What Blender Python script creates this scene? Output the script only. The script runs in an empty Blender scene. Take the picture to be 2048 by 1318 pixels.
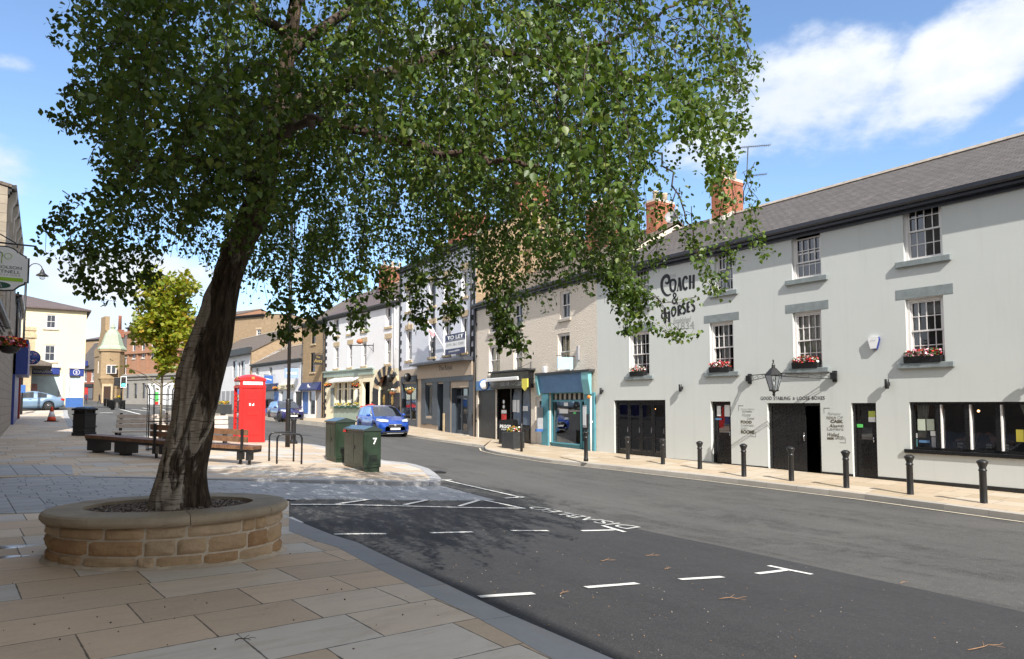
import bpy, bmesh, math, random
import numpy as np
from mathutils import Vector, Matrix
from mathutils.geometry import delaunay_2d_cdt
R=random.Random(7)
SC=bpy.context.scene
COL=SC.collection
rad=math.radians
# ---------------------------------------------------------------- camera model (24 mm lens, eye 1.6 m above the planter paving)
CAMZ=1.6; F=1365.3; PITCH=rad(3.28); PX,PY=1024.,730.
_c,_s=math.cos(PITCH),math.sin(PITCH)
def ray(X,Y):
    a=(X-PX)/F; b=-(Y-PY)/F
    v=Vector((a,_c-b*_s,_s+b*_c)); return v/v.y
def at_h(X,Y,h):
    d=ray(X,Y); t=-h/d.z; return Vector((d.x*t,t,CAMZ-h))
def at_d(X,Y,d):
    r=ray(X,Y); return Vector((r.x*d,d,CAMZ+r.z*d))
def proj(P):
    P=np.asarray(P,float); x=P[...,0]; y=P[...,1]; z=P[...,2]-CAMZ
    f=y*_c+z*_s; u=-y*_s+z*_c
    f=np.where(f<.05,.05,f)
    return PX+F*x/f, PY-F*u/f
# ---------------------------------------------------------------- ground height: thin plate through measured points
_ctl=[]
def _c_(X,Y,h): p=at_h(X,Y,h); _ctl.append((p.x,p.y,p.z))
for X,Y,h in ((330,1140,1.66),(960,1197,1.72),(1210,1318,1.76),(1570,1141,2.2),(668,1071,1.76),(1248,1063,2.22),(1050,1018,2.12),(600,1003,1.72),
  (1968,1016,2.26),(1600,972,2.25),(1256,931,2.23),(1000,905,2.1),(505,881,1.41),(775,871,1.74),(605,845,1.42),(95,820,.44),(168,870,1.22),(103,842,.92),
  (41,829,.74),(508,926,1.64),(725,943,1.86),(870,962,2.02),(240,817,.45),(172,809,.06),(960,893,2.0),(820,872,1.72),(200,950,1.58),(1700,1100,2.24)):
    _c_(X,Y,h)
_ctl+=[(-54,125,2.2),(-20,125,1.6),(40,125,-.4),(-80,70,1.9),(-12,-6,.02),(6,-8,-.35),(22,0,-.75),(30,12,-.72),(30,60,-.9),(0,160,1.6),(-110,150,3.0),(110,160,-1.2),(-90,0,1.0),(60,-40,-1),(-20,15,.25),(-11,0,.08)]
_cp=np.array(_ctl)
def _U(r2): return np.where(r2>1e-9,r2*np.log(r2+1e-12),0.)
_n=len(_cp)
_K=_U(((_cp[:,None,:2]-_cp[None,:,:2])**2).sum(-1))+np.eye(_n)*2.0
_Pm=np.hstack([np.ones((_n,1)),_cp[:,:2]])
_A=np.vstack([np.hstack([_K,_Pm]),np.hstack([_Pm.T,np.zeros((3,3))])])
_w=np.linalg.solve(_A,np.concatenate([_cp[:,2],[0,0,0]]))
def zgv(xy):
    xy=np.asarray(xy,float); far=np.maximum(1.,np.maximum(np.abs(xy[:,0])/130.,np.abs(xy[:,1])/170.)); q=xy/far[:,None]
    r2=((q[:,None,:]-_cp[None,:,:2])**2).sum(-1)
    return _U(r2)@_w[:_n]+_w[_n]+q@_w[_n+1:]
def zg(x,y): return float(zgv([(x,y)])[0])
def at_g(X,Y,up=0.):
    h=1.7; p=None
    lo,hi=0.5,400.
    r=ray(X,Y)
    t=2.
    while t<300:
        if CAMZ+r.z*t<=zg(r.x*t,t)+up: break
        t*=1.04
    a,b=t/1.04,t
    for _ in range(24):
        m=(a+b)/2
        if CAMZ+r.z*m<=zg(r.x*m,m)+up: b=m
        else: a=m
    return Vector((r.x*b,b,CAMZ+r.z*b))
# ---------------------------------------------------------------- object helpers
def tag(o,label=None,cat=None,group=None,kind=None):
    if label: o['label']=label
    if cat: o['category']=cat
    if group: o['group']=group
    if kind: o['kind']=kind
    return o
def thing(name,label,cat,loc=(0,0,0),rz=0.,group=None):
    o=bpy.data.objects.new(name,None); COL.objects.link(o); o.location=loc; o.rotation_euler=(0,0,rz); o.empty_display_size=.2
    return tag(o,label,cat,group)
def copy_tree(o,parent=None):
    c=o.copy(); COL.objects.link(c)
    if parent is not None: c.parent=parent
    for ch in list(o.children): copy_tree(ch,c)
    return c
class MB:
    """collects shapes; build() links them as ONE mesh object"""
    def __init__(s): s.v=[]; s.f=[]; s.m=[]; s.sm=[]
    def add(s,vs,fs,mi=0,smooth=False,M=None):
        b=len(s.v)
        if M is not None: vs=[M@Vector(v) for v in vs]
        s.v+=[tuple(v) for v in vs]; s.f+=[tuple(i+b for i in f) for f in fs]; s.m+=[mi]*len(fs); s.sm+=[smooth]*len(fs); return s
    def box(s,x0,x1,y0,y1,z0,z1,mi=0,M=None):
        v=[(x0,y0,z0),(x1,y0,z0),(x1,y1,z0),(x0,y1,z0),(x0,y0,z1),(x1,y0,z1),(x1,y1,z1),(x0,y1,z1)]
        return s.add(v,[(0,3,2,1),(4,5,6,7),(0,1,5,4),(1,2,6,5),(2,3,7,6),(3,0,4,7)],mi,False,M)
    def room(s,x0,x1,y0,y1,z0,z1,mi=0):
        v=[(x0,y0,z0),(x1,y0,z0),(x1,y1,z0),(x0,y1,z0),(x0,y0,z1),(x1,y0,z1),(x1,y1,z1),(x0,y1,z1)]
        return s.add(v,[(0,1,2,3),(4,7,6,5),(1,5,6,2),(2,6,7,3),(3,7,4,0)],mi)
    def bbox(s,x0,x1,y0,y1,z0,z1,b=.01,mi=0,M=None):
        bm=bmesh.new(); r=bmesh.ops.create_cube(bm,size=1)
        for v in bm.verts: v.co=Vector(((x0+x1)/2+v.co.x*(x1-x0),(y0+y1)/2+v.co.y*(y1-y0),(z0+z1)/2+v.co.z*(z1-z0)))
        bmesh.ops.bevel(bm,geom=bm.edges[:],offset=b,segments=2,affect='EDGES',profile=.5)
        return s.bm(bm,mi,M)
    def bm(s,bm,mi=0,M=None,smooth=False):
        bm.verts.index_update(); s.add([v.co.copy() for v in bm.verts],[[v.index for v in f.verts] for f in bm.faces],mi,smooth,M); bm.free(); return s
    def quad(s,a,b,c,d,mi=0): return s.add([a,b,c,d],[(0,1,2,3)],mi)
    def prism(s,pts,y0,y1,mi=0,M=None,ax='y'):
        """polygon of (a,b) pts extruded: ax y -> (a,y,b); ax z -> (a,b,z); ax x -> (x,a,b)"""
        n=len(pts); g={'y':lambda p,t:(p[0],t,p[1]),'z':lambda p,t:(p[0],p[1],t),'x':lambda p,t:(t,p[0],p[1])}[ax]
        v=[g(p,y0) for p in pts]+[g(p,y1) for p in pts]
        f=[tuple(range(n)),tuple(range(2*n-1,n-1,-1))]+[(i,n+i,n+(i+1)%n,(i+1)%n) for i in range(n)]
        return s.add(v,f,mi,False,M)
    def tube(s,path,r,n=8,mi=0,cap=True,smooth=True,M=None):
        P=[Vector(p) for p in path]; k=len(P); rr=r if isinstance(r,(list,tuple)) else [r]*k
        vs=[]; up=None
        for i in range(k):
            t=(P[min(i+1,k-1)]-P[max(i-1,0)]); t=t.normalized() if t.length>1e-9 else Vector((0,0,1))
            if up is None:
                up=Vector((0,0,1)) if abs(t.z)<.9 else Vector((1,0,0))
            a=(up-t*up.dot(t)); a=a.normalized() if a.length>1e-6 else t.orthogonal().normalized(); up=a; b=t.cross(a)
            for j in range(n):
                q=2*math.pi*j/n; vs.append(P[i]+(a*math.cos(q)+b*math.sin(q))*rr[i])
        fs=[(i*n+j,i*n+(j+1)%n,(i+1)*n+(j+1)%n,(i+1)*n+j) for i in range(k-1) for j in range(n)]
        if cap: fs+=[tuple(range(n-1,-1,-1)),tuple(range((k-1)*n,k*n))]
        return s.add(vs,fs,mi,smooth,M)
    def lathe(s,prof,n=16,mi=0,M=None,smooth=True,sq=None):
        vs=[];k=len(prof)
        for r,z in prof:
            for j in range(n):
                q=2*math.pi*(j+.5)/n; vs.append((r*math.cos(q),r*math.sin(q),z))
        fs=[(i*n+j,i*n+(j+1)%n,(i+1)*n+(j+1)%n,(i+1)*n+j) for i in range(k-1) for j in range(n)]
        fs+=[tuple(range(n-1,-1,-1)),tuple(range((k-1)*n,k*n))]
        return s.add(vs,fs,mi,smooth,M)
    def ball(s,c,r,mi=0,sub=2,sc=(1,1,1),M=None,jit=0):
        bm=bmesh.new(); bmesh.ops.create_icosphere(bm,subdivisions=sub,radius=r)
        for v in bm.verts:
            k=1+R.uniform(-jit,jit); v.co=Vector((c[0]+v.co.x*sc[0]*k,c[1]+v.co.y*sc[1]*k,c[2]+v.co.z*sc[2]*k))
        return s.bm(bm,mi,M,True)
    def build(s,name,mats,parent=None,bevel=0,auto=None):
        me=bpy.data.meshes.new(name); me.from_pydata(s.v,[],s.f)
        if not isinstance(mats,(list,tuple)): mats=[mats]
        for m in mats: me.materials.append(m)
        me.polygons.foreach_set('material_index',s.m); me.polygons.foreach_set('use_smooth',s.sm); me.update()
        o=bpy.data.objects.new(name,me); COL.objects.link(o)
        if parent is not None: o.parent=parent
        if bevel:
            b=o.modifiers.new('b','BEVEL'); b.width=bevel; b.segments=2; b.limit_method='ANGLE'; b.angle_limit=rad(50)
        return o
def T(x=0,y=0,z=0,rz=0,rx=0,ry=0,s=1): return Matrix.Translation((x,y,z))@Matrix.Rotation(rz,4,'Z')@Matrix.Rotation(ry,4,'Y')@Matrix.Rotation(rx,4,'X')@Matrix.Scale(s,4)
def text(s,m,parent,name='lettering',loc=(0,0,0),w=None,h=None,rot=(math.pi/2,0,0),bold=0.,shear=0.,ex=.004,space=1.,align='CENTER',sz=1.):
    """flat letters as a mesh; scaled to width w and cap height h"""
    c=bpy.data.curves.new('t','FONT'); c.body=s; c.align_x=align; c.offset=bold; c.shear=shear; c.extrude=0; c.space_character=space; c.resolution_u=3
    o=bpy.data.objects.new('t',c); COL.objects.link(o)
    dg=bpy.context.evaluated_depsgraph_get(); me=bpy.data.meshes.new_from_object(o.evaluated_get(dg)); bpy.data.objects.remove(o); bpy.data.curves.remove(c)
    xs=[v.co.x for v in me.vertices]; ys=[v.co.y for v in me.vertices]
    W=max(xs)-min(xs); H=max(ys)-min(ys); cx=(max(xs)+min(xs))/2 if align=='CENTER' else min(xs)
    sx=w/W if w else None; sy=h/H if h else None
    if sx is None: sx=sy
    if sy is None: sy=sx
    Mx=Matrix.Translation(loc)@Matrix.Rotation(rot[2],4,'Z')@Matrix.Rotation(rot[1],4,'Y')@Matrix.Rotation(rot[0],4,'X')
    for v in me.vertices: v.co=Mx@Vector(((v.co.x-cx)*sx,(v.co.y-min(ys))*sy,0))
    me.name=name; me.materials.clear(); me.materials.append(m)
    o=bpy.data.objects.new(name,me); COL.objects.link(o)
    if parent is not None: o.parent=parent
    return o
# ---------------------------------------------------------------- materials
class NT:
    def __init__(s,name):
        s.mat=bpy.data.materials.new(name); s.mat.use_nodes=True; s.t=s.mat.node_tree; s.t.nodes.clear()
        s.out=s.t.nodes.new('ShaderNodeOutputMaterial')
    def n(s,k,**kw):
        nd=s.t.nodes.new('ShaderNode'+k)
        for a,b in kw.items(): setattr(nd,a,b)
        return nd
    def put(s,sock,v):
        if v is None: return
        if isinstance(v,bpy.types.NodeSocket): s.t.links.new(v,sock)
        else:
            if hasattr(v,'__len__') and len(v)==3 and sock.type=='RGBA': v=(*v,1)
            sock.default_value=v
    def m(s,op,a,b=None,c=None,clamp=False):
        nd=s.n('Math',operation=op,use_clamp=clamp); s.put(nd.inputs[0],a); s.put(nd.inputs[1],b); s.put(nd.inputs[2],c); return nd.outputs[0]
    def mix(s,f,a,b,bl='MIX'):
        nd=s.n('Mix',data_type='RGBA',blend_type=bl); s.put(nd.inputs[0],f); s.put(nd.inputs[6],a); s.put(nd.inputs[7],b); return nd.outputs[2]
    def noise(s,vec,sc,det=4,rough=.55,dim='3D',w=None,dist=0):
        nd=s.n('TexNoise'); s.put(nd.inputs['Vector'],vec); nd.inputs['Scale'].default_value=sc; nd.inputs['Detail'].default_value=det; nd.inputs['Roughness'].default_value=rough; nd.inputs['Distortion'].default_value=dist; return nd.outputs['Fac']
    def ramp(s,f,st):
        nd=s.n('ValToRGB'); e=nd.color_ramp.elements
        while len(e)<len(st): e.new(.5)
        for i,(p,c) in enumerate(st): e[i].position=p; e[i].color=(*c,1) if len(c)==3 else c
        s.put(nd.inputs[0],f); return nd.outputs[0]
    def rng(s,f,a,b,c=0.,d=1.):
        nd=s.n('MapRange'); s.put(nd.inputs[0],f); nd.inputs[1].default_value=a; nd.inputs[2].default_value=b; nd.inputs[3].default_value=c; nd.inputs[4].default_value=d; return nd.outputs[0]
    def obj(s): return s.n('TexCoord').outputs['Object']
    def pos(s): return s.n('NewGeometry').outputs['Position']
    def sep(s,v):
        nd=s.n('SeparateXYZ'); s.put(nd.inputs[0],v); return nd.outputs
    def comb(s,x=0.,y=0.,z=0.):
        nd=s.n('CombineXYZ'); s.put(nd.inputs[0],x); s.put(nd.inputs[1],y); s.put(nd.inputs[2],z); return nd.outputs[0]
    def scale(s,v,k):
        nd=s.n('Mapping'); s.put(nd.inputs[0],v); nd.inputs['Scale'].default_value=k; return nd.outputs[0]
    def bump(s,h,st,dist=.01):
        nd=s.n('Bump'); nd.inputs['Strength'].default_value=st; nd.inputs['Distance'].default_value=dist; s.put(nd.inputs['Height'],h); return nd.outputs[0]
    def pr(s,col,rough=.6,metal=0.,spec=.5,nrm=None,coat=0.,em=None,es=0.):
        nd=s.n('BsdfPrincipled'); s.put(nd.inputs['Base Color'],col); s.put(nd.inputs['Roughness'],rough); nd.inputs['Metallic'].default_value=metal
        nd.inputs['Specular IOR Level'].default_value=spec; nd.inputs['Coat Weight'].default_value=coat; nd.inputs['Coat Roughness'].default_value=.04
        if nrm is not None: s.put(nd.inputs['Normal'],nrm)
        if em is not None: s.put(nd.inputs['Emission Color'],em); nd.inputs['Emission Strength'].default_value=es
        return nd.outputs[0]
    def done(s,sh): s.t.links.new(sh,s.out.inputs[0]); return s.mat
def mul(c,k): return tuple(min(1,x*k) for x in c)
def mat(name,c,r=.6,var=.12,sc=5.,bump=0.,bsc=40.,metal=0.,spec=.5,coat=0.,dirt=0.):
    t=NT(name); v=t.obj(); n=t.noise(v,sc,5)
    col=t.mix(t.rng(n,.3,.7),mul(c,1-var),mul(c,1+var))
    if dirt: col=t.mix(t.m('MULTIPLY',t.rng(t.noise(t.scale(v,(1.5,1.5,.35)),2.2,6,.65),.5,.75),dirt),col,mul(c,.45))
    nb=t.bump(t.noise(v,bsc,4),bump) if bump else None
    rr=t.rng(t.noise(v,sc*3,3),.3,.7,max(.02,r*.85),min(1,r*1.15))
    return t.done(t.pr(col,rr,metal,spec,nb,coat))
def brick(name,c1,c2,mo,bw,bh,ms=.012,off=.5,bump=.4,var=.25,rough=.85,mix=0.,paint=None):
    t=NT(name); o=t.sep(t.obj()); v=t.comb(t.m('ADD',o[0],o[1]),o[2],0.)
    b=t.n('TexBrick'); b.offset=off; t.put(b.inputs['Vector'],v)
    for k,x in (('Color1',c1),('Color2',c2),('Mortar',mo)): b.inputs[k].default_value=(*x,1)
    b.inputs['Scale'].default_value=1; b.inputs['Mortar Size'].default_value=ms; b.inputs['Brick Width'].default_value=bw; b.inputs['Row Height'].default_value=bh; b.inputs['Mortar Smooth'].default_value=.3; b.inputs['Bias'].default_value=mix
    n=t.noise(t.obj(),3,6,.6); n2=t.noise(t.obj(),30,4)
    col=t.mix(t.rng(n,.3,.7,0,var*2),b.outputs['Color'],mul(c1,.55)); col=t.mix(t.rng(n2,.3,.7,0,.25),col,mul(c2,1.25))
    hh=t.m('SUBTRACT',t.m('MULTIPLY',n2,.5),b.outputs['Fac'])
    return t.done(t.pr(col,rough,0,.3,t.bump(hh,bump,.012)))
def asphalt(name,c,c2,wear=.0):
    t=NT(name); p=t.pos()
    n1=t.noise(p,.35,6,.6); n2=t.noise(p,6,6,.7); vor=t.n('TexVoronoi'); t.put(vor.inputs['Vector'],p); vor.inputs['Scale'].default_value=130
    q=t.n('Mapping'); t.put(q.inputs[0],p); q.inputs['Rotation'].default_value=(0,0,rad(-124.5)); qv=t.scale(q.outputs[0],(.13,1.25,1))
    st=t.noise(qv,1.0,7,.72,dist=.4); patch=t.noise(p,1.6,6,.75,dist=.5)
    col=t.mix(t.rng(n1,.35,.65),c,c2)
    col=t.mix(t.m('MULTIPLY',t.m('MULTIPLY',t.rng(st,.47,.60),t.rng(patch,.40,.56)),wear),col,mul(c,.42)); col=t.mix(t.rng(st,.44,.34,0,.3),col,mul(c2,1.3))
    col=t.mix(t.rng(n2,.35,.7,0,.35),col,mul(c2,1.35))
    sp=t.m('MULTIPLY',t.m('LESS_THAN',t.sep(vor.outputs['Color'])[0],.16),.7); col=t.mix(sp,col,mul(c2,1.8))
    vb=t.n('TexVoronoi'); t.put(vb.inputs['Vector'],p); vb.inputs['Scale'].default_value=9
    bl=t.m('MULTIPLY',t.m('LESS_THAN',t.sep(vb.outputs['Color'])[1],.10),t.m('LESS_THAN',vb.outputs['Distance'],.13)); col=t.mix(t.m('MULTIPLY',bl,.25),col,(.2,.19,.17))
    return t.done(t.pr(col,t.rng(n2,.3,.7,.7,.95),0,.35,t.bump(vor.outputs['Distance'],.5,.006)))
A_ROAD=asphalt('road asphalt',(.066,.0645,.063),(.088,.085,.081),.8)
A_BAY=asphalt('new asphalt',(.030,.030,.032),(.042,.042,.044),.25)
def slabs(name,ang,rowh,lmin,lmax,cols,joint=.008,jc=(.05,.045,.04),bump=.3,stain=.3,wet=0):
    t=NT(name); p=t.pos(); q=t.n('Mapping'); t.put(q.inputs[0],p); q.inputs['Rotation'].default_value=(0,0,-ang); s=t.sep(q.outputs[0])
    v=t.m('DIVIDE',s[1],rowh); row=t.m('FLOOR',v); fv=t.m('SUBTRACT',v,row)
    def wn(a,b):
        w=t.n('TexWhiteNoise',noise_dimensions='2D'); t.put(w.inputs['Vector'],t.comb(a,b,0.)); return w.outputs
    rr=wn(row,3.7); L=t.m('MULTIPLY_ADD',rr[0],lmax-lmin,lmin)
    off=t.m('MULTIPLY',wn(row,9.1)[0],7.)
    u=t.m('DIVIDE',t.m('ADD',s[0],off),L); iu=t.m('FLOOR',u); fu=t.m('SUBTRACT',u,iu)
    # joints wander from slab to slab
    r=wn(iu,t.m('ADD',row,.5))
    du=t.m('MULTIPLY',t.m('MINIMUM',fu,t.m('SUBTRACT',1.,fu)),L); dv=t.m('MULTIPLY',t.m('MINIMUM',fv,t.m('SUBTRACT',1.,fv)),rowh)
    d=t.m('ADD',t.m('MINIMUM',du,dv),t.m('MULTIPLY',t.m('SUBTRACT',t.noise(p,11,4),.5),.014)); jt=t.rng(d,joint*.35,joint,1,0)
    nd=t.n('ValToRGB'); nd.color_ramp.interpolation='CONSTANT'; e=nd.color_ramp.elements
    while len(e)<len(cols): e.new(.5)
    for i,c in enumerate(cols): e[i].position=i/len(cols); e[i].color=(*c,1)
    t.put(nd.inputs[0],r[0])
    n=t.noise(p,2.3,7,.65,dist=.4); n2=t.noise(p,40,3)
    col=t.mix(t.rng(n,.35,.75,0,stain),nd.outputs[0],tuple(x*.55 for x in cols[0]))
    bd=t.noise(t.scale(q.outputs[0],(.6,3,1)),2.0,5,.6,dist=1.2); col=t.mix(t.rng(bd,.5,.7,0,.3),col,(.40,.30,.20))
    col=t.mix(t.rng(n2,.3,.7,0,.18),col,tuple(min(1,x*1.35) for x in cols[0]))
    spv=t.n('TexVoronoi'); t.put(spv.inputs['Vector'],p); spv.inputs['Scale'].default_value=7
    sp=t.m('MULTIPLY',t.m('LESS_THAN',t.sep(spv.outputs['Color'])[1],.2),t.rng(spv.outputs['Distance'],.05,.10,.3,0)); col=t.mix(sp,col,(.07,.06,.05))
    col=t.mix(t.m('MULTIPLY',jt,.85),col,jc)
    rough=.8
    if wet:
        wv=t.m('MULTIPLY',t.rng(t.noise(p,.9,4,.5,dist=.6),.5,.56),t.rng(t.m('ABSOLUTE',t.m('SUBTRACT',fv,.0)),.5,.0)); 
        ss=t.sep(p); mk=t.m('MULTIPLY',t.rng(ss[0],-4.6,-5.0),t.m('MULTIPLY',t.rng(ss[1],5.2,5.5),t.rng(ss[1],7.6,7.3)))
        wv=t.m('MULTIPLY',mk,t.rng(t.noise(t.scale(q.outputs[0],(.35,2.4,1)),1.3,3,.4),.5,.53)); col=t.mix(t.m('MULTIPLY',wv,.6),col,(.05,.045,.04)); rough=t.rng(wv,0,1,.8,.06)
    h=t.m('SUBTRACT',t.m('MULTIPLY',n2,.15),jt); h=t.m('ADD',h,t.m('MULTIPLY',r[0],.25))
    return t.done(t.pr(col,rough,0,.35,t.bump(h,bump,.008)))
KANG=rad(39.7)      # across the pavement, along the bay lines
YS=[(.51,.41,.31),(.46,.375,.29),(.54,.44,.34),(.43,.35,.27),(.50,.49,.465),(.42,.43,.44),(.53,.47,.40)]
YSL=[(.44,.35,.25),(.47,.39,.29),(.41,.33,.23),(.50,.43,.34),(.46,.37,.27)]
SLAB=slabs('york stone flags',KANG,.60,.72,1.2,[tuple(min(.75,x*(1.36,1.30,1.24)[i]) for i,x in enumerate(c)) for c in YS],wet=1,stain=.22)  # same flags with colours raised to brighten the shaded foreground
SLAB2=slabs('york stone flags far',KANG,.45,.7,1.2,YS)
SLABN=slabs('buff stone flags',rad(124.5),.6,.6,1.0,YSL,stain=.15)
SETT=slabs('grey granite setts',KANG,.2,.40,.42,[(.31,.33,.36),(.35,.37,.40),(.28,.30,.33),(.33,.345,.37)],joint=.011,jc=(.07,.07,.075),bump=.6)
TACT=slabs('grey ribbed tactile flags',rad(39.7+90),.4,.4,.41,[(.36,.38,.41),(.39,.41,.43),(.33,.35,.38)],joint=.012,jc=(.06,.06,.06))
KERB=slabs('granite kerb',rad(124.5),1.3,.9,1.1,[(.34,.345,.36),(.38,.385,.395),(.32,.325,.34)],joint=.006,jc=(.12,.12,.12),bump=.15)
KERBN=slabs('pale granite kerb',rad(124.5),1.3,.9,1.1,[(.38,.35,.31),(.42,.39,.35),(.35,.33,.30)],joint=.006,jc=(.15,.14,.12),bump=.15)
LINE=mat('worn white road paint',(.72,.71,.68),.7,.12,14,.2,120)
FAINT=mat('faint road lettering paint',(.50,.50,.48),.7,.25,16,.2,120); CREAM_LINE=mat('cream road paint',(.62,.55,.42),.7,.15,10)
def wallmat(name,c,streak=.12,bump=.08,bsc=30,peb=0,c2=None):
    t=NT(name); v=t.obj(); n=t.noise(v,.5,5,.6); st=t.noise(t.scale(v,(3,3,.25)),1.5,5,.6)
    col=t.mix(t.rng(n,.3,.7),c,c2 or mul(c,.93)); col=t.mix(t.rng(st,.52,.75,0,streak),col,mul(c,.6))
    if peb:
        vo=t.n('TexVoronoi'); t.put(vo.inputs['Vector'],v); vo.inputs['Scale'].default_value=26; nn=t.noise(v,11,4,.7)
        col=t.mix(t.rng(nn,.4,.7,0,.35),col,mul(c,.62)); h=t.m('ADD',vo.outputs['Distance'],nn); return t.done(t.pr(col,.9,0,.2,t.bump(h,.8,.025)))
    return t.done(t.pr(col,.85,0,.25,t.bump(t.m('ADD',t.noise(v,bsc,4),t.m('MULTIPLY',t.noise(v,1.2,3),2)),bump,.02)))
PUBW=wallmat('pale grey green render',(.595,.615,.595),.14,c2=(.565,.585,.565))
PEBB=wallmat('cream pebbledash',(.80,.715,.61),.12,peb=1)
CREAMW=wallmat('cream render',(.79,.69,.46),.05)
WHITEW=wallmat('white painted wall',(.80,.80,.82),.08)
WBRICK=brick('white painted brick',(.80,.80,.81),(.77,.77,.79),(.70,.70,.72),.23,.078,.008,bump=.5,var=.05)
BBRICK=brick('pale blue white painted brick',(.74,.76,.83),(.71,.73,.80),(.64,.66,.73),.23,.078,.008,bump=.5,var=.05)
RBRICK=brick('red brick',(.36,.11,.06),(.28,.085,.05),(.33,.27,.21),.23,.075,.01,var=.3)
SANDST=brick('brown sandstone blocks',(.40,.29,.17),(.33,.235,.14),(.24,.19,.13),.55,.27,.01,var=.2)
SANDST2=brick('buff rubble sandstone',(.44,.32,.20),(.34,.24,.15),(.30,.24,.17),.34,.14,.012,var=.3)
REDSAND=brick('red sandstone',(.40,.22,.14),(.36,.19,.12),(.3,.17,.11),.7,.33,.008,var=.2)
GREYST=brick('grey granite blocks',(.34,.32,.29),(.29,.275,.25),(.2,.19,.17),.8,.36,.012,var=.2)
DARKST=brick('grimy grey sandstone',(.40,.34,.27),(.33,.28,.22),(.13,.11,.09),.6,.3,.012,var=.4)
def slate(name,c1,c2,lich=.3):
    t=NT(name); v=t.obj(); s=t.sep(v); q=t.comb(s[0],t.m('ADD',s[1],t.m('MULTIPLY',s[2],1.)),0.)
    b=t.n('TexBrick'); b.offset=.5; t.put(b.inputs['Vector'],q)
    for k,x in (('Color1',c1),('Color2',c2),('Mortar',mul(c1,.4))): b.inputs[k].default_value=(*x,1)
    b.inputs['Scale'].default_value=1; b.inputs['Mortar Size'].default_value=.013; b.inputs['Brick Width'].default_value=.26; b.inputs['Row Height'].default_value=.24
    n=t.noise(v,1.1,6,.65); n3=t.noise(t.scale(q,(.7,7,1)),3,5,.7)
    col=t.mix(t.rng(n,.35,.7,0,.55),b.outputs['Color'],mul(c2,.6)); col=t.mix(t.rng(n3,.56,.68,0,min(1,lich*2.2)),col,(.40,.375,.34))
    return t.done(t.pr(col,.75,0,.3,t.bump(t.m('SUBTRACT',t.m('MULTIPLY',n3,.5),b.outputs['Fac']),.6,.02)))
SLATE=slate('weathered slate',(.088,.078,.076),(.112,.10,.096),.3)
SLATE2=slate('brown stone slate',(.14,.115,.095),(.17,.135,.11),.2)
SLATE3=slate('purple slate',(.13,.10,.10),(.155,.12,.12),.15)
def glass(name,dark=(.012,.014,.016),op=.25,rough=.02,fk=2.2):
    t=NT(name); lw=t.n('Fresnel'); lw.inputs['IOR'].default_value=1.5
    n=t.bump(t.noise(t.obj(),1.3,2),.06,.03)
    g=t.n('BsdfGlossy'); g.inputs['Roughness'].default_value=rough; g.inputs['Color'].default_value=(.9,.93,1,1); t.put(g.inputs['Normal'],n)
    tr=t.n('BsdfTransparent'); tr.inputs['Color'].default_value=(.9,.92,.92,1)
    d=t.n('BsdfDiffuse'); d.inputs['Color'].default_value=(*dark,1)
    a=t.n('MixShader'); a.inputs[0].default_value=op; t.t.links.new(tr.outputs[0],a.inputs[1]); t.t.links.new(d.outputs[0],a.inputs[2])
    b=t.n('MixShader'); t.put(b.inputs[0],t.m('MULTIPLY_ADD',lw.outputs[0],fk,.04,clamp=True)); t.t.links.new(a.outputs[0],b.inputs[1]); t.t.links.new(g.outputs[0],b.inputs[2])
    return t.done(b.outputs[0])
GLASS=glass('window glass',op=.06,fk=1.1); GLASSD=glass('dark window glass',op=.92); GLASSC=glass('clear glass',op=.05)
WPAINT=mat('white gloss paint',(.76,.73,.71),.4,.06,3); WPAINT2=mat('bright white paint',(.8,.8,.8),.5,.05,3)
GREYPAINT=mat('grey painted stone',(.215,.245,.25),.7,.15,6,.5,45); BLACK=mat('black gloss paint',(.012,.012,.013),.28,.2,6,0,spec=.5)
BLACKM=mat('black satin metal',(.014,.014,.015),.42,.2,4,.1,90); NAVY=mat('navy gutter paint',(.02,.023,.035),.35,.15,3)
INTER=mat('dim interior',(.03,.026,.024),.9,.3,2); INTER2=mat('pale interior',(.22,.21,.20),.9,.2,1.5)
CURTAIN=mat('cream curtain',(.72,.69,.63),.9,.12,12); NET=mat('grey curtain',(.62,.61,.60),.9,.12,12)
STONE=mat('buff stone trim',(.50,.39,.25),.85,.2,5,.3,40,dirt=.3); STONEG=mat('pale stone trim',(.47,.43,.37),.85,.15,5,.3,40,dirt=.3)
POT=mat('clay chimney pot',(.52,.42,.30),.8,.15,6,.2); RIDGE=mat('weathered ridge tile',(.30,.26,.22),.85,.25,6,.3); MORT=mat('lime mortar',(.55,.52,.46),.9,.1,6,.3); LEAD=mat('lead flashing',(.2,.2,.21),.6,.1,6)
TEAL=mat('teal paint',(.085,.27,.33),.5,.1,4,dirt=.1); TEALL=mat('pale turquoise paint',(.20,.46,.50),.5,.1,4,dirt=.15); TEALB=mat('faded blue signboard',(.10,.21,.38),.5,.12,3)
DGREY=mat('blue grey shopfront paint',(.055,.07,.09),.45,.12,3); TAUPE=mat('taupe render',(.44,.36,.28),.85,.06,2); ANTHR=mat('charcoal planter paint',(.035,.037,.04),.5,.2,5,.1)
SAGE=mat('sage green paint',(.30,.37,.32),.55,.1,3,dirt=.15); CREAMP=mat('cream paint',(.78,.71,.52),.6,.05,2,dirt=.08)
BLUEP=mat('royal blue sign',(.02,.04,.22),.4,.1,3); BLUEL=mat('mid blue paint',(.05,.14,.40),.45,.1,3); NAVYS=mat('deep navy sign',(.015,.02,.09),.4,.1,3)
WHITE=mat('white sign vinyl',(.78,.78,.78),.5,.04,3); YELLOW=mat('yellow sign',(.78,.68,.10),.5,.05,3); GOLD=mat('gold lettering',(.42,.30,.08),.45,.2,12)
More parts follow.
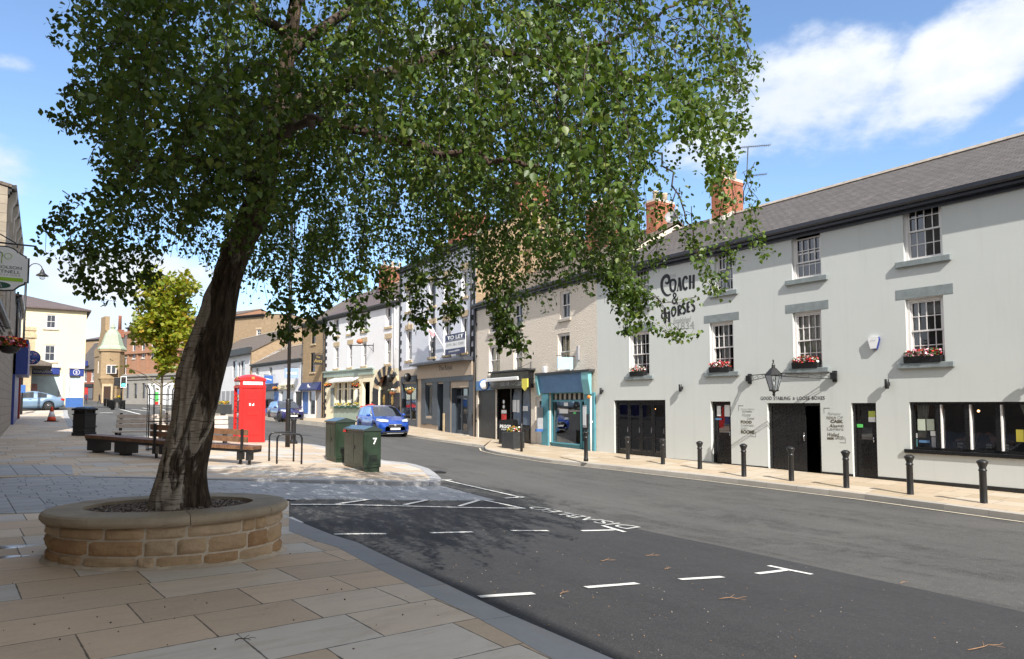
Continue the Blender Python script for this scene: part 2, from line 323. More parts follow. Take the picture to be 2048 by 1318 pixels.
REDP=mat('bright red paint',(.62,.022,.02),.35,.1,3,dirt=.1); ORANGE=mat('orange red plastic',(.75,.09,.03),.5,.1,5); INK=mat('black lettering paint',(.014,.014,.018),.6,.1,9); INKB=mat('bronze lettering paint',(.10,.085,.055),.6,.2,9)
INKG=mat('pale grey lettering paint',(.30,.31,.30),.6,.2,9); GREENC=mat('dark green cabinet paint',(.017,.032,.018),.35,.3,2.5,.1,30,dirt=.3); COPPER=mat('verdigris copper',(.36,.43,.31),.6,.2,4)
WOOD=mat('brown hardwood slats',(.17,.085,.045),.55,.35,7,.25,60); WOODG=mat('silvered hardwood',(.60,.52,.46),.7,.15,6,.3,50); LIME=mat('lime green paint',(.30,.55,.02),.5,.05); DKGREEN=mat('dark green sign',(.01,.07,.045),.4,.1)
GREYM=mat('grey plastic',(.33,.33,.35),.5,.08); CHROME=mat('bright metal',(.6,.6,.62),.25,.1,5,metal=1.); RUBBER=mat('tyre rubber',(.02,.02,.02),.8,.2,20); TERRA=mat('terracotta bowl',(.38,.13,.05),.7,.15)
def emis(name,c,s):
    t=NT(name); return t.done(t.pr(c,.4,0,.5,None,0,c,s))
BULB=emis('warm bulb',(1,.45,.15),6.); GREENL=emis('green traffic lamp',(.05,.9,.55),2.5)
def inpoly(pts,poly):
    pts=np.asarray(pts,float); P=np.asarray(poly,float); x,y=pts[:,0],pts[:,1]; ins=np.zeros(len(pts),bool)
    for i in range(len(P)):
        (x1,y1),(x2,y2)=P[i],P[(i+1)%len(P)]
        c=((y1>y)!=(y2>y)); xx=(x2-x1)*(y-y1)/((y2-y1) if abs(y2-y1)>1e-12 else 1e-12)+x1
        ins^=c&(x<xx)
    return ins
def densify(poly,step,closed=True):
    out=[]; n=len(poly)
    for i in range(n if closed else n-1):
        a=Vector(poly[i][:2]); b=Vector(poly[(i+1)%n][:2]); k=max(1,int((b-a).length/step))
        out+=[a.lerp(b,j/k) for j in range(k)]
    if not closed: out.append(Vector(poly[-1][:2]))
    return out
def sheet(name,poly,up,m,step=.6,skirt=0.,kind='structure',zf=None):
    B=densify(poly,step); xs=[p[0] for p in B]; ys=[p[1] for p in B]
    gx=np.arange(min(xs)+step/2,max(xs),step); gy=np.arange(min(ys)+step/2,max(ys),step)
    G=np.array([(x,y) for x in gx for y in gy]).reshape(-1,2)
    if len(G): G=G[inpoly(G,B)]
    allp=[Vector((p[0],p[1])) for p in B]+[Vector(g) for g in G]; n=len(B)
    V,E,Fc,_,_,_=delaunay_2d_cdt(allp,[],[list(range(n))],1,1e-4)
    V=np.array([(v.x,v.y) for v in V]); Z=zf(V) if zf else zgv(V)+(up(V) if callable(up) else up)
    mb=MB(); vv=[(a[0],a[1],z) for a,z in zip(V,Z)]; ff=[]
    for f in Fc:
        a,b,c=[V[i] for i in f[:3]]
        ff.append(f if (b[0]-a[0])*(c[1]-a[1])-(b[1]-a[1])*(c[0]-a[0])>0 else f[::-1])
    mb.add(vv,ff,0,True)
    if skirt:
        bz=zf(np.array([(p[0],p[1]) for p in B])) if zf else zgv([(p[0],p[1]) for p in B])+(up(np.array([(p[0],p[1]) for p in B])) if callable(up) else up)
        t=[(p[0],p[1],z) for p,z in zip(B,bz)]+[(p[0],p[1],z-skirt) for p,z in zip(B,bz)]
        mb.add(t,[(i,n+i,n+(i+1)%n,(i+1)%n) for i in range(n)]+[((i+1)%n,n+(i+1)%n,n+i,i) for i in range(0)])
    o=mb.build(name,m); tag(o,kind=kind); return o
def G2(X,Y,up=0.): p=at_g(X,Y,up); return Vector((p.x,p.y))
UST=Vector((-.566,.824)); NST=Vector((.824,.566))   # street direction (away), and across it towards the public house
# --- road sheet: fine near, coarse to the horizon
gxs=sorted(set(list(np.arange(-10,16,.4))+list(np.arange(-60,40,1.0))+list(np.arange(-140,140,7.))+[-900,-600,-350,-200,200,350,600,900])); gys=sorted(set(list(np.arange(0,24,.4))+list(np.arange(-14,80,1.0))+list(np.arange(-60,200,7.))+[-400,-200,300,500,900]))
gxs=[a for i,a in enumerate(gxs) if i==0 or a-gxs[i-1]>.05]; gys=[a for i,a in enumerate(gys) if i==0 or a-gys[i-1]>.05]
XY=np.array([(x,y) for y in gys for x in gxs]); Z=zgv(XY); nx=len(gxs)
mb=MB(); mb.add([(a[0],a[1],z) for a,z in zip(XY,Z)],[(j*nx+i,j*nx+i+1,(j+1)*nx+i+1,(j+1)*nx+i) for j in range(len(gys)-1) for i in range(nx-1)],0,True)
tag(mb.build('road',A_ROAD),kind='structure')
# --- near pavement (foreground), its granite kerb, the dark parking bays
ko=[(578,1036),(610,1048),(665,1070),(715,1085),(790,1121),(874,1160),(945,1194),(1015,1227),(1120,1272),(1221,1316)]
ki=[(578,1062),(625,1080),(676,1095),(755,1137),(863,1192),(945,1231),(1026,1274),(1073,1301),(1105,1318)]
KO=[G2(*p,.1) for p in ko]; KI=[G2(*p,.1) for p in ki]
d=(KO[-1]-KO[-3]).normalized(); KO.append(KO[-1]+d*9); KI.append(KI[-1]+d*9.3)
fac_pt=Vector((-27.5,38)); 
def fac(t): return fac_pt-UST*t       # line of the left-hand shop fronts
nb=[G2(578,1003,.1),G2(95,1022,.1),G2(-260,1032,.1)]   # back edge, behind the planter
wl=fac(27.0)
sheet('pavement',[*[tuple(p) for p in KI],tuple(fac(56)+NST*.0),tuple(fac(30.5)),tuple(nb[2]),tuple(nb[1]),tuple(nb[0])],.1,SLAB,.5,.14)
sheet('kerb',[*[tuple(p) for p in KO],*[tuple(p) for p in reversed(KI)]],.102,KERB,.4,.16)
# granite setts of the dropped crossing
sn=[(150,954),(330,957),(600,960),(860,964)]
SN=[G2(*p,.04) for p in sn]; tip=G2(990,1000,.02); SL=G2(-260,962,.09)
EA=G2(572,998.5,.02)
def cross_up(V):
    V=np.asarray(V); u=V@np.array([NST.x,NST.y]); u0=SN[0].dot(NST); u1=tip.dot(NST); k=np.clip((u-u0)/(u1-u0),0,1); e=(tip-EA).normalized(); d=(V-np.array([EA.x,EA.y]))@np.array([-e.y,e.x]); al=(V-np.array([EA.x,EA.y]))@np.array([e.x,e.y]); g=np.clip(np.where(al<-.3,1.,d/1.3),0,1); return .02+.084*(1-k*k*(3-2*k))*g
sheet('crossing',[tuple(nb[0]+Vector((-.1,-.05))),tuple(EA),tuple(tip),*[tuple(p) for p in reversed(SN)],tuple(G2(0,958,.09)),tuple(SL),tuple(nb[2]),tuple(nb[1])],cross_up,SETT,.5,.12)
# ribbed tactile flags either side
sheet('tactile_paving',[tuple(G2(-200,1033,.1)),tuple(G2(88,1026,.1)),tuple(G2(93,996,.1)),tuple(G2(-200,1000,.1))],.108,TACT,.5,.01)
# far pavement + island with benches
isl_front=[(860,962),(750,960.5),(600,958),(400,955),(200,951.5),(150,951)]
isl_back=[(300,873),(400,876),(524,881),(560,884),(620,890),(700,907),(755,921.5),(780,924),(800,926),(816,929.5),(839,937),(851,946),(860,955)]
IF=[G2(*p,.11) for p in isl_front]; IB=[G2(*p,.11) for p in isl_back]
PL=[G2(40,822,.1),G2(126,821,.1),G2(129,838,.1),G2(135,852,.1),G2(152,868,.1),G2(200,872,.1)]
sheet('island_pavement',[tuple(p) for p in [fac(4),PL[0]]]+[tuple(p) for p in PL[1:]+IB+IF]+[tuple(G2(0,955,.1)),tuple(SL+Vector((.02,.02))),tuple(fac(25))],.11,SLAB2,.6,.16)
sheet('tactile_paving',[tuple(G2(-150,952,.11)),tuple(G2(147,950,.11)),tuple(G2(143,930,.11)),tuple(G2(-150,931,.11))],.119,TACT,.5,.01)
# kerb strip round the island
def strip(name,pts,w,up,m,side=1,skirt=.12,step=.4):
    P=[Vector(p) for p in densify([tuple(p) for p in pts],step,False)]; n=len(P); N=[]
    for i in range(n):
        t=(P[min(i+1,n-1)]-P[max(i-1,0)]).normalized(); N.append(Vector((-t.y,t.x))*side)
    a=[p for p in P]; b=[p+q*w for p,q in zip(P,N)]
    za=zgv([tuple(p) for p in a])+up; zb=zgv([tuple(p) for p in b])+up
    mb=MB(); vs=[(p.x,p.y,z) for p,z in zip(a,za)]+[(p.x,p.y,z) for p,z in zip(b,zb)]+[(p.x,p.y,z-skirt) for p,z in zip(a,za)]+[(p.x,p.y,z-skirt) for p,z in zip(b,zb)]
    fs=[]
    for i in range(n-1): fs+=[(i,i+1,n+i+1,n+i),(2*n+i,2*n+i+1,i+1,i),(n+i,n+i+1,3*n+i+1,3*n+i)]
    bm=mb.add(vs,fs); o=mb.build(name,m); return o
tag(strip('island_kerb',PL[1:]+IB+IF[:-1],.28,.116,KERB,1,.15),kind='structure')
# dark parking bays
br=[(1062,1016),(1150,1034),(1262,1056),(1430,1091),(1622,1133),(1830,1178),(2048,1226)]
BR=[G2(*p) for p in br]; dd=(BR[-1]-BR[-2]).normalized()
nbk=[tuple(p+Vector((-.05,-.03))) for p in KO]
sheet('parking_bay',nbk+[tuple(BR[-1]+dd*16+NST*0)]+[tuple(p) for p in reversed(BR)]+[tuple(tip)],.012,A_BAY,.35)
# --- painted lines
def line(X0,Y0,X1,Y1,w=.085,m=None,name='road_marking',up=.02):
    a=G2(X0,Y0); b=G2(X1,Y1); t=(b-a).normalized(); q=Vector((-t.y,t.x))*w/2; k=max(2,int((b-a).length/.25))
    mb=MB(); vs=[]
    for i in range(k+1):
        p=a.lerp(b,i/k)
        for s in (-1,1):
            e=p+q*s*(1+R.uniform(-.12,.12)); vs.append((e.x,e.y,zg(e.x,e.y)+up))
    mb.add(vs,[(2*i,2*i+1,2*i+3,2*i+2)[::-1] for i in range(k)]); return tag(mb.build(name,m or LINE),kind='structure')
for L in ((958,1197.5,1067,1190.5),(1172,1178.5,1275,1170),(1360,1162,1445,1156.5),(1513,1150,1577,1142),(1537,1134,1624,1151.5),
          (668,1071,772,1070),(861,1068.5,945,1066),(1022,1063.5,1096,1063.5),(1163,1063.5,1228,1062),(1205,1053,1250,1066),
          (582,1011,1050,1018),(580,1001,625,997.5),(672,1010.5,752,998.5),(808,1011.5,862,1000),(918,1014,962,1000.5),(962,1000.5,1050,1019),
          (872,961.5,903,961),(892,962,1046,997),(1010,998,1048,995),(578,1036.5,602,1048)): line(*L)
line(240,819,280,829,.16)
for a in ((262,819,300,823),(285,816,330,821),(300,812,350,816),(200,826,226,826)): line(*a,.22)
def road_text():
    a=G2(1262,1059); b=G2(1058,1016); t=(b-a).normalized(); L=(b-a).length
    o=text('DISABLED',FAINT,None,'road_lettering',w=L,h=.42,rot=(0,0,0),bold=.0,align='LEFT'); q=Vector((-t.y,t.x))
    for v in o.data.vertices:
        p=a+t*v.co.x+q*(v.co.y-.30); v.co=(p.x,p.y,zg(p.x,p.y)+.02)
    tag(o,kind='structure')
road_text()
# --- north pavement: loft between kerb line and wall line
NK=[((2420,1076),2.15),((2048,1030),2.15),((1740,990),2.15),((1400,950),2.12),((1240,933),2.10),((1100,920),2.07),((1005,906),2.02),((972,899),1.98),((969,893.5),1.945)]
NKP=[at_h(*p,h) for p,h in NK]
NK2=[((968,891),1.93),((873,878.5),1.75),((818,870),1.64),((717,852.5),1.42),((652,845.5),1.29),((600,840),1.17),((520,833),.98),((440,827),.76),((330,822),.5)]
NKP2=[at_h(*p,h) for p,h in NK2]
# ---------------------------------------------------------------- facades
class Fac:
    """vertical plane through plan points A (left) and B (right) as seen from the street"""
    def __init__(s,A,B,z0):
        s.A=Vector(A); s.B=Vector(B); s.W=(s.B-s.A).length; s.u=(s.B-s.A)/s.W; s.n=Vector((-s.u.y,s.u.x)); s.z0=z0; s.rz=math.atan2(s.u.y,s.u.x)
        s.g=[zg(*(s.A+s.u*t)) for t in (0,s.W)]
    def loc(s,X,Y,off=0.):
        r=ray(X,Y); d=Vector((r.x,r.y)); A=s.A+s.n*off
        # d*t = A + u*k
        det=d.x*(-s.u.y)+s.u.x*d.y; t=(A.x*(-s.u.y)+s.u.x*A.y)/det; P=d*t
        return (P-A).dot(s.u),CAMZ+r.z*t-s.z0
    def u_(s,X): return s.loc(X,808)[0]
    def rect(s,X0,Y0,X1,Y1,off=0.):
        a=s.loc(X0,Y0,off); b=s.loc(X1,Y1,off); return (a[0],b[0],b[1],a[1])     # u0,u1,z0,z1
    def root(s,name,label,cat='building',group=None): return thing(name,label,cat,(s.A.x,s.A.y,s.z0),s.rz,group)
    def world(s,u,z,off=0.): p=s.A+s.u*u+s.n*off; return Vector((p.x,p.y,s.z0+z))
def wall(mb,W,z0,z1,ops,mi=0,ri=None,depth=.2,u0=0.,y=0.):
    """front wall in the plane y with openings (u0,u1,z0,z1) and their reveals"""
    us=sorted({u0,W,*[o[0] for o in ops],*[o[1] for o in ops]}); zs=sorted({z0,z1,*[o[2] for o in ops],*[o[3] for o in ops]})
    us=[u for u in us if u0<=u<=W]; zs=[z for z in zs if z0<=z<=z1]
    for i in range(len(us)-1):
        for j in range(len(zs)-1):
            cu=(us[i]+us[i+1])/2; cz=(zs[j]+zs[j+1])/2
            if any(o[0]<cu<o[1] and o[2]<cz<o[3] for o in ops): continue
            mb.quad((us[i],y,zs[j]),(us[i+1],y,zs[j]),(us[i+1],y,zs[j+1]),(us[i],y,zs[j+1]),mi)
    for o in ops:
        a,b,c,d=max(o[0],u0),min(o[1],W),max(o[2],z0),min(o[3],z1); D=o[4] if len(o)>4 else depth; r=mi if ri is None else ri
        mb.quad((a,y,c),(a,y,d),(a,y+D,d),(a,y+D,c),r); mb.quad((b,y,d),(b,y,c),(b,y+D,c),(b,y+D,d),r)
        mb.quad((a,y,d),(b,y,d),(b,y+D,d),(a,y+D,d),r); mb.quad((b,y,c),(a,y,c),(a,y+D,c),(b,y+D,c),r)
def shell(mb,W,D,z0,z1,mi=0,u0=0.,gable=None):
    mb.quad((u0,D,z0),(u0,0,z0),(u0,0,z1),(u0,D,z1),mi); mb.quad((W,0,z0),(W,D,z0),(W,D,z1),(W,0,z1),mi); mb.quad((W,D,z0),(u0,D,z0),(u0,D,z1),(W,D,z1),mi)
    if gable:
        for u in (u0,W): mb.add([(u,0,z1),(u,D,z1),(u,gable[0],gable[1])],[(0,1,2)],mi)
def roof(root,W,D,ez,ry,rz_,m,over=.25,th=.08,u0=0.,ridge=None,name='roof',gut=None,side=.05):
    mb=MB(); s=(rz_-ez)/ry
    def slab(y0,z0,y1,z1):
        v=[]
        for u in (u0-side,W+side):
            for y,z in ((y0,z0),(y1,z1)): v+=[(u,y,z),(u,y,z-th)]
        mb.add(v,[(0,4,6,2),(1,3,7,5),(0,1,5,4),(2,6,7,3),(0,2,3,1),(4,5,7,6)])
    slab(-over,ez-s*over,ry,rz_); sb=(rz_-ez)/(D-ry); slab(D+over,ez-sb*over,ry+.001,rz_)
    o=mb.build(name,m,root)
    if ridge:
        k=MB(); n=max(2,int((W-u0)/.45))
        for i in range(n):
            a=u0+(W-u0)*i/n; b=u0+(W-u0)*(i+1)/n-.01
            k.prism([(-.17,-.07),(0,.06),(.17,-.07),(.14,-.1),(0,.03),(-.14,-.1)],a,b,0,T(0,ry,rz_+.03),'x')
        k.build('ridge_tiles',ridge,o)
    if gut:
        k=MB(); z=ez-s*over
        k.prism([(-over-.11,z-.0),(-over-.11,z-.1),(-over-.05,z-.14),(-over+.02,z-.14),(-over+.02,z-.02)],u0-side,W+side,0,None,'x')
        k.box(u0,W,-over+.02,-.002,z-.23,z-.145); k.box(u0,W,-.05,-.003,z-.33,z-.23)
        k.build('gutter',gut,root)
    return o
def sash(root,r,nx,ny,fm,gm,rec=.12,sill=None,lintel=None,curt=None,name='window',bar=.022,meet=True,openz=0.,split=.5,room=True,fw=.075):
    """sliding sash window in the opening r=(u0,u1,z0,z1): frame with bars; pane, sill, lintel, curtain as sub-parts"""
    a,b,c,d=r; mb=MB(); y=rec; cu=(a+b)/2
    mb.box(a,a+fw,y-.03,y+.1,c,d); mb.box(b-fw,b,y-.03,y+.1,c,d); mb.box(a+fw,b-fw,y-.03,y+.1,d-fw,d); mb.box(a+fw,b-fw,y-.03,y+.1,c,c+fw*.8)
    ia,ib,ic,id_=a+fw,b-fw,c+fw*.8,d-fw; mz=ic+(id_-ic)*split; st=.042
    def one(z0,z1,yy,n):
        mb.box(ia,ia+st,yy,yy+.035,z0,z1); mb.box(ib-st,ib,yy,yy+.035,z0,z1); mb.box(ia+st,ib-st,yy,yy+.035,z0,z0+st); mb.box(ia+st,ib-st,yy,yy+.035,z1-st,z1)
        for i in range(1,nx):
            u=ia+(ib-ia)*i/nx; mb.box(u-bar/2,u+bar/2,yy+.002,yy+.03,z0+st,z1-st)
        for j in range(1,n):
            z=z0+(z1-z0)*j/n; mb.box(ia+st,ib-st,yy+.004,yy+.028,z-bar/2,z+bar/2)
    if meet:
        one(mz-.02-openz,id_-openz,y,ny); one(ic,mz+.02,y+.04,ny)
    else: one(ic,id_,y,ny)
    o=mb.build(name,fm,root)
    g=MB(); g.quad((ia,y+.058,ic),(ib,y+.058,ic),(ib,y+.058,id_-openz),(ia,y+.058,id_-openz)); g.build('pane',gm,o)
    if sill:
        h,p,e=sill[:3]; k=MB(); k.bbox(a-e,b+e,-p,.1,c-h,c+.005,.012); k.build('sill',sill[3],o)
    if lintel:
        h,p,e=lintel[:3]; k=MB(); k.bbox(a-e,b+e,-p,.06,d+.001,d+h,.012); k.build('lintel',lintel[3],o)
    if room:
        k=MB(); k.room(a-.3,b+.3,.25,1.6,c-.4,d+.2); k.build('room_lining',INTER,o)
    if curt:
        for (f0,f1,cm) in curt:
            k=MB(); vs=[];n=26
            for i in range(n+1):
                t=i/n; u=ia+(ib-ia)*(f0+(f1-f0)*t); yy=y+.09+.02*math.sin(t*17+f0*9)
                vs+=[(u,yy,ic),(u,yy,id_)]
            k.add(vs,[(2*i,2*i+2,2*i+3,2*i+1) for i in range(n)],0,True); k.build('curtain',cm,o)
    return o
def chimney(parent,u0,u1,y0,y1,z0,z1,m,pots=2,cap=None,along='y',potm=None):
    mb=MB(); mb.box(u0,u1,y0,y1,z0,z1-.25,0); mb.box(u0-.025,u1+.025,y0-.025,y1+.025,z1-.25,z1-.12,0); mb.box(u0,u1,y0,y1,z1-.12,z1,1)
    for i in range(pots):
        t=(i+.5)/pots; x,y=((u0+u1)/2,y0+(y1-y0)*t) if along=='y' else (u0+(u1-u0)*t,(y0+y1)/2)
        mb.lathe([(.13,z1),(.12,z1+.3),(.15,z1+.34),(.14,z1+.42),(.1,z1+.43)],12,2,T(x,y,0))
    return mb.build('chimney',[m,MORT,potm or POT],parent)
def drainpipe(root,u,z0,z1,m,y=-.07,r=.045):
    mb=MB(); mb.tube([(u,y,z0),(u,y,z1)],r,8)
    for k in range(1,int((z1-z0)/1.8)+1): mb.box(u-.08,u+.08,y+.0,-.002,z0+k*1.8-.04,z0+k*1.8+.04)
    return mb.build('drainpipe',m,root)
def panel(root,name,r,y0,y1,m,b=.006):
    mb=MB(); mb.bbox(r[0],r[1],y0,y1,r[2],r[3],b); return mb.build(name,m,root)
ang=rad(34.5)
# wall line, chained from the near end of the public house
s_=lambda a:Vector((-math.sin(rad(a)),math.cos(rad(a))))
def hitline(P,a,X):
    "point on the line from P in direction a (deg left of forward) seen at picture column X"
    d=s_(a); k=ray(X,808).x; t=(P.x-k*P.y)/(k*d.y-d.x); return P+d*t
W0=Vector((11.9,15.9)); W1=hitline(W0,34.5,1195); Wr=W0-s_(34.5)*9.
W2=hitline(W1,29.,951.); W3=hitline(W2,31.,797.5); W4=hitline(W3,39.,648.); W5=hitline(W4,39.,604.); W6=hitline(W5,39.,503.); W7=hitline(W6,39.,392.)
WL=[Wr,W0,W1,W2,W3,W4,W5,W6,W7]
# base heights where each wall meets the pavement, read from the photograph
def basez(P,X,Y):
    r=ray(X,Y); return CAMZ+r.z*P.y
WZ=[basez(W0,2048,988)+.0,basez(W0,2048,988),basez(W1,1195,902.6),basez(W2,951,873.5),basez(W3,797.5,847.5),basez(W4,648,836),basez(W5,604,835.5),basez(W6,503,829),0]
WZ[8]=WZ[7]+.3
# pavement loft
def loft(name,K,Wp,m,km,kw=.3,skirt=.6):
    n=40; 
    def res(P):
        P=[Vector(p) for p in P]; L=[0]
        for i in range(1,len(P)): L.append(L[-1]+(P[i]-P[i-1]).length)
        out=[]
        for i in range(n+1):
            t=L[-1]*i/n; j=max(k for k in range(len(L)) if L[k]<=t+1e-9); j=min(j,len(P)-2); out.append(P[j].lerp(P[j+1],(t-L[j])/max(1e-9,L[j+1]-L[j])))
        return out
    a=res(K); b=res(Wp); c=[]
    for p,q in zip(a,b): dd=(q-p); c.append(p+dd*(kw/max(.4,Vector((dd.x,dd.y)).length)))
    mb=MB(); N=n+1
    vs=c+[p.lerp(q,.5) for p,q in zip(c,b)]+b; fs=[]
    for r in range(2):
        for i in range(n): fs.append((r*N+i,r*N+i+1,(r+1)*N+i+1,(r+1)*N+i)[::-1])
    mb.add(vs,fs,0,False); tag(mb.build(name,m),kind='structure')
    mb=MB(); up=Vector((0,0,.003)); vs=[p+up for p in a]+[p+up for p in c]+[p+up-Vector((0,0,skirt)) for p in a]
    mb.add(vs,[(i,i+1,N+i+1,N+i)[::-1] for i in range(n)]+[(2*N+i,2*N+i+1,i+1,i)[::-1] for i in range(n)]); tag(mb.build('kerb',km),kind='structure')
    return a
W3D=[Vector((p.x,p.y,z)) for p,z in zip(WL,WZ)]
wm=hitline(W1,29.,985.); wmz=WZ[2]+(WZ[3]-WZ[2])*((wm-W1).length/(W2-W1).length)
A1=loft('north_pavement',NKP,[W3D[0],W3D[1],W3D[2],Vector((wm.x,wm.y,wmz))],SLABN,KERBN)
A2=loft('north_pavement',NKP2,[Vector((wm.x,wm.y,wmz)),W3D[3],W3D[4],W3D[5],W3D[6],W3D[7],W3D[8]],SLABN,KERBN)
def cream_line(P,off):
    mb=MB(); n=len(P); vs=[]
    for i in range(n):
        t=(P[min(i+1,n-1)]-P[max(i-1,0)]); t=Vector((t.x,t.y)).normalized(); q=Vector((-t.y,t.x))
        if q.dot(NST)>0: q=-q
        for w in (off,off+.07):
            e=Vector((P[i].x,P[i].y))+q*w; vs.append((e.x,e.y,zg(e.x,e.y)+.012))
    mb.add(vs,[(2*i,2*i+1,2*i+3,2*i+2) for i in range(n-1)]); tag(mb.build('road_marking',CREAM_LINE),kind='structure')
cream_line(A1,.18); cream_line(A2,.2)
# ---------------------------------------------------------------- the public house
f=Fac(Wr*0+W1,Wr,min(WZ[0],WZ[2]))
PUB=f
pub=f.root('public_house','pale grey rendered pub with painted black lettering and dark slate roof')
eav=f.loc(1560,470)[1]; W=f.W
ox=f.rect
ops=[]
folding=ox(1228,800.5,1332,914); folding=(folding[0],folding[1],0.02,folding[3]); 
d1=ox(1421,803,1463,920); d1=(d1[0],d1[1],.02,d1[3]); gar=ox(1534,806,1644,945); gar=(gar[0],gar[1],.02,gar[3]); d2=ox(1702,806,1756,950); d2=(d2[0],d2[1],.02,d2[3])
lw=f.loc(1818,804); lw_z0=f.loc(1818,898)[1]; lw=(lw[0],lw[0]+4*(f.u_(1870)-f.u_(1824))+1.35,lw_z0,lw[1])
ops+=[folding,d1,gar,d2,lw]
w1=[ox(1258,665,1299,748),ox(1419,645,1468,743),ox(1585,628,1645,736),ox(1810,600,1891,727)]
w2=[ox(1266,528,1298,600),ox(1428,493,1466,579),ox(1582,461,1643,554),ox(1804,408,1886,522)]
z1=[sum(w[2] for w in w1)/4,sum(w[3] for w in w1)/4]; z2=[sum(w[2] for w in w2)/4,sum(w[3] for w in w2)/4]
w1=[(w[0],w[1],z1[0],z1[1]) for w in w1]; w2=[(w[0],w[1],z2[0],z2[1]) for w in w2]
# two more bays beyond the frame
st=w1[3][0]-w1[2][0]; 
w1.append((w1[3][0]+st,w1[3][1]+st,*z1)); w2.append((w2[3][0]+st,w2[3][1]+st,*z2))
eav=max(eav,z2[1]+.12)
D=8.6
m_=MB(); wall(m_,W,-.9,eav,ops+w1+w2,0,1,.17); shell(m_,W,D,-.9,eav,0,0.,(D/2,eav+1.0))
m_.build('wall',[PUBW,PUBW],pub)
prev=0
for o in sorted([folding,d1,gar,d2])+[(W,W)]:
    if o[0]-prev>.15: m_=MB(); m_.box(prev,o[0],-.012,.02,-.9,.11); m_.build('plinth',BLACKM,pub)
    prev=o[1]
rp=[f.loc(x,y,D/2)[1] for x,y in ((2040,285),(1760,345),(1520,407))]; rz_=sum(rp)/3; print('pub eave',eav,'ridge',rp,'W',W,'z0',f.z0,z1,z2)
rf=roof(pub,W,D,eav,D/2,rz_,SLATE,.22,.09,0.,RIDGE,gut=NAVY)
def chim_at(X0,X1,Ytop,off0,off1,wid,m,pots,par=None,ff=None,ridge=None,potm=None):
    ff=ff or f; u1=ff.loc(X1,Ytop,off1)[0]; zt=ff.loc(X0,Ytop,off0)[1]
    u0=ff.loc(X0,Ytop,off0)[0]; return chimney(par or rf,u0,u0+wid,off0,off1,ridge-1.2,zt,m,pots,potm=potm)
BRC=brick('orange red chimney brick',(.42,.125,.06),(.33,.10,.05),(.40,.31,.24),.23,.075,.01,var=.3)
ch=chim_at(1422,1443,358,3.7,4.95,.62,BRC,3,ridge=rz_)
ch2=chim_at(1292,1312,402,3.7,4.9,.62,BRC,2,ridge=rz_)
k=MB(); u0=f.loc(1422,358,3.7)[0]; s=(rz_-eav)/(D/2)
for uu in (u0-.02,u0+.60): k.prism([(3.6,eav+s*3.6+.0),(4.3,rz_+.02),(4.3,rz_+.16),(3.6,eav+s*3.6+.2)],uu,uu+.04,0,None,'x')
k.box(u0-.05,u0+.67,3.61,3.695,eav+s*3.6-.1,eav+s*3.7+.16); k.build('flashing',MORT,rf)
# windows
hs=(.13,.07,.14,GREYPAINT)
for i,w in enumerate(w1):
    c=[[(.02,.55,NET),(.8,.98,NET)],[(.3,.75,NET)],[(.0,.95,NET)],[(0.,.25,NET)],[(0.,.3,NET)]][i]
    sash(pub,w,4,2,WPAINT,GLASS,.12,(.14,.09,.22,GREYPAINT),None,c)
    k=MB(); k.bbox(w[0]-.24,w[1]+.24,-.006,.10,w[3]+.003,w[3]+.27,.006); k.build('lintel',GREYPAINT,pub)
k=MB(); w=w1[3]; k.box(w[0]+.1,w[1]-.1,.25,.27,w[3]-.42,w[3]-.05); k.build('roller_blind',NET,pub)
for i,w in enumerate(w2):
    sash(pub,w,4,2,WPAINT,GLASSD,.12,(.15,.09,.2,GREYPAINT),None,None,openz=.0 if i!=2 else .28,room=(i==2))
# folding doors
def glazed(parent,r,n,fm,gm,y=.12,st=.09,bot=.25,top=.1,name='folding_door',handle=True,gap=.012,mid=None):
    a,b,c,d=r
    for i in range(n):
        x0=a+(b-a)*i/n+gap/2; x1=a+(b-a)*(i+1)/n-gap/2; k=MB()
        k.box(x0,x0+st,y,y+.05,c,d); k.box(x1-st,x1,y,y+.05,c,d); k.box(x0+st,x1-st,y,y+.05,c,c+bot); k.box(x0+st,x1-st,y,y+.05,d-top,d)
        if mid: k.box(x0+st,x1-st,y+.002,y+.048,c+(d-c)*mid-.05,c+(d-c)*mid+.05)
        o=k.build(name,fm,parent); g=MB(); g.quad((x0+st,y+.025,c+bot),(x1-st,y+.025,c+bot),(x1-st,y+.025,d-top),(x0+st,y+.025,d-top)); g.build('pane',gm,o)
        if handle: h=MB(); h.box(x1-.06,x1-.03,y-.04,y-.0,(c+d)/2-.1,(c+d)/2+.1); h.build('handle',CHROME,o)
a,b,c,d=folding; k=MB(); k.box(a,a+.1,.08,.2,c,d); k.box(b-.1,b,.08,.2,c,d); k.box(a+.1,b-.1,.08,.2,d-.1,d); k.build('door_frame',BLACK,pub)
glazed(pub,(a+.1,b-.1,c+.02,d-.1),4,BLACK,GLASS,.11,.075,.24,.09)
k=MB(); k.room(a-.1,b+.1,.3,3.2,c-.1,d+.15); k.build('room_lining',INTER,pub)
k=MB(); k.ball((a+.75,1.5,d-.35),.045); k.build('ceiling_lamp',BULB,pub)
for i in range(3):
    k=MB(); x=a+.5+i*.9; k.box(x-.35,x+.35,1.0,1.6,.7,.74); k.tube([(x,1.3,0),(x,1.3,.7)],.04); k.build('bar_table',WOOD,pub)
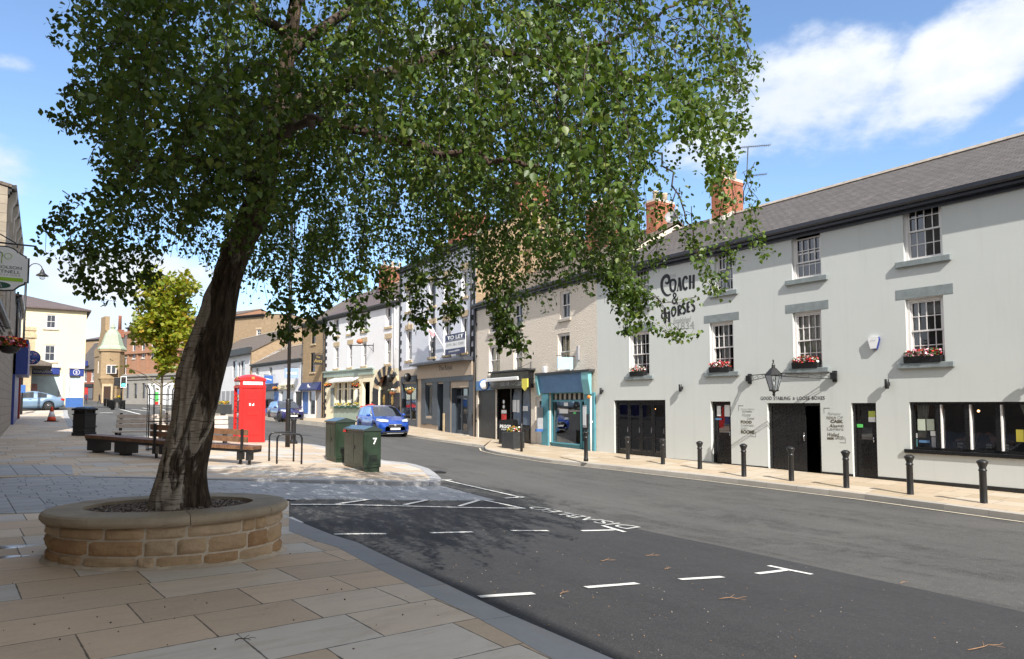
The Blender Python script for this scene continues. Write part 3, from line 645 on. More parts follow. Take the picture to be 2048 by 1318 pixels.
# black doors
def door(parent,r,y,m,glass_top=None,name='door',boards=5,gm=None):
    a,b,c,d=r; k=MB(); k.box(a,a+.07,y-.04,y+.08,c,d); k.box(b-.07,b,y-.04,y+.08,c,d); k.box(a+.07,b-.07,y-.04,y+.08,d-.07,d); k.build('door_frame',m,parent)
    a+=.075;b-=.075;d-=.075; k=MB(); gz=c+(d-c)*.5 if glass_top else d
    k.box(a,b,y,y+.045,c,c+.28); k.box(a,a+.11,y,y+.045,c+.28,d); k.box(b-.11,b,y,y+.045,c+.28,d); k.box(a+.11,b-.11,y,y+.045,d-.11,d); k.box(a+.11,b-.11,y,y+.045,gz-.06,gz+.06)
    n=boards
    for i in range(n): x0=a+.11+(b-a-.22)*i/n; k.box(x0+.004,x0+(b-a-.22)/n-.004,y+.014,y+.03,c+.28,gz-.06)
    o=k.build(name,m,parent)
    if glass_top: g=MB(); g.quad((a+.11,y+.02,gz+.06),(b-.11,y+.02,gz+.06),(b-.11,y+.02,d-.11),(a+.11,y+.02,d-.11)); g.build('pane',gm or GLASSD,o)
    h=MB(); h.tube([(b-.055,y-.05,c+1.0),(b-.055,y-.05,c+1.14)],.011,6); h.box(b-.075,b-.035,y-.045,y,c+1.02,c+1.06); h.build('handle',CHROME,o)
    return o
o1=door(pub,d1,.16,BLACK,True); o2=door(pub,d2,.13,BLACK,True)
def paper(root,ff,X0,Y0,X1,Y1,m,y,name='notice'):
    r=ff.rect(X0,Y0,X1,Y1,y); k=MB(); k.box(r[0],r[1],y-.004,y,r[2],r[3]); return k.build(name,m,root),r
for a_ in ((1434,812,1442,832,WHITE),(1449,810,1460,833,WHITE),(1430,836,1444,840,TEALB),(1450,834,1459,848,NAVYS)): paper(pub,f,*a_,.158)
GNOTE=mat('green fire exit sticker',(.12,.6,.14),.5,.05); YNOTE=mat('yellow green notice',(.50,.56,.10),.5,.1)
for a_ in ((1714,848,1726,855,GNOTE),(1737,822,1751,834,YNOTE),(1737,834,1751,844,WHITE)): paper(pub,f,*a_,.128)
# stable door: left leaf shut, right side open onto the dark passage
a,b,c,d=gar; k=MB(); k.box(a,a+.1,.1,.22,c,d); k.box(b-.1,b,.1,.22,c,d); k.box(a+.1,b-.1,.1,.22,d-.09,d); k.build('door_frame',BLACK,pub)
mx=f.u_(1606); k=MB(); n=9
for i in range(n): x0=a+.1+(mx-a-.1)*i/n; k.bbox(x0+.002,x0+(mx-a-.1)/n-.002,.12,.16,c+.03,d-.09,.006)
o=k.build('stable_door',BLACK,pub); h=MB(); h.box(mx-.06,mx-.02,.08,.12,c+.95,c+1.2); h.tube([(mx-.04,.07,c+1.0),(mx-.04,.05,c+1.12)],.014,6); h.build('latch',CHROME,o)
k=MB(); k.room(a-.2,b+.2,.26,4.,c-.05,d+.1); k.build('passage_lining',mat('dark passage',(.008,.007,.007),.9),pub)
k=MB(); k.ball((b-.5,2.2,d-.25),.022); k.ball((b-.64,2.3,d-.33),.018); k.build('passage_lamp',BULB,pub)
# long bar window
a,b,c,d=lw; k=MB(); k.box(a,a+.09,.08,.2,c,d); k.box(a+.09,b,.08,.2,d-.07,d); k.box(a+.09,b,.08,.2,c,c+.06)
mu=[f.u_(x) for x in (1876,1934,1996)]; mu.append(mu[-1]+(mu[-1]-mu[-2])); mu=[m for m in mu if m<b-.1]
for m in mu: k.box(m-.09,m+.02,.06,.2,c+.06,d-.07)
k.box(b-.09,b,.08,.2,c+.06,d-.07); o=k.build('bar_window',BLACK,pub)
k=MB()
for m in mu: k.box(m+.021,m+.045,.055,.2,c+.06,d-.07)
k.build('mullion_trim',WPAINT,o)
g=MB(); g.quad((a+.09,.15,c+.06),(b-.09,.15,c+.06),(b-.09,.15,d-.07),(a+.09,.15,d-.07)); g.build('pane',GLASS,o)
k=MB(); k.bbox(a-.14,b+.12,-.06,.1,c-.1,c+.0,.01); k.build('sill',BLACK,o)
k=MB(); k.room(a-.1,b+.1,.24,3.6,c-.4,d+.2); k.build('room_lining',INTER,o)
k=MB(); k.box(a+.05,b-.05,.24,.75,c-.02,c+.015); k.build('window_board',WOOD,o)
def drape(u0,u1,v0,v1,z0,z1,y,m,par):
    k=MB(); vs=[]; n=30
    for i in range(n+1):
        t=i/n; yy=y+.04*math.sin(t*30); vs+=[(v0+(v1-v0)*t,yy,z0),(u0+(u1-u0)*t,yy,z1)]
    k.add(vs,[(2*i,2*i+2,2*i+3,2*i+1) for i in range(n)],0,True); k.build('curtain',m,par)
drape(a+.1,a+.42,a+.1,a+.3,c+.3,d-.07,.22,CURTAIN,o)
uu=f.u_(2032); drape(uu,uu+.55,uu+.3,uu+.5,c+.25,d-.07,.22,CURTAIN,o)
for x,y in ((1879,813),(1957,822),(2005,822)):
    u,z=f.loc(x,y,1.2); k=MB(); k.ball((u,1.2,z),.03 if x>1900 else .045); k.build('hanging_bulb',BULB,o)
PGREEN=mat('pale green menu paper',(.50,.55,.45),.7,.06,9)
for a_ in ((1835,838,1851,861,PGREEN),(1853,838,1869,861,PGREEN),(1825,866,1835,876,WHITE),(1825,878,1835,893,TEALL),(1838,880,1860,886,TEALB),(1861,862,1871,872,WHITE),(1863,873,1872,895,GREYM),(2032,859,2048,884,YELLOW)): paper(o,f,*a_,.145)
for X0,Y0,X1,Y1,tx in ((1880,880,1891,896,('2 FOR','£850')),(1914,882,1926,898,('Lunch','SPECIAL')),(1937,884,1950,898,('DON\'T','MISS OUT')),(1972,886,1984,899,('LUNCH','£ 7.95')),(2004,887,2018,900,('KIDS','MENU'))):
    p,r=paper(o,f,X0,Y0-1,X1+1,Y1,BLACKM,.22,'chalk_board'); hh=(r[3]-r[2])
    for i,s in enumerate(tx): text(s,WHITE,p,'lettering',((r[0]+r[1])/2,.205,r[3]-hh*(.45+.42*i)),w=(r[1]-r[0])*.85,h=hh*.25,bold=.02)
# horse statuettes behind the glass
def horse(u,z,s,flip,m):
    b=bpy.data.meshes.new('horse_figure'); V=[(0,0,.5),(.3,0,.52),(.42,0,.75),(.5,0,.86),(.66,0,.76),(-.28,0,.5),(.28,.06,.25),(.42,.06,.12),(.28,-.06,.25),(.2,-.06,0),(-.34,.06,.25),(-.3,.06,0),(-.34,-.06,.25),(-.45,-.06,.02),(-.42,0,.52),(-.6,0,.3)]
    E=[(0,1),(1,2),(2,3),(3,4),(0,5),(1,6),(6,7),(1,8),(8,9),(5,10),(10,11),(5,12),(12,13),(5,14),(14,15)]
    b.from_pydata([(x*flip*s,y*s,zz*s) for x,y,zz in V],E,[]); b.materials.append(m); ob=bpy.data.objects.new('horse_figure',b); COL.objects.link(ob); ob.location=f.world(u,z,.45); ob.rotation_euler=(0,0,f.rz)
    ob.modifiers.new('s','SKIN'); rr=[.15,.15,.09,.07,.04,.15,.05,.03,.05,.03,.06,.03,.06,.03,.03,.02]
    for i,v in enumerate(b.skin_vertices[0].data): v.radius=(rr[i]*s,rr[i]*s); v.use_root=(i==0)
    ob.modifiers.new('u','SUBSURF').levels=1; return ob
HB=mat('brown varnished horse',(.16,.07,.035),.4,.3)
tag(horse(f.u_(1915),c+.0,.55,1,HB),'small brown horse figure on the bar window board behind the second pane','statuette',group='horse figures in the pub window')
tag(horse(f.u_(1985),c+.0,.55,-1,HB),'small brown horse figure behind the third pane of the bar window, beside the lunch boards','statuette',group='horse figures in the pub window')
# painted lettering on the wall
def T_(s,X0,X1,Yb,m,h=None,ht=None,**k):
    u0,z=f.loc(X0,Yb); u1=f.u_(X1); Xm=(X0+X1)/2
    return text(s,m,pub,'lettering',((u0+u1)/2,-.004,z),w=u1-u0,h=h,**k)
def zat(X,Y): return f.loc(X,Y)[1]
def LT(s,X0,X1,Yt,Yb,m,**k):
    Xm=(X0+X1)/2; z0=zat(Xm,Yb); z1=zat(Xm,Yt); u0=f.u_(X0); u1=f.u_(X1); return text(s,m,pub,'lettering',((u0+u1)/2,-.005,z0),w=u1-u0,h=z1-z0,**k)
LT('THE',1342,1356,548,554,INKG)
def swash(pts,wd,m):
    P=[]
    for x,y in pts:
        u,z=f.loc(x,y); P.append((u,z))
    mb=MB(); n=len(P); vs=[]
    for i in range(n):
        a=Vector(P[max(i-1,0)]); b=Vector(P[min(i+1,n-1)]); t=(b-a).normalized(); q=Vector((-t.y,t.x))*wd[i]/2
        for s in (1,-1): vs.append((P[i][0]+q.x*s,-.005,P[i][1]+q.y*s))
    mb.add(vs,[(2*i,2*i+1,2*i+3,2*i+2) for i in range(n-1)]+[(2*i+2,2*i+3,2*i+1,2*i) for i in range(0)]); mb.build('lettering',m,pub)
def smooth(pts,k=4):
    out=[]; n=len(pts)
    for i in range(n-1):
        p0=Vector(pts[max(i-1,0)]);p1=Vector(pts[i]);p2=Vector(pts[i+1]);p3=Vector(pts[min(i+2,n-1)])
        for j in range(k):
            t=j/k; out.append(tuple(.5*((2*p1)+(p2-p0)*t+(2*p0-5*p1+4*p2-p3)*t*t+(3*p1-p0-3*p2+p3)*t**3)))
    out.append(tuple(pts[-1])); return out
cz=lambda x,y:(1300+x/8.24,530+y/8.24)
C=smooth([cz(258,275),cz(262,295),cz(290,300),cz(318,262),cz(310,205),cz(278,178),cz(230,205),cz(198,270),cz(194,350),cz(215,430),cz(255,485),cz(300,500),cz(350,475)])
wd=[.03+.11*math.sin(math.pi*i/(len(C)-1))**.7 for i in range(len(C))]; swash(C,wd,INK)
def GL(strokes,w=.085):
    for s in strokes: 
        c=smooth([cz(*p) for p in s]) if len(s)>2 else [cz(*p) for p in s]; swash(c,[w]*len(c),INK)
# O A C H
GL([[(380,240),(345,265),(335,335),(350,410),(380,430),(408,410),(422,330),(415,262),(380,240)]],.1)
GL([[(484,212),(512,415)]],.12); GL([[(484,212),(455,425)],[(462,345),(503,338)]],.045)
GL([[(612,235),(598,200),(568,208),(548,260),(546,320),(560,380),(590,398),(614,362)]],.1)
GL([[(660,175),(662,388)],[(720,168),(720,382)]],.11); GL([[(662,285),(720,280)],[(645,178),(676,175)],[(706,170),(736,167)],[(645,390),(678,386)],[(704,384),(736,380)],[(470,214),(498,212)],[(440,426),(470,422)],[(496,418),(528,413)]],.04)
# ampersand
GL([[(455,645),(400,530),(385,490),(405,465),(430,490),(420,525),(385,560),(372,605),(395,635),(430,620),(455,555)]],.06)
# H O R S E S
GL([[(248,700),(252,950)],[(316,760),(318,935)]],.11); GL([[(316,800),(250,785),(205,800),(190,840),(205,880),(225,865)]],.06); GL([[(235,955),(268,948)],[(302,938),(332,932)]],.04)
GL([[(390,690),(368,720),(360,770),(372,830),(398,835),(420,790),(425,740),(410,700),(390,690)]],.08)
GL([[(470,668),(473,838)]],.11); GL([[(470,668),(505,672),(515,705),(500,740),(473,748)],[(485,748),(520,815)]],.07)
GL([[(578,650),(562,632),(540,650),(545,690),(575,725),(580,770),(562,800),(540,780)]],.085)
GL([[(620,618),(622,782)]],.11); GL([[(620,618),(660,606)],[(622,700),(655,690)],[(622,780),(664,762)]],.055)
GL([[(732,615),(716,592),(692,605),(692,645),(725,680),(734,725),(716,758),(690,740)]],.085)
LT('Established',1349,1385,634,645,INKG,shear=.35); LT('1834',1358,1391,644,658,INKG)
LT('GOOD',1521.5,1544,793,800,INK,bold=.005); LT('STABLING',1547.5,1581,793,800,INK,bold=.005); LT('&',1586,1590.5,794,799.5,INK); LT('LOOSE',1594.5,1620,793,800,INK,bold=.01); LT('BOXES',1624,1650,792.5,799.5,INK,bold=.01)
for s,x0,x1,yt,yb,mm,sh,bo in (('PROUDLY SERVING',1482,1508,817,820,INKG,0,0),('CLASSIC',1484,1504,821.5,824.5,INKB,0,.01),('Home',1484,1501,826,833,INKG,.35,0),('Cooked',1493.5,1507.5,834.5,839,INKB,0,0),('FOOD',1481,1503,841,847,INKB,0,.05),('Comfortable',1481,1507,848,853,INKG,.35,0),('GUEST',1481,1494,855,859,INKG,0,0),('ROOMS',1481,1508,860,867.5,INKB,0,.05),
   ('Purveyor',1655,1682,824.5,832,INKG,.35,0),('PREMIUM',1652.5,1671,833,839,INKB,0,0),('OF',1674,1686,832,838,INKG,0,0),('CASK',1660,1686,839.5,846,INKB,0,.05),('Ales',1657,1674,848,855,INKB,.3,.01),('AND',1674,1686,849.5,854.5,INKB,0,.015),('Lagers',1653,1686,854.5,863,INKG,0,.02),('Walled',1653.5,1677,865.5,873,INKB,.35,.01),('BEER',1653,1667,874.5,879,INKB,0,.05),('GARDEN',1668.5,1687,872,879,INKB,0,.0)):
    LT(s,x0,x1,yt,yb,mm,shear=sh,bold=bo)
for X0,Y0,X1,Y1 in ((1477,811,1487,811.8),(1477,811,1478,821),(1503,873,1512,873.8),(1511,864,1512,873),(1648,816,1660,816.8),(1648,816,1649,826),(1680,885,1692,885.8),(1691,876,1692,885)):
    r=f.rect(X0,Y0,X1,Y1); k=MB(); k.box(r[0],r[1],-.006,-.001,min(r[2],r[3]),max(r[2],r[3])+.01); k.build('lettering',INKG,pub)
# ---------------------------------------------------------------- pebbledash building with the two shops
f2=Fac(W2,W1,min(WZ[2],WZ[3])); f=f2; W=f.W; ox=f.rect
pb=f.root('shop_building','cream pebbledash building above a black kebab shop and a turquoise shopfront')
ev=f.loc(960,604)[1]
gate=ox(956,781,991,878); blk=ox(993,778,1062,881); odr=ox(1071,794,1084,886); tw=ox(1099,785,1171,890)
gate=(gate[0],gate[1],-.1,gate[3]); blk=(blk[0],blk[1],-.2,blk[3]); odr=(odr[0],odr[1],-.1,odr[3]); tw=(tw[0],tw[1],-.1,tw[3],.3)
ws=[ox(978,692,1000,749),ox(1027,684,1044.5,744.5),ox(1115.5,668,1139.7,738.7),ox(1120,584,1139.7,635.5)]
ws.append((ws[0][0],ws[0][1],ws[3][2],ws[3][3])); ws.append((ws[1][0],ws[1][1],ws[3][2],ws[3][3]))
mb=MB(); wall(mb,W,-1.2,ev,[gate,blk,odr,tw]+ws,0,0,.16); shell(mb,W,9,-1.2,ev,0,0,(4.5,ev+2.4)); mb.build('wall',PEBB,pb)
rf2=roof(pb,W,9,ev,4.5,ev+2.6,SLATE2,.2,.09,ridge=RIDGE,gut=BLACKM); chimney(rf2,W*.45,W*.45+1.9,3.9,4.8,ev+1.2,ev+4.6,RBRICK,4,along='x'); chimney(rf2,.1,.75,3.2,5.6,ev+1.2,ev+4.2,SANDST2,3)
for w in ws: sash(pb,w,2,1,WPAINT,GLASS,.1,(.12,.07,.1,STONEG),None,[(0,1,NET)] if w[2]<ws[3][2]-.1 and w is not ws[2] else None,room=True)
mb=MB(); n=12
for i in range(n): x0=gate[0]+(gate[1]-gate[0])*i/n; mb.box(x0+.003,x0+(gate[1]-gate[0])/n-.003,.06,.1,-.6,gate[3])
mb.build('boarded_gate',ANTHR,pb)
o=panel(pb,'signboard',ox(951.7,763,990,780),-.06,-.002,TEALB); 
# black kebab shop
a,b,c,d=blk; r=ox(990,757,1068,779); k=MB(); k.bbox(r[0],r[1],-.28,-.003,d-.02,r[3]+.25,.02); o=k.build('fascia',BLACK,pb); k=MB(); k.box(r[0]-.05,r[1]+.15,-.4,-.003,r[3]+.26,r[3]+.34); k.build('cornice',ANTHR,o)
k=MB(); u0,zz=f.loc(985,761); u1,z2_=f.loc(1049,755.5); k.bbox(u0,u1,-.42,-.285,(zz+z2_)/2-.1,(zz+z2_)/2+.08,.03); k.build('rolled_awning',WHITE,pb)
def LTf(root,ff,s,X0,X1,Yt,Yb,m,off=-.005,**kw):
    Xm=(X0+X1)/2; z0=ff.loc(Xm,Yb,off)[1]; z1=ff.loc(Xm,Yt,off)[1]; u0=ff.loc(X0,808,off)[0]; u1=ff.loc(X1,808,off)[0]; return text(s,m,root,'lettering',((u0+u1)/2,off,z0),w=abs(u1-u0),h=z1-z0,**kw)
LTf(o,f,'HEXHAM',1000.5,1018,763,772,INKG,-.285,bold=.01); LTf(o,f,'KEBAB',1019,1029,766.5,770.5,INKG,-.285); LTf(o,f,'COUNTER',1030,1055,762,771,INKG,-.285,bold=.01)
k=MB(); k.box(a,b,.12,.16,-.6,.12); k.box(a,a+.1,.02,.16,.12,d); k.box(b-.14,b,.02,.16,.12,d); us=f.u_(1021); um=f.u_(1041)
k.box(us-.06,us+.06,.02,.16,.12,d); k.box(um-.04,um+.04,.05,.16,.12,d); zs=f.loc(1041,852)[1]; k.box(us+.06,b-.14,.06,.16,.12,zs); 
for i in range(4): x=us+.1+(b-us-.3)*i/4; k.bbox(x,x+(b-us-.4)/4,.03,.06,.2,zs-.12,.02)
fr=k.build('shopfront',BLACK,pb)
def archpane(u0,u1,z0,z1,y,m,par):
    pts=[(u0,z0),(u1,z0)]+[((u0+u1)/2+(u1-u0)/2*math.cos(t),z1-(u1-u0)*.45+(u1-u0)*.45*math.sin(t)) for t in [math.pi*i/10 for i in range(11)]]
    k=MB(); k.add([(p[0],y,p[1]) for p in pts],[tuple(range(len(pts)))]); return k.build('pane',m,par)
k=MB(); k.box(us+.06,b-.14,.11,.15,d-.16,d); k.build('transom',BLACK,fr)
k=MB(); k.box(us+.06,b-.14,.16,.2,zs,d); k.build('window_backing',BLACK,fr)
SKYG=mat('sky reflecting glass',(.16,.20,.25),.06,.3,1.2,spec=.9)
archpane(us+.09,um-.06,zs+.05,d-.06,.10,SKYG,fr); archpane(um+.06,b-.17,zs+.05,d-.06,.10,SKYG,fr)
k=MB(); k.room(a-.1,b+.1,.3,2.5,-.6,d+.1); k.build('room_lining',INTER,pb)
for a_ in ((1003,820,1013,827,WHITE),(1003,828,1013,845,REDP),(1023,800,1033,824,WHITE),(1034,800,1039,825,WHITE),(1046,812,1056,822,WHITE)): paper(pb,f,*a_,.03 if a_[0]<1020 else .09)
for yy in (803.5,813.5):
    u,z=f.loc(1008,yy,.03); k=MB(); k.lathe([(.0,-.01),(.1,-.01),(.1,.01),(.0,.01)],14,0,T(u,.02,z,rx=math.pi/2)); k.build('round_sticker',WHITE,pb)
door(pb,odr,.1,WPAINT,True,name='shop_flat_door')
# turquoise shop
a,b,c,d,_=tw; fa=ox(1081,751,1174,783); k=MB(); k.prism([(-.2,fa[3]),(-.1,d-.02),(-.003,d-.02),(-.003,fa[3])],f.u_(1084),f.u_(1172),0,None,'x'); fo=k.build('fascia',TEALB,pb)
k=MB(); k.box(f.u_(1080),f.u_(1190),-.3,-.003,fa[3]+.002,fa[3]+.1); k.build('cornice',ANTHR,fo)
k=MB(); 
for x0,x1 in ((1086,1099),(1172,1192)): k.bbox(f.u_(x0),f.u_(x1),-.09,-.003,-.6,d-.05,.012)
k.build('pilaster',TEAL,pb)
for x0,x1 in ((1080,1084),(1173,1187)):
    k=MB(); u0,u1=f.u_(x0),f.u_(x1); k.prism([(-.27,fa[3]),(-.27,fa[3]-.3),(-.15,d-.12),(-.093,d-.12),(-.093,fa[3])],u0,u1,0,None,'x'); k.build('console_bracket',TEALL,pb)
tz=f.loc(1130,802)[1]; sz=f.loc(1130,889)[1]; ud=f.u_(1158.5)
k=MB(); k.box(a,b,.1,.2,tz-.03,tz+.05); k.box(a,a+.07,.08,.2,-.6,d); k.box(ud-.05,ud+.05,.08,.2,-.6,tz-.03); k.box(b-.06,b,.08,.2,-.6,d); k.box(a+.07,ud-.05,.05,.2,-.6,sz); k.bbox(a+.02,ud-.02,-.0,.2,sz,sz+.06,.01); k.box(a+.07,b-.06,.1,.2,d-.06,d)
k.box(ud+.05,b-.06,.12,.16,-.6,.35); tf=k.build('shopfront',TEAL,pb)
g=MB(); g.quad((a+.07,.15,sz+.06),(ud-.05,.15,sz+.06),(ud-.05,.15,tz-.03),(a+.07,.15,tz-.03)); g.build('pane',GLASSC,tf)
g=MB(); g.quad((ud+.05,.15,.35),(b-.06,.15,.35),(b-.06,.15,tz-.03),(ud+.05,.15,tz-.03)); g.build('door_pane',GLASSD,tf)
k=MB(); n=7
for i in range(n): x=a+.1+(b-a-.2)*(i+.25)/n; k.box(x,x+.17,.16,.18,tz+.06,d-.06)
k.build('striped_transom',STONEG,tf); k=MB(); k.box(a,b,.185,.2,tz+.05,d); k.build('transom_backing',INTER,tf)
k=MB(); k.room(a-.1,b+.1,.31,3.,-.6,d+.1); k.build('room_lining',INTER2,pb)
k=MB(); 
for x,y in ((.55,1.8),(1.3,1.6)): k.box(a+x*1.5,a+x*1.5+.8,y,y+.6,.72+sz*.3,.76+sz*.3); k.box(a+x*1.5+.02,a+x*1.5+.08,y,y+.06,-.3,.72+sz*.3); k.box(a+x*1.5+.7,a+x*1.5+.76,y,y+.06,-.3,.72+sz*.3)
k.build('shop_table',WOOD,pb)
for a_ in ((1119,818,1136,827,WHITE),(1128,805,1136,812,WHITE),(1147,824,1152,828,GNOTE)): paper(pb,f,*a_,.14)
drainpipe(pb,f.u_(1186)+.02,-.6,f.loc(1186,792)[1],WHITE,-.13,.035); drainpipe(pb,.12,-.8,ev-.1,BLACKM)
# ---------------------------------------------------------------- the hotel with black quoins
f3=Fac(W3,W2,min(WZ[3],WZ[4])); f=f3; W=f.W; ox=f.rect
ry=f.root('hotel_building','tall pale blue white brick building with black corner stones above a dark grey hotel front')
ev=f.loc(872,505)[1]; sp=f.u_(868)
ws=[ox(854.6,651.8,867.5,715.4),ox(883.8,643.8,897.6,709.3),ox(919,635,931,703)]; zz=(sum(w[2] for w in ws)/3,sum(w[3] for w in ws)/3); ws=[(w[0]+.25,w[1]+.25,*zz) for w in ws]
bw=ox(812.6,660.8,823.5,720); up=[(w[0],w[1],w[3]+1.15,w[3]+2.75) for w in ws]; bw2=ox(812.6,582,825.5,620.7)
gf=f.loc(868,733)[1]  # top of the taupe ground floor
sw=ox(806,768,833,845); r1=ox(852,770,866,832); dr=ox(876,768,888,853); gd=ox(903,776,939,866)
sw=(sw[0],sw[1],-.2,sw[3]); dr=(dr[0],dr[1],-.2,dr[3],.7); gd=(gd[0],gd[1],.05,gd[3],.5); r1=(*r1,.3)
mb=MB(); wall(mb,W,gf,ev,ws+up+[bw,bw2],0,0,.18); shell(mb,W,9,-1.,ev,1,0,(4.5,ev+2.2)); mb.build('wall',[BBRICK,SANDST2],ry)
mb=MB(); wall(mb,W,-1.,gf-.002,[sw,r1,dr,gd],0,1,.2); mb.build('ground_floor_wall',[TAUPE,DGREY],ry)
for w in ws+up: sash(ry,w,2,1,WPAINT,GLASS,.14,(.14,.08,.12,STONE),None,[(0,1,NET)],room=False); k=MB(); k.bbox(w[0]-.12,w[1]+.12,-.03,.1,w[3]+.002,w[3]+.36,.01); k.build('lintel',STONE,ry)
for w in (bw,bw2):
    sash(ry,w,2,1,WPAINT,GLASS,.14,(.16,.09,.12,STONE),None,[(0,1,NET)],room=False); k=MB(); k.bbox(w[0]-.14,w[1]+.14,-.05,.1,w[3]+.002,w[3]+.34,.01); k.bbox((w[0]+w[1])/2-.12,(w[0]+w[1])/2+.12,-.08,.0,w[3]+.05,w[3]+.46,.01); k.build('lintel',STONE,ry)
def quoins(root,u,z0,z1,m,side=1,y=-.03,both=False):
    k=MB(); z=z0;i=0; dx=.24
    k.box(u-.03 if both else u,u+.19 if not both else u+.2,y,-.002,z0,z1)
    while z<z1-.28:
        if i%2==0:
            if side>0 or both: k.box(u+.2,u+.2+dx,y+.004,-.002,z,z+.28)
            if side<0 or both: k.box(u-.03-dx,u-.03,y+.004,-.002,z,z+.28)
        z+=.3;i+=1
    k.build('quoin',m,root)
BQ=mat('black painted quoins',(.02,.022,.028),.6,.15,4)
quoins(ry,0.02,gf,ev,BQ,1); quoins(ry,sp-.15,gf,ev,BQ,-1); quoins(ry,W-.24,gf,ev,BQ,-1)
rf3=roof(ry,W,9,ev,4.5,ev+2.4,SLATE3,.25,.09,ridge=RIDGE,gut=BLACKM); chimney(rf3,1.6,2.5,3.,5.6,ev+1.,ev+4.2,RBRICK,3); chimney(rf3,W-1.0,W-.2,3.,5.6,ev+1,ev+4.0,RBRICK,3)
c0=f.loc(836,731)[0]; cz_=f.loc(890,722.5)[1]; k=MB(); k.prism([(-.02,cz_+.12),(-.62,cz_-.02),(-.62,cz_-.14),(-.02,cz_-.14)],c0,W-.25,0,None,'x'); k.build('lead_canopy',mat('dark lead sheet',(.06,.065,.08),.5,.15),ry)
r=ox(838,737,940,752); k=MB(); k.box(c0+.1,W-.3,-.1,-.003,r[2]+.05,cz_-.14); o=k.build('fascia',TAUPE,ry); LTf(o,f,'The Royal',877,903.5,730.5,743,INK,-.104,bold=.01)
k=MB(); zt=r[2]+.05; 
k.box(f.u_(844),W-.25,-.08,.0-.003,zt-.3,zt); 
for x0,x1 in ((844,852),(866,876),(888,901),(939,946)): k.box(f.u_(x0),f.u_(x1),-.06,-.003,.5 if x0<870 else -.8,zt-.3)
k.box(f.u_(846),f.u_(870),-.07,-.003,.55,.9); k.build('shopfront',DGREY,ry)
k=MB(); k.bbox(f.u_(889),f.u_(891.5),-.12,-.062,-.8,1.25,.01); k.build('buff_post',STONE,ry)
a,b,c,d,_=r1; sash(ry,(a,b,c,d),1,1,DGREY,GLASS,.1,None,None,[(0.05,.45,CURTAIN)],name='shop_window',meet=False,room=False); k=MB(); k.room(a,b,.35,2.,c-.2,d+.1); k.build('room_lining',INTER,ry)
a,b,c,d,_=dr; k=MB(); k.box(a,b,.62,.68,c,d); k.box(a+.08,b-.08,.6,.62,c+1.,d-.2); k.build('recessed_door',DGREY,ry)
a,b,c,d,_=gd; tzz=d-.55; glazed(ry,(a+.04,b-.04,c+.02,tzz),3,DGREY,GLASS,.3,.08,.22,.08,name='glass_door'); k=MB(); k.box(a,b,.28,.38,tzz,tzz+.09); k.box(a,b,.28,.38,d-.06,d); 
for i in range(4): x=a+(b-a)*i/3; k.box(max(a,x-.03),min(b,x+.03),.28,.38,tzz+.09,d-.06)
k.build('transom',DGREY,ry); g=MB(); g.quad((a,.34,tzz+.09),(b,.34,tzz+.09),(b,.34,d-.06),(a,.34,d-.06)); g.build('transom_pane',GLASSD,ry)
k=MB(); k.room(a-.1,b+.1,.51,3.,c-.1,d+.1); k.build('room_lining',INTER,ry)
k=MB(); k.box(a-.1,b+.1,-.25,.3,-.8,c+.02); k.build('doorstep',STONEG,ry)
a,b,c,d=sw; k=MB(); k.box(a-.2,a,-.06,.1,-.8,d+.1); k.box(b,b+.15,-.06,.1,-.8,d+.1); k.box(a,b,-.03,.1,-.8,.75); k.box(a-.2,b+.15,-.1,-.003,d+.1,d+.5); k.box(a,b,.05,.12,d-.3,d); k.box((a+b)/2-.03,(a+b)/2+.03,.06,.12,.75,d-.3); o=k.build('shopfront',DGREY,ry)
g=MB(); g.quad((a,.1,.75),(b,.1,.75),(b,.1,d-.3),(a,.1,d-.3)); g.build('pane',GLASSC,o); k=MB(); k.room(a-.05,b+.05,.21,1.6,.4,d+.05); k.build('room_lining',INTER,ry)
for i in range(14):
    x=a+.15+(b-a-.3)*R.random(); z=.9+R.random()*(d-1.5); k=MB(); k.ball((x,.25+R.random()*.5,z),.11,0,1,(1,.6,1.3)); k.build('display_item',R.choice([REDP,ORANGE,GNOTE,YELLOW,TEALL,WHITE]),ry)
drainpipe(ry,W-.42,gf,ev-.1,BLACKM,-.09,.05)
# ---------------------------------------------------------------- white brick inn with the arched door
f4=Fac(W4,W3,min(WZ[4],WZ[5])); f=f4; W=f.W; ox=f.rect
inn=f.root('inn_building','white painted brick inn with sage fascia, tan lintels and black arched doorway')
ev=f.loc(700,624)[1]
wu=[ox(668.5,636,678,671),ox(695,631.6,704.7,667),ox(723.8,626,734,660.8),ox(771.7,616,783,651.7)]; z_=(sum(w[2] for w in wu)/4,sum(w[3] for w in wu)/4); wu=[(w[0],w[1],*z_) for w in wu]
wl_=[ox(668.5,693,677,735),ox(696,690,704,735.7),ox(723.7,686,732.5,731.5),ox(771,677,781.5,728)]; z_=(sum(w[2] for w in wl_)/4,sum(w[3] for w in wl_)/4); wl_=[(w[0],w[1],*z_) for w in wl_]
ev=max(ev,wu[0][3]+.4); fb=f.loc(700,752)[1]; ft=f.loc(700,744)[1]
win=ox(670,764,718,812); arch=ox(757,751,791,860); arch=(arch[0],arch[1],-.5,arch[3],.45); rec=ox(725,764,739,842); rec=(rec[0],rec[1],-.5,rec[3],.25); win=(*win,.3)
mb=MB(); wall(mb,W,ft,ev,wu+wl_,0,0,.16); shell(mb,W,9,-1.,ev,0,0,(4.5,ev+2.6)); mb.build('wall',WBRICK,inn)
mb=MB(); wall(mb,W,-1.,ft-.002,[win,(arch[0],arch[1],-1.,arch[3],.45),rec],0,0,.2); mb.build('ground_floor_wall',CREAMP,inn)
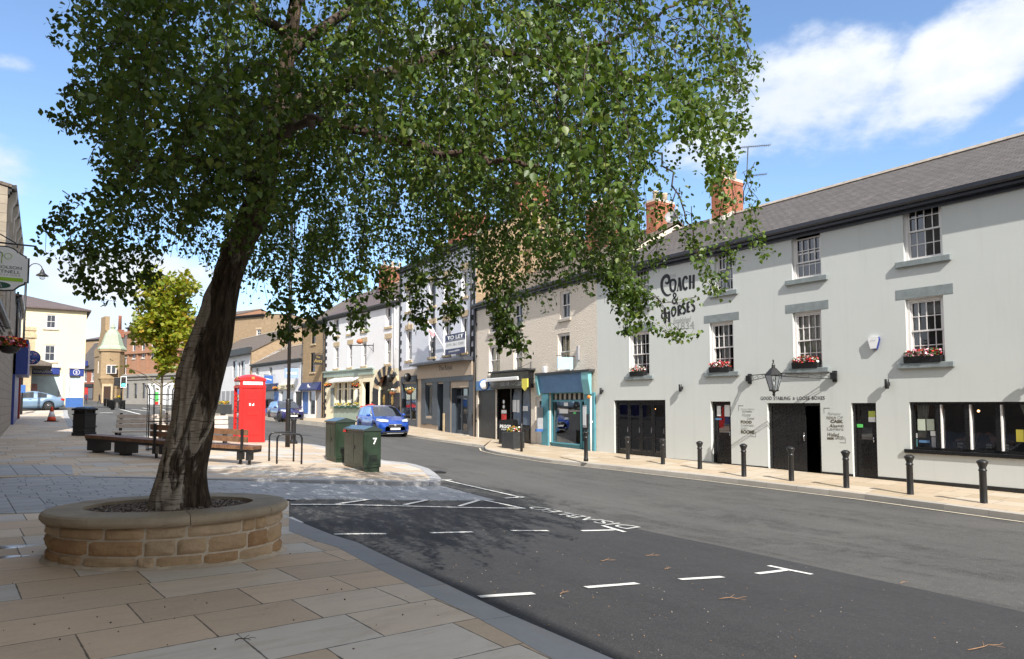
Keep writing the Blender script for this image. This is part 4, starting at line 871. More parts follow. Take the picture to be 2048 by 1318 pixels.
for w in wu+wl_: sash(inn,w,1,1,WPAINT,GLASSD,.13,(.16,.08,.12,STONE),(.36,.012,.14,STONE),None,room=False)
r=ox(650,757,747,749); k=MB(); ua=f.u_(748); k.box(.02,ua,-.1,-.003,fb,ft+.08); k.bbox(.02,ua,-.2,-.003,ft+.082,ft+.2,.02); k.build('fascia',SAGE,inn)
k=MB(); a,b,c,d,_=win; k.box(a,b,.1,.2,c,c+.08); k.box(a,b,.1,.2,d-.1,d); 
for i in range(5): x=a+(b-a)*i/4; k.box(max(a,x-.07),min(b,x+.07),.08,.2,c+.08,d-.1)
k.box(a,b,.1,.18,c+(d-c)*.68,c+(d-c)*.72); o=k.build('bar_window',CREAMP,inn)
g=MB(); g.quad((a,.17,c),(b,.17,c),(b,.17,d),(a,.17,d)); g.build('pane',GLASSD,o)
for i in range(4): drape(a+(b-a)*(i+.08)/4,a+(b-a)*(i+.55)/4,a+(b-a)*(i+.08)/4,a+(b-a)*(i+.5)/4,c+.08,d-.1,.14,CURTAIN,o)
k=MB(); k.bbox(a-.1,b+.3,-.05,-.003,-.9,c-.1,.01); k.bbox(a-.15,b+.3,-.22,-.003,c-.1,c-.03,.01); k.build('stall_riser',SAGE,inn)
k=MB(); u0,u1=f.u_(667),f.u_(717); k.prism([(-.003,d+.32),(-.5,d+.12),(-.5,d-.02),(-.003,d+.2)],u0,u1,0,None,'x'); 
for i in range(24): x=u0+(u1-u0)*i/24; k.prism([(x,d-.02),(x+(u1-u0)/24,d-.02),(x+(u1-u0)/48,d-.1)],-.5,-.495)
k.build('awning',WHITE,inn)
a,b,c,d,_=arch; cx=(a+b)/2; rr=(b-a)/2
k=MB(); pts_o=[(cx+(rr+.62)*math.cos(t),d-rr+(rr+.62)*math.sin(t)) for t in [math.pi*i/14 for i in range(15)]]; pts_i=[(cx+(rr-.02)*math.cos(t),d-rr+(rr-.02)*math.sin(t)) for t in [math.pi*i/14 for i in range(15)]]
for i in range(14):
    q=[pts_i[i],pts_o[i],pts_o[i+1],pts_i[i+1]]; y=-.16 if i%2 else -.12; k.prism(q,y,-.003,0 if i%2 else 1)
k.box(a-.62,a+.02,-.14,-.003,-.9,d-rr); k.box(b-.02,b+.62,-.14,-.003,-.9,d-rr); z=-.6
while z<d-rr-.3: k.box(a-.85,a-.62,-.12,-.003,z,z+.3,0); z+=.62
k.build('arch_surround',[BQ,STONE],inn)
k=MB(); k.add([(p[0],.2,p[1]) for p in pts_i],[tuple(range(15))],0); k.quad((a,.2,-.9),(b,.2,-.9),(b,.2,d-rr),(a,.2,d-rr)); k.build('arch_backing',BLACK,inn)
for s in (0,1):
    x0=a+.08+s*(rr-.06); x1=x0+rr-.12; k=MB(); k.bbox(x0,x1,.12,.18,-.8,d-rr+.25,.01); o=k.build('inn_door',BLACK,inn)
    k=MB(); xm=(x0+x1)/2; k.prism([(xm+.22*math.cos(t)*(1 if i%2 else .7),d-rr-.5+.42*math.sin(t)*(1 if i%2 else .75)) for i,t in enumerate([math.tau*i/16 for i in range(16)])],.11,.12); k.build('gilt_emblem',GOLD,o)
    text('OPEN',GOLD,o,'lettering',(xm,.115,d-rr-1.3),w=.42,h=.16,bold=.02); text('FOOD',WHITE,o,'lettering',(xm,.115,d-rr-1.75),w=.42,h=.13,bold=.02); text('SERVED',WHITE,o,'lettering',(xm,.115,d-rr-2.0),w=.42,h=.11,bold=.02)
for p in ((a,b),): pass
quoins(inn,.02,-.9,ev,BQ,1); drainpipe(inn,W-.5,fb,ev,WHITE,-.09,.05)
rf4=roof(inn,W,9,ev,4.5,ev+2.8,SLATE3,.2,.09,ridge=RIDGE,gut=BLACKM); chimney(rf4,3.0,3.8,3.4,5.6,ev+1.4,ev+4.3,RBRICK,3); chimney(rf4,W-.9,W-.1,3.4,5.6,ev+1.4,ev+4.6,RBRICK,3)
# ---------------------------------------------------------------- brown stone house
f5=Fac(W5,W4,min(WZ[5],WZ[6])); f=f5; W=f.W; ox=f.rect
bs=f.root('stone_house','narrow brown stone house with dark sash windows over a navy shop fascia')
ev=f.loc(625,642)[1]; sh=ox(606,781,631,838); dd_=ox(633,783,642,838); sh=(sh[0],sh[1],.35,sh[3]); dd_=(dd_[0],dd_[1],-.5,dd_[3])
ws=[ox(623.5,649,631,687),ox(621.5,706,629.6,744)]
mb=MB(); wall(mb,W,-.8,ev,ws+[sh,dd_],0,0,.14); shell(mb,W,9,-.8,ev,0,0,(4.5,ev+2.6)); mb.build('wall',SANDST,bs)
for w in ws: sash(bs,w,2,2,BLACK,GLASSD,.08,(.14,.08,.12,STONE),None,None,room=False,fw=.06)
rf5=roof(bs,W,9,ev,4.5,ev+2.8,SLATE2,.2,.09,ridge=RIDGE,gut=BLACKM)
r=ox(603.5,766,642,780); k=MB(); k.prism([(-.06,r[3]),(-.4,r[2]+.1),(-.4,r[2]-.02),(-.003,r[2]-.02),(-.003,r[3])],.05,f.u_(642),0,None,'x'); o=k.build('fascia',NAVYS,bs)
k=MB(); k.ball((f.u_(622),-.3,(r[2]+r[3])/2),.2,0,1,(1,.15,1)); k.ball((f.u_(625),-.3,(r[2]+r[3])/2-.1),.16,0,1,(1.2,.15,.6)); k.build('emblem',WHITE,o)
a,b,c,d=sh; k=MB(); k.box(a-.12,a,-.06,.1,-.8,d); k.box(b,b+.1,-.06,.1,-.8,d); k.box(f.u_(617),f.u_(619.5),-.04,.1,c,d); k.box(a-.1,b+.1,-.08,-.003,-.8,c); k.box(a,b,-.02,.1,d-.1,d); o=k.build('shopfront',WHITE,bs)
k=MB(); k.box(a,f.u_(617),.02,.05,c+.05,d-.1); k.build('window_poster',BLUEL,o); g=MB(); g.quad((f.u_(619.5),.05,c),(b,.05,c),(b,.05,d),(f.u_(619.5),.05,d)); g.build('pane',GLASSD,o)
k=MB(); k.box(dd_[0],dd_[1],.05,.1,-.5,dd_[3]); k.build('roller_shutter',GREYM,bs); drainpipe(bs,.0,-.5,ev,BLACKM); drainpipe(bs,W-.15,-.5,ev,BLACKM)
# ---------------------------------------------------------------- low white house with two shops
f6=Fac(W6,W5,min(WZ[6],WZ[7])); f=f6; W=f.W; ox=f.rect
lw_=f.root('low_white_house','low white two storey building with grey slate roof, blue and white shopfronts')
ev=f.loc(550,721.5)[1]; ws=[ox(511,735,518.5,751),ox(538.5,733,544.5,752)]; sh1=ox(524,786,549,817); sh2=ox(562,783,573,820); sh3=ox(576,786,586,834); pas=ox(590,783,602,837)
sh3=(sh3[0],sh3[1],-.4,sh3[3]); pas=(pas[0],pas[1],-.5,pas[3])
mb=MB(); wall(mb,W,-.8,ev,ws+[sh1,sh2,sh3,pas],0,0,.15); shell(mb,W,8,-.8,ev,0,0,(4,ev+2.4)); mb.build('wall',WHITEW,lw_)
for w in ws: sash(lw_,w,2,1,WPAINT,GLASSD,.08,(.1,.06,.06,WPAINT),None,None,room=False,fw=.06)
roof(lw_,W,8,ev,4,f.loc(590,692,4)[1],SLATE2,.2,.09,ridge=RIDGE,gut=BLACKM)
r=ox(519,782,557,772); k=MB(); k.bbox(r[0],r[1],-.3,-.003,min(r[2],r[3]),max(r[2],r[3])+.25,.02); o=k.build('fascia',NAVYS,lw_); k=MB(); k.box(r[0]+.6,r[0]+1.8,-.31,-.302,min(r[2],r[3])+.2,max(r[2],r[3])); k.build('faded_motif',GREYM,o)
k=MB(); a,b,c,d=sh1; k.box(f.u_(519),a,-.06,-.003,-.6,d+.1); k.box(b,f.u_(557),-.06,-.003,-.6,d+.1); k.box(a,b,-.06,-.003,-.6,c); o=k.build('shopfront',BLUEL,lw_); g=MB(); g.quad((a,.08,c),(b,.08,c),(b,.08,d),(a,.08,d)); g.build('pane',GLASS,o); k=MB(); k.room(a-.05,b+.05,.16,1.5,c-.2,d+.05); k.build('room_lining',INTER2,o)
r=ox(558,779,589,768); k=MB(); k.bbox(r[0],r[1],-.15,-.003,min(r[2],r[3]),max(r[2],r[3]),.01); o=k.build('fascia',CREAMP,lw_); LTf(o,f,'220',560.5,568.5,771.5,777.5,INK,-.155,bold=.03); LTf(o,f,'PIZZA',571,586,770,776.5,INK,-.155,bold=.03)
for a,b,c,d in (sh2,sh3,pas):
    g=MB(); g.quad((a,.1,c),(b,.1,c),(b,.1,d),(a,.1,d)); g.build('dark_opening' if a>f.u_(588) else 'pane',GLASSD if a<f.u_(588) else BLACKM,lw_)
# ---------------------------------------------------------------- stone gabled house beyond
f7=Fac(W7,W6,min(WZ[7],WZ[8])); f=f7; W=f.W; ox=f.rect
sg=f.root('gabled_house','long house with rubble stone gable end, slate roof and white front behind phone box')
ev=f.loc(490,703)[1]; rz7=f.loc(548,664,5.5)[1]; ops=[ox(466,722,473,755),ox(477,725,480,752),ox(482,722,489,752),ox(440,725,447,756)]
mb=MB(); wall(mb,W,-1,ev,ops,0,0,.15); mb.quad((0,11,-1),(0,0,-1),(0,0,ev),(0,11,ev)); mb.quad((W,11,-1),(0,11,-1),(0,11,ev),(W,11,ev)); mb.build('wall',WHITEW,sg)
mb=MB(); mb.quad((W,.0,-1),(W,11,-1),(W,11,ev),(W,0,ev)); mb.add([(W,0,ev),(W,11,ev),(W,5.5,rz7)],[(0,1,2)]); mb.box(W-.4,W+.003,-.1,-.003,-1,ev); mb.build('gable_wall',SANDST2,sg)
for w in ops: sash(sg,w,1,1,GREYM,GLASSD,.08,None,None,None,room=False,fw=.06)
roof(sg,W,11,ev,5.5,rz7,SLATE2,.1,.1,ridge=RIDGE,side=.12); k=MB(); k.bbox(0,W-.1,-.45,-.003,ev-.35,ev+.35,.02); k.build('gutter_box',ANTHR,sg)
k=MB(); 
for i in range(9): x=W-.9-i*1.7; k.bbox(x-.9,x+.4,-.08,-.003,-.7,2.6,.01)
k.build('shop_shutters',GREYM,sg)
# buff stone block behind
def block(name,label,A,B,z0,top,depth,m,rm,rows=(),cat='building',ridge=1.5,group=None,hip=False,wn=(1.0,1.6),fm=WPAINT,nx=2,ny=1,lint=STONE):
    ff=Fac(A,B,z0); o=ff.root(name,label,cat,group); ops=[]
    for (z,n,m0,m1) in rows:
        for i in range(n):
            u=ff.W*m0+(ff.W*(m1-m0))*(i+.5)/n; ops.append((u-wn[0]/2,u+wn[0]/2,z,z+wn[1]))
    mb=MB(); wall(mb,ff.W,-1.5,top,ops,0,0,.18); shell(mb,ff.W,depth,-1.5,top,0,0,None if hip else (depth/2,top+ridge)); mb.build('wall',m,o)
    for w in ops: sash(o,w,nx,ny,fm,GLASSD,.1,(.16,.09,.12,lint),(.25,.02,.12,lint),None,room=False)
    if hip:
        k=MB(); w=ff.W; e=.35; h=depth/2; q=min(h,w/2)
        k.add([(-e,-e,top),(w+e,-e,top),(w+e,depth+e,top),(-e,depth+e,top),(q,h,top+ridge),(w-q,h,top+ridge),(-e,-e,top-.12),(w+e,-e,top-.12),(w+e,depth+e,top-.12),(-e,depth+e,top-.12)],[(0,1,5,4),(1,2,5),(2,3,4,5),(3,0,4),(0,6,7,1),(1,7,8,2),(3,9,6,0),(6,9,8,7)]); k.build('roof',rm,o)
    else: roof(o,ff.W,depth,top,depth/2,top+ridge,rm,.3,.1,ridge=RIDGE,gut=BLACKM)
    return ff,o
XYd=lambda X,d: Vector((ray(X,808).x*d,d))
zd=lambda Y,d: CAMZ+(808-Y)/F*d
ff,o=block('stone_block','pale buff stone building rising behind the slate roofs, small turquoise window',XYd(404,98),XYd(527,92),1.2,zd(632,95)-1.2,9,SANDST2,SLATE2,[(zd(669,92)-1.2,1,.83,.97)],ridge=.5,wn=(.9,.8))
ff,o=block('brick_house','red brick house with slate roof showing behind the low white shops',XYd(560,84),XYd(606,80),1.,zd(672,82)-1,6,RBRICK,SLATE,[],ridge=1.8)
# ---------------------------------------------------------------- far end of the street
ff,o=block('sandstone_hall','red sandstone hall with tall windows over a grey granite ground floor',XYd(250,112),XYd(448,98),zd(809,104),zd(645,106)-zd(809,104),12,REDSAND,SLATE2,[(zd(715,108)-zd(809,104),9,.03,.97),(zd(745,108)-zd(809,104)-.1,1,.0,.01)],ridge=1.8,wn=(.9,2.7),nx=1,lint=STONEG)
zc=zd(753,110)-zd(809,104); W=ff.W
k=MB(); ops=[(W*(i+.25)/11,W*(i+.25)/11+1.0,1.,zc-1.1) for i in range(11)]
wall(k,W-.02,-1.4,zc,ops,0,0,.25,.02,-.3); k.box(0,W,-.6,-.02,zc,zc+.35); k.box(0,W,-.45,-.302,zc-.5,zc-.3); k.build('granite_front',GREYST,o)
for q in ops:
    k=MB(); k.box(q[0],q[1],-.1,-.06,q[2],q[3]); k.build('pane',GLASSD,o)
k=MB(); k.box(0,W,-.35,-.003,zc+3.7,zc+4.1); k.box(0,W,-.55,-.003,zd(655,106)-zd(809,104)-.4,zd(655,106)-zd(809,104)); 
for i in range(10): x=W*(.03+.94*i/9); k.box(x-.18,x+.18,-.2,-.003,zc+.36,zc+3.7)
k.build('stone_cornice',REDSAND,o)
k=MB(); x0,_=ff.loc(300,808,-.3); x1,_=ff.loc(372,808,-.3); k.bbox(x0,x1,-.75,-.32,-.6,zd(766,104)-ff.z0,.03); p=k.build('white_shopfront',WHITE,o)
k=MB(); u,z=ff.loc(313,802,-.76); k.box(u-.4,u+.5,-.77,-.752,z-.1,z+1.4); k.build('green_poster',GNOTE,p); k=MB(); k.box(u-.4,u+.5,-.77,-.752,z-.7,z-.1); k.build('red_poster',REDP,p)
# bank with the copper dome
db=118.; z0=zd(803,db); ff=Fac(XYd(186,db+9),XYd(221,db),z0); 
bank=ff.root('bank_building','brown sandstone corner bank with green copper dome over its doorway')
H=zd(707,db)-z0; W=ff.W
mb=MB(); ops=[(W*(.2+.2*i),W*(.2+.2*i)+.7,5.2,7.6) for i in range(4)]
wall(mb,W,-1.5,H,ops,0,0,.2); shell(mb,W,10,-1.5,H); 
c3=Fac(XYd(232,db),XYd(259,db+1.5),z0); 
mb.build('wall',SANDST,bank)
for q in ops: sash(bank,q,1,1,WPAINT,GLASSD,.1,None,None,None,room=False)
# gable with stepped top facing the street
k=MB(); k.prism([(0,H),(W,H),(W,H+1.5),(W*.78,H+1.8),(W*.74,H+4.2),(W*.6,H+4.6),(W*.6,H+7.),(W*.35,H+7.),(W*.35,H+4.6),(W*.2,H+1.8),(0,H+1.4)],-.1,.6); k.build('shaped_gable',SANDST,bank)
# flank wall + roof (seen to the right of the dome)
def tow(u0,X,d): 
    p=XYd(X,d)-ff.A; return p.dot(ff.u),p.dot(ff.n)
q0=tow(0,232,db); q1=tow(0,262,db+1.)
k=MB(); a=Vector(tow(0,215,db+.5)); b=Vector(tow(0,264,db+2)); nrm=Vector((-(b-a).y,(b-a).x)).normalized()
def P3(u,off,z): p=a+(b-a)*u+nrm*off; return (p.x,p.y,z)
k.add([P3(0,0,-1.5),P3(1,0,-1.5),P3(1,0,H+.4),P3(0,0,H+.4)],[(0,1,2,3)]); k.add([P3(0,0,H+.4),P3(1,0,H+.4),P3(1,.5,H+.4),P3(0,.5,H+.4)],[(0,1,2,3)])
k.build('flank_wall',SANDST2,bank)
rt=zd(664,db)-z0; k=MB(); k.add([P3(0,.3,H),P3(1,.3,H),P3(1,4,rt),P3(0,4,rt),P3(0,8,H),P3(1,8,H)],[(0,1,2,3),(2,5,4,3)]); rfb=k.build('roof',SLATE,bank)
k=MB(); k.add([P3(0,3.8,rt),P3(1,3.8,rt),P3(1,4,rt+.35),P3(0,4,rt+.35)],[(0,1,2,3)]); k.build('red_ridge',RBRICK,rfb)
cc=P3(.28,4,rt); k=MB(); k.box(cc[0]-1.,cc[0]+1.,cc[1]-.5,cc[1]+.5,rt-.5,rt+.9); k.lathe([(.3,rt+.9),(.25,rt+3.2),(.3,rt+3.4),(.2,rt+3.5)],10,0,T(cc[0],cc[1],0)); k.build('chimney',RBRICK,rfb)
# corner tower with oriel and dome
tc=tow(0,221,db); Mt=T(tc[0],tc[1],0)
rw=1.95; zo=zd(766,db)-z0
k=MB(); k.lathe([(rw*.75,-1.5),(rw*.75,zo-1.),(rw,zo+.6),(rw*1.05,zo+.7),(rw*1.05,zo+.95),(rw,zo+1.),(rw,H+.2),(rw*1.12,H+.3),(rw*1.12,H+.7),(.2,H+.7)],8,0,Mt,False); tw_=k.build('corner_tower',SANDST,bank)
dz=H+.7; hh=zd(672,db)-z0-dz
k=MB(); k.lathe([(rw*1.15,dz),(rw*1.1,dz+.25),(rw*.9,dz+.7),(rw*.78,dz+1.5),(rw*.62,dz+2.6),(rw*.35,dz+3.4),(.3,dz+3.6),(.42,dz+3.9),(.25,dz+4.2),(.1,dz+4.6),(.03,dz+hh+.6)],8,0,Mt,False); k.build('copper_dome',COPPER,tw_)
for i,t in enumerate((-.42,.42)):
    an=math.pi*1.5; 
    wpos=XYd(221+(-4.6 if i==0 else 5.),db-2.02); q=tow(0,221+(-4.6 if i==0 else 5.),db-rw*.98); z_=zd(748,db)-z0; zt_=zd(731,db)-z0
    k=MB(); M2=T(q[0],q[1],0,-ff.rz); k.box(-.42,.42,-.12,.1,z_,zt_,0,M2); k.box(-.3,.3,-.16,-.12,z_+.1,zt_-.1,1,M2); k.build('oriel_window',[WPAINT,GLASSD],tw_)
q=tow(0,215,db-rw*.76); M2=T(q[0],q[1],0,-ff.rz); k=MB(); k.box(-.9,.9,-.2,.1,-1.,3.,0,M2); k.box(-.6,.6,-.25,-.2,-1.,2.6,1,M2); k.build('doorway',[STONE,mat('dark oak',(.05,.025,.015),.5)],bank)
# little brick shop between cream building and bank
ff,o=block('brick_shop','small red brick shop with grey slate roof between cream building and bank',XYd(146,142),XYd(191,138),zd(801,140),zd(735,140)-zd(801,140),8,RBRICK,SLATE,[(zd(763,140)-zd(801,140),2,.35,1.0)],ridge=5.5,wn=(1.0,2.2),lint=WPAINT)
k=MB(); k.box(ff.u_(170),ff.u_(187),-.3,-.003,zd(774,140)-ff.z0,zd(768,140)-ff.z0); k.build('fascia',BLACK,o)
k=MB(); k.box(ff.u_(171),ff.u_(176),-.2,-.003,-.8,zd(775,140)-ff.z0); k.build('red_door_panel',REDP,o); k=MB(); k.box(ff.u_(176.5),ff.u_(186),-.15,-.003,.0,zd(776,140)-ff.z0); k.build('pane',GLASSD,o)
k=MB(); k.bbox(ff.u_(164),ff.u_(177),-.6,-.4,zd(732,140)-ff.z0,zd(722,140)-ff.z0,.02); k.build('blue_signboard',BLUEP,o)
ff,o=block('tenement','tall tan brick and stone tenement in the gap behind the small brick shop',XYd(160,180),XYd(202,176),zd(800,178),zd(678,178)-zd(800,178),9,SANDST2,SLATE3,[],ridge=1.2)
for i in range(2): chimney(o,ff.W*(.3+.4*i),ff.W*(.3+.4*i)+2.,3,4,zd(690,178)-ff.z0,zd(667+4*i,178)-ff.z0,SANDST,3,along='x')
# cream corner building
cd=64.; B=XYd(167,cd); A=B+Vector((-.82,-.57))*12.5; z0=zd(809,cd); ff=Fac(A,B,z0); W=ff.W; ox=ff.rect
cr=ff.root('cream_building','cream rendered three storey corner building with blue shop fascias and hipped roof')
ev=ff.loc(150,619)[1]; w1_=ox(92,628,112.5,657.5); w2_=ox(88.5,689,111,723); sh1=ox(40,750,118,806); sh2=ox(139,753,160,795)
sh1=(1.,sh1[1],.35,sh1[3]); 
ops=[w1_,w2_,(w1_[0]-4.2,w1_[1]-4.2,w1_[2],w1_[3]),(w2_[0]-4.2,w2_[1]-4.2,w2_[2],w2_[3])]
mb=MB(); wall(mb,W,-1.5,ev,ops+[sh1,sh2],0,0,.16); shell(mb,W,11,-1.5,ev); mb.build('wall',CREAMW,cr)
for q in ops: sash(cr,q,2,1,WPAINT,GLASSD,.08,(.16,.09,.2,STONEG),None,None,room=False)
k=MB(); e=.35; hr=zd(573,cd-2)-z0; q=5.5
k.add([(-e,-e,ev),(W+e,-e,ev),(W+e,11+e,ev),(-e,11+e,ev),(q,5.5,hr),(W-q,5.5,hr),(-e,-e,ev-.14),(W+e,-e,ev-.14),(W+e,11+e,ev-.14),(-e,11+e,ev-.14)],[(0,1,5,4),(1,2,5),(2,3,4,5),(3,0,4),(0,6,7,1),(1,7,8,2),(3,9,6,0),(6,9,8,7)]); k.build('roof',SLATE3,cr)
for sh,x0,x1,yt,yb in ((sh1,60,119,734,749),(sh2,139,167,737,752)):
    r=ox(x0,yt,x1,yb); u0=0.8 if x0==60 else r[0]; k=MB(); k.bbox(u0,r[1],-.16,-.003,r[2],r[3],.01); o=k.build('fascia',BLUEP,cr); k=MB(); k.bbox(u0-.05,r[1]+.06,-.26,-.003,r[3]+.003,r[3]+.14,.01); k.build('cornice',WPAINT,o)
    if x0==60: LTf(o,ff,'H',59,61.5,739.5,746.5,WHITE,-.165,bold=.02); LTf(o,ff,'MANAGEMENT',64,101.5,739,746,WHITE,-.165,bold=.02)
    else:
        u,z=ff.loc(153,744.5,-.165); k=MB(); k.prism([(u+.27*math.cos(t),z+.27*math.sin(t)) for t in [math.tau*i/20 for i in range(20)]],-.168,-.161); k.build('ring',WHITE,o); k=MB(); k.prism([(u+.23*math.cos(t),z+.23*math.sin(t)) for t in [math.tau*i/20 for i in range(20)]],-.172,-.165); k.build('disc',BLUEP,o); text('S',WHITE,o,'lettering',(u,-.175,z-.14),h=.28,bold=.02)
    a,b,c,d=sh; k=MB(); n=3 if x0==60 else 1
    for i in range(n+1): x=a+(b-a)*i/n; k.box(max(a,x-.05),min(b,x+.05),.02,.12,c,d)
    k.box(a,b,.02,.12,c,c+.06); k.box(a-.25,a-.003,-.08,-.003,-.8,d+.1); k.box(b+.003,b+.25,-.08,-.003,-.8,d+.1); o=k.build('shopfront',WPAINT,cr)
    k=MB(); k.quad((a,.1,c),(b,.1,c),(b,.1,d),(a,.1,d)); k.build('frosted_pane',mat('frosted window film',(.50,.60,.62),.3,.1,1.5),o)
    k=MB(); k.box(a-.25,b+.25,-.1,-.003,-.9,c-.02); k.build('stall_riser',BLUEL,o)
a,_=ff.loc(66,788,.1); k=MB(); k.box(a-.25,a+.3,.06,.09,1.2,1.9); k.build('window_poster',mat('faded poster',(.45,.22,.2),.7,.4,4),cr)
# hip-roofed low wing with square chimney at the corner
hd=56.; B=XYd(60,hd); A=B+Vector((-.82,-.57))*6; z0=zd(818,hd); ff=Fac(A,B,z0); W=ff.W; e=.9; ev=zd(727,hd)-z0; hr=zd(690,hd)-z0
hw=ff.root('corner_wing','low stone wing with wide hipped slate eaves and tall square chimney')
mb=MB(); wall(mb,W,-1.,ev,[],0); shell(mb,W,6,-1.,ev); mb.build('wall',STONE,hw)
k=MB(); k.add([(-e,-e,ev),(W+e+.5,-e,ev),(W+e+.5,6+e,ev),(-e,6+e,ev),(2.6,3,hr),(W-2.,3,hr),(-e,-e,ev-.2),(W+e+.5,-e,ev-.2),(W+e+.5,6+e,ev-.2),(-e,6+e,ev-.2)],[(0,1,5,4),(1,2,5),(2,3,4,5),(3,0,4),(0,6,7,1),(1,7,8,2),(3,9,6,0),(6,9,8,7)]); ro=k.build('roof',SLATE2,hw)
k=MB(); u=ff.loc(60,700,2.)[0]; k.box(u-.35,u+.35,1.6,2.3,ev,zd(652,hd)-z0); k.box(u-.45,u+.45,1.5,2.4,zd(672,hd)-z0,zd(664,hd)-z0); k.box(u-.42,u+.42,1.53,2.37,zd(657,hd)-z0,zd(650,hd)-z0); k.build('chimney',STONE,ro)
# ---------------------------------------------------------------- left-hand row, from beside the camera to the lamp post
def lrow(name,label,t0,t1,h,ridge,m,ops=(),cor=True,depth=10):
    A=fac(t1); B=fac(t0); z0=min(zg(*A),zg(*B)); ff=Fac(A,B,z0); o=ff.root(name,label); W=ff.W
    mb=MB(); wall(mb,W,-1,h-z0,ops,0,0,.22); shell(mb,W,depth,-1,h-z0,0,0,(depth/2,h-z0+ridge)); mb.build('wall',m,o)
    for q in ops:
        if q[2]>2.5 or True: sash(o,q,1,1,WPAINT,GLASSD,.12,(.18,.12,.15,STONEG),(.3,.05,.15,STONEG),None,room=False)
    roof(o,W,depth,h-z0,depth/2,h-z0+ridge,SLATE2,.12,.1,ridge=RIDGE,gut=BLACKM)
    return ff,o
def grid_ops(W,rows,step,w,h,m=1.2):
    out=[]; n=int((W-m)/step)
    for z in rows:
        for i in range(n): u=m+step*i; out.append((u,u+w,z,z+h))
    return out
ffA,lA=lrow('stone_terrace','tall grimy stone terrace beside the viewer, shading the foreground paving',29.5,76,12.7,2.2,DARKST,grid_ops(46,(1.0,4.4,7.4),3.2,1.2,1.9))
ffB,lB=lrow('solicitors_building','grimy stone building with bracketed cornice behind the solicitors hanging sign',9,19.5,8.8,1.0,DARKST,grid_ops(10,(4.2,),3.4,1.1,2.))
ffL,lL=lrow('low_shop','low stone shop joining the tall terrace to the bracketed stone building',19.5,29.5,4.2,.8,DARKST,grid_ops(10,(1.0,),3.2,1.6,1.7),depth=5)
zt=8.8-ffB.z0
for i in range(6): k=MB(); x=.4+i*1.95; k.prism([(-.003,zt-.2),(-.24,zt-.1),(-.22,zt-.4),(-.12,zt-.6),(-.1,zt-1.1),(-.003,zt-1.2)],x,x+.5,0,None,'x'); k.build('cornice_bracket',STONEG,lB)
ffC,lC=lrow('grey_shop_house','grey stone shop house with blue ground floor at the end of left row',0,9,6.6,2.,DARKST,[(4.2,5.2,3.6,5.4),(7.,8.0,3.6,5.4)])
k=MB(); W=ffC.W; k.box(.3,5.8,-.1,-.003,-.8,2.4); k.build('blue_shopfront',BLUEP,lC); k=MB(); k.box(.3,5.2,-.55,-.101,2.4,4.0); k.build('blue_fascia',BLUEP,lC)
k=MB(); k.box(6.,7.2,-.08,-.003,.2,2.9); k.build('shop_window',mat('pale poster window',(.30,.35,.36),.25,.3,3),lC); k=MB(); k.box(7.9,8.7,-.15,-.003,-.3,2.8); k.build('red_pilaster',mat('dark red paint',(.22,.015,.015),.5),lC)
k=MB(); k.box(7.3,9,-.5,-.003,2.85,3.2); k.build('canopy',DGREY,lC); drainpipe(lC,5.9,0,6.2,GREYM); drainpipe(lC,.6,4.,6.2,BLACKM)
# ---------------------------------------------------------------- bollards in front of the public house
bl_=[(1256,872,929,'black iron bollard in front of the left half of the black folding doors'),(1326,877,938,'black iron bollard in front of the right end of the black folding doors'),
 (1400,882,947,'black iron bollard left of the narrow black door with small notices'),(1488,887,958,'black iron bollard in front of the painted FOOD and ROOMS lettering'),
 (1583,893,968,'black iron bollard in front of the wide black stable door'),(1693,900,981,'black iron bollard beside the black door with a yellow green notice'),
 (1821,909,996,'black iron bollard below the left end of the long bar window'),(1968,919,1014,'black iron bollard nearest the viewer, below the middle of the long bar window')]
def bollard_bm():
    k=MB(); k.lathe([(.085,-.06),(.085,.02),(.072,.05),(.07,.74),(.082,.755),(.082,.775),(.068,.79),(.07,.83),(.105,.92),(.112,.935),(.108,.955),(.06,.99),(.02,1.0)],20); return k
bproto=None
for X,Yt,Yb,lab in bl_:
    p=at_h(X,Yb-2,(Yb-2-808)/(Yb-2-Yt)); g='bollards along the pavement before the pub'
    if bproto is None:
        bproto=thing('bollard',lab,'bollard',p,0,g); bollard_bm().build('post',BLACKM,bproto)
    else: c=copy_tree(bproto); c.location=p; c['label']=lab
def fl_bollard(X,Y,h,lab,up=.11,gr='fluted bollards on the island'):
    p=at_g(X,Y,up); o=thing('fluted_bollard',lab,'bollard',p,0,gr); k=MB(); k.lathe([(.15,-.05),(.15,.06),(.12,.1),(.09,.16),(.08,h*.8),(.11,h*.82),(.085,h*.85),(.11,h*.9),(.1,h*.95),(.03,h)],12,0,None,False); k.build('post',BLACKM,o); return o
fl_bollard(586.5,887,.95,'short fluted black bollard behind the lamp post and cycle stands'); fl_bollard(520.5,881,.95,'fluted black bollard half hidden behind the right edge of the phone box')
# ---------------------------------------------------------------- red telephone box
p=at_g(492,884,.10); p=Vector((p.x,p.y+.25,p.z)); pbx=thing('telephone_box','red cast iron telephone box with glazed side and a domed roof','telephone box',p,.60)
s=.45; k=MB(); k.box(-s-.0,s,-s,s,0,.1); 
for x in (-s,s-.09):
    for y in (-s,s-.09): k.bbox(x,x+.09,y,y+.09,.1,2.0,.012)
k.bbox(-s-.01,s+.01,-s-.01,s+.01,1.93,2.02,.012); k.box(-s+.02,s-.02,-s+.02,s-.02,2.02,2.2); k.bbox(-s-.015,s+.015,-s-.015,s+.015,2.19,2.235,.01); k.build('frame',REDP,pbx)
k=MB(); n=12; w=s+.0
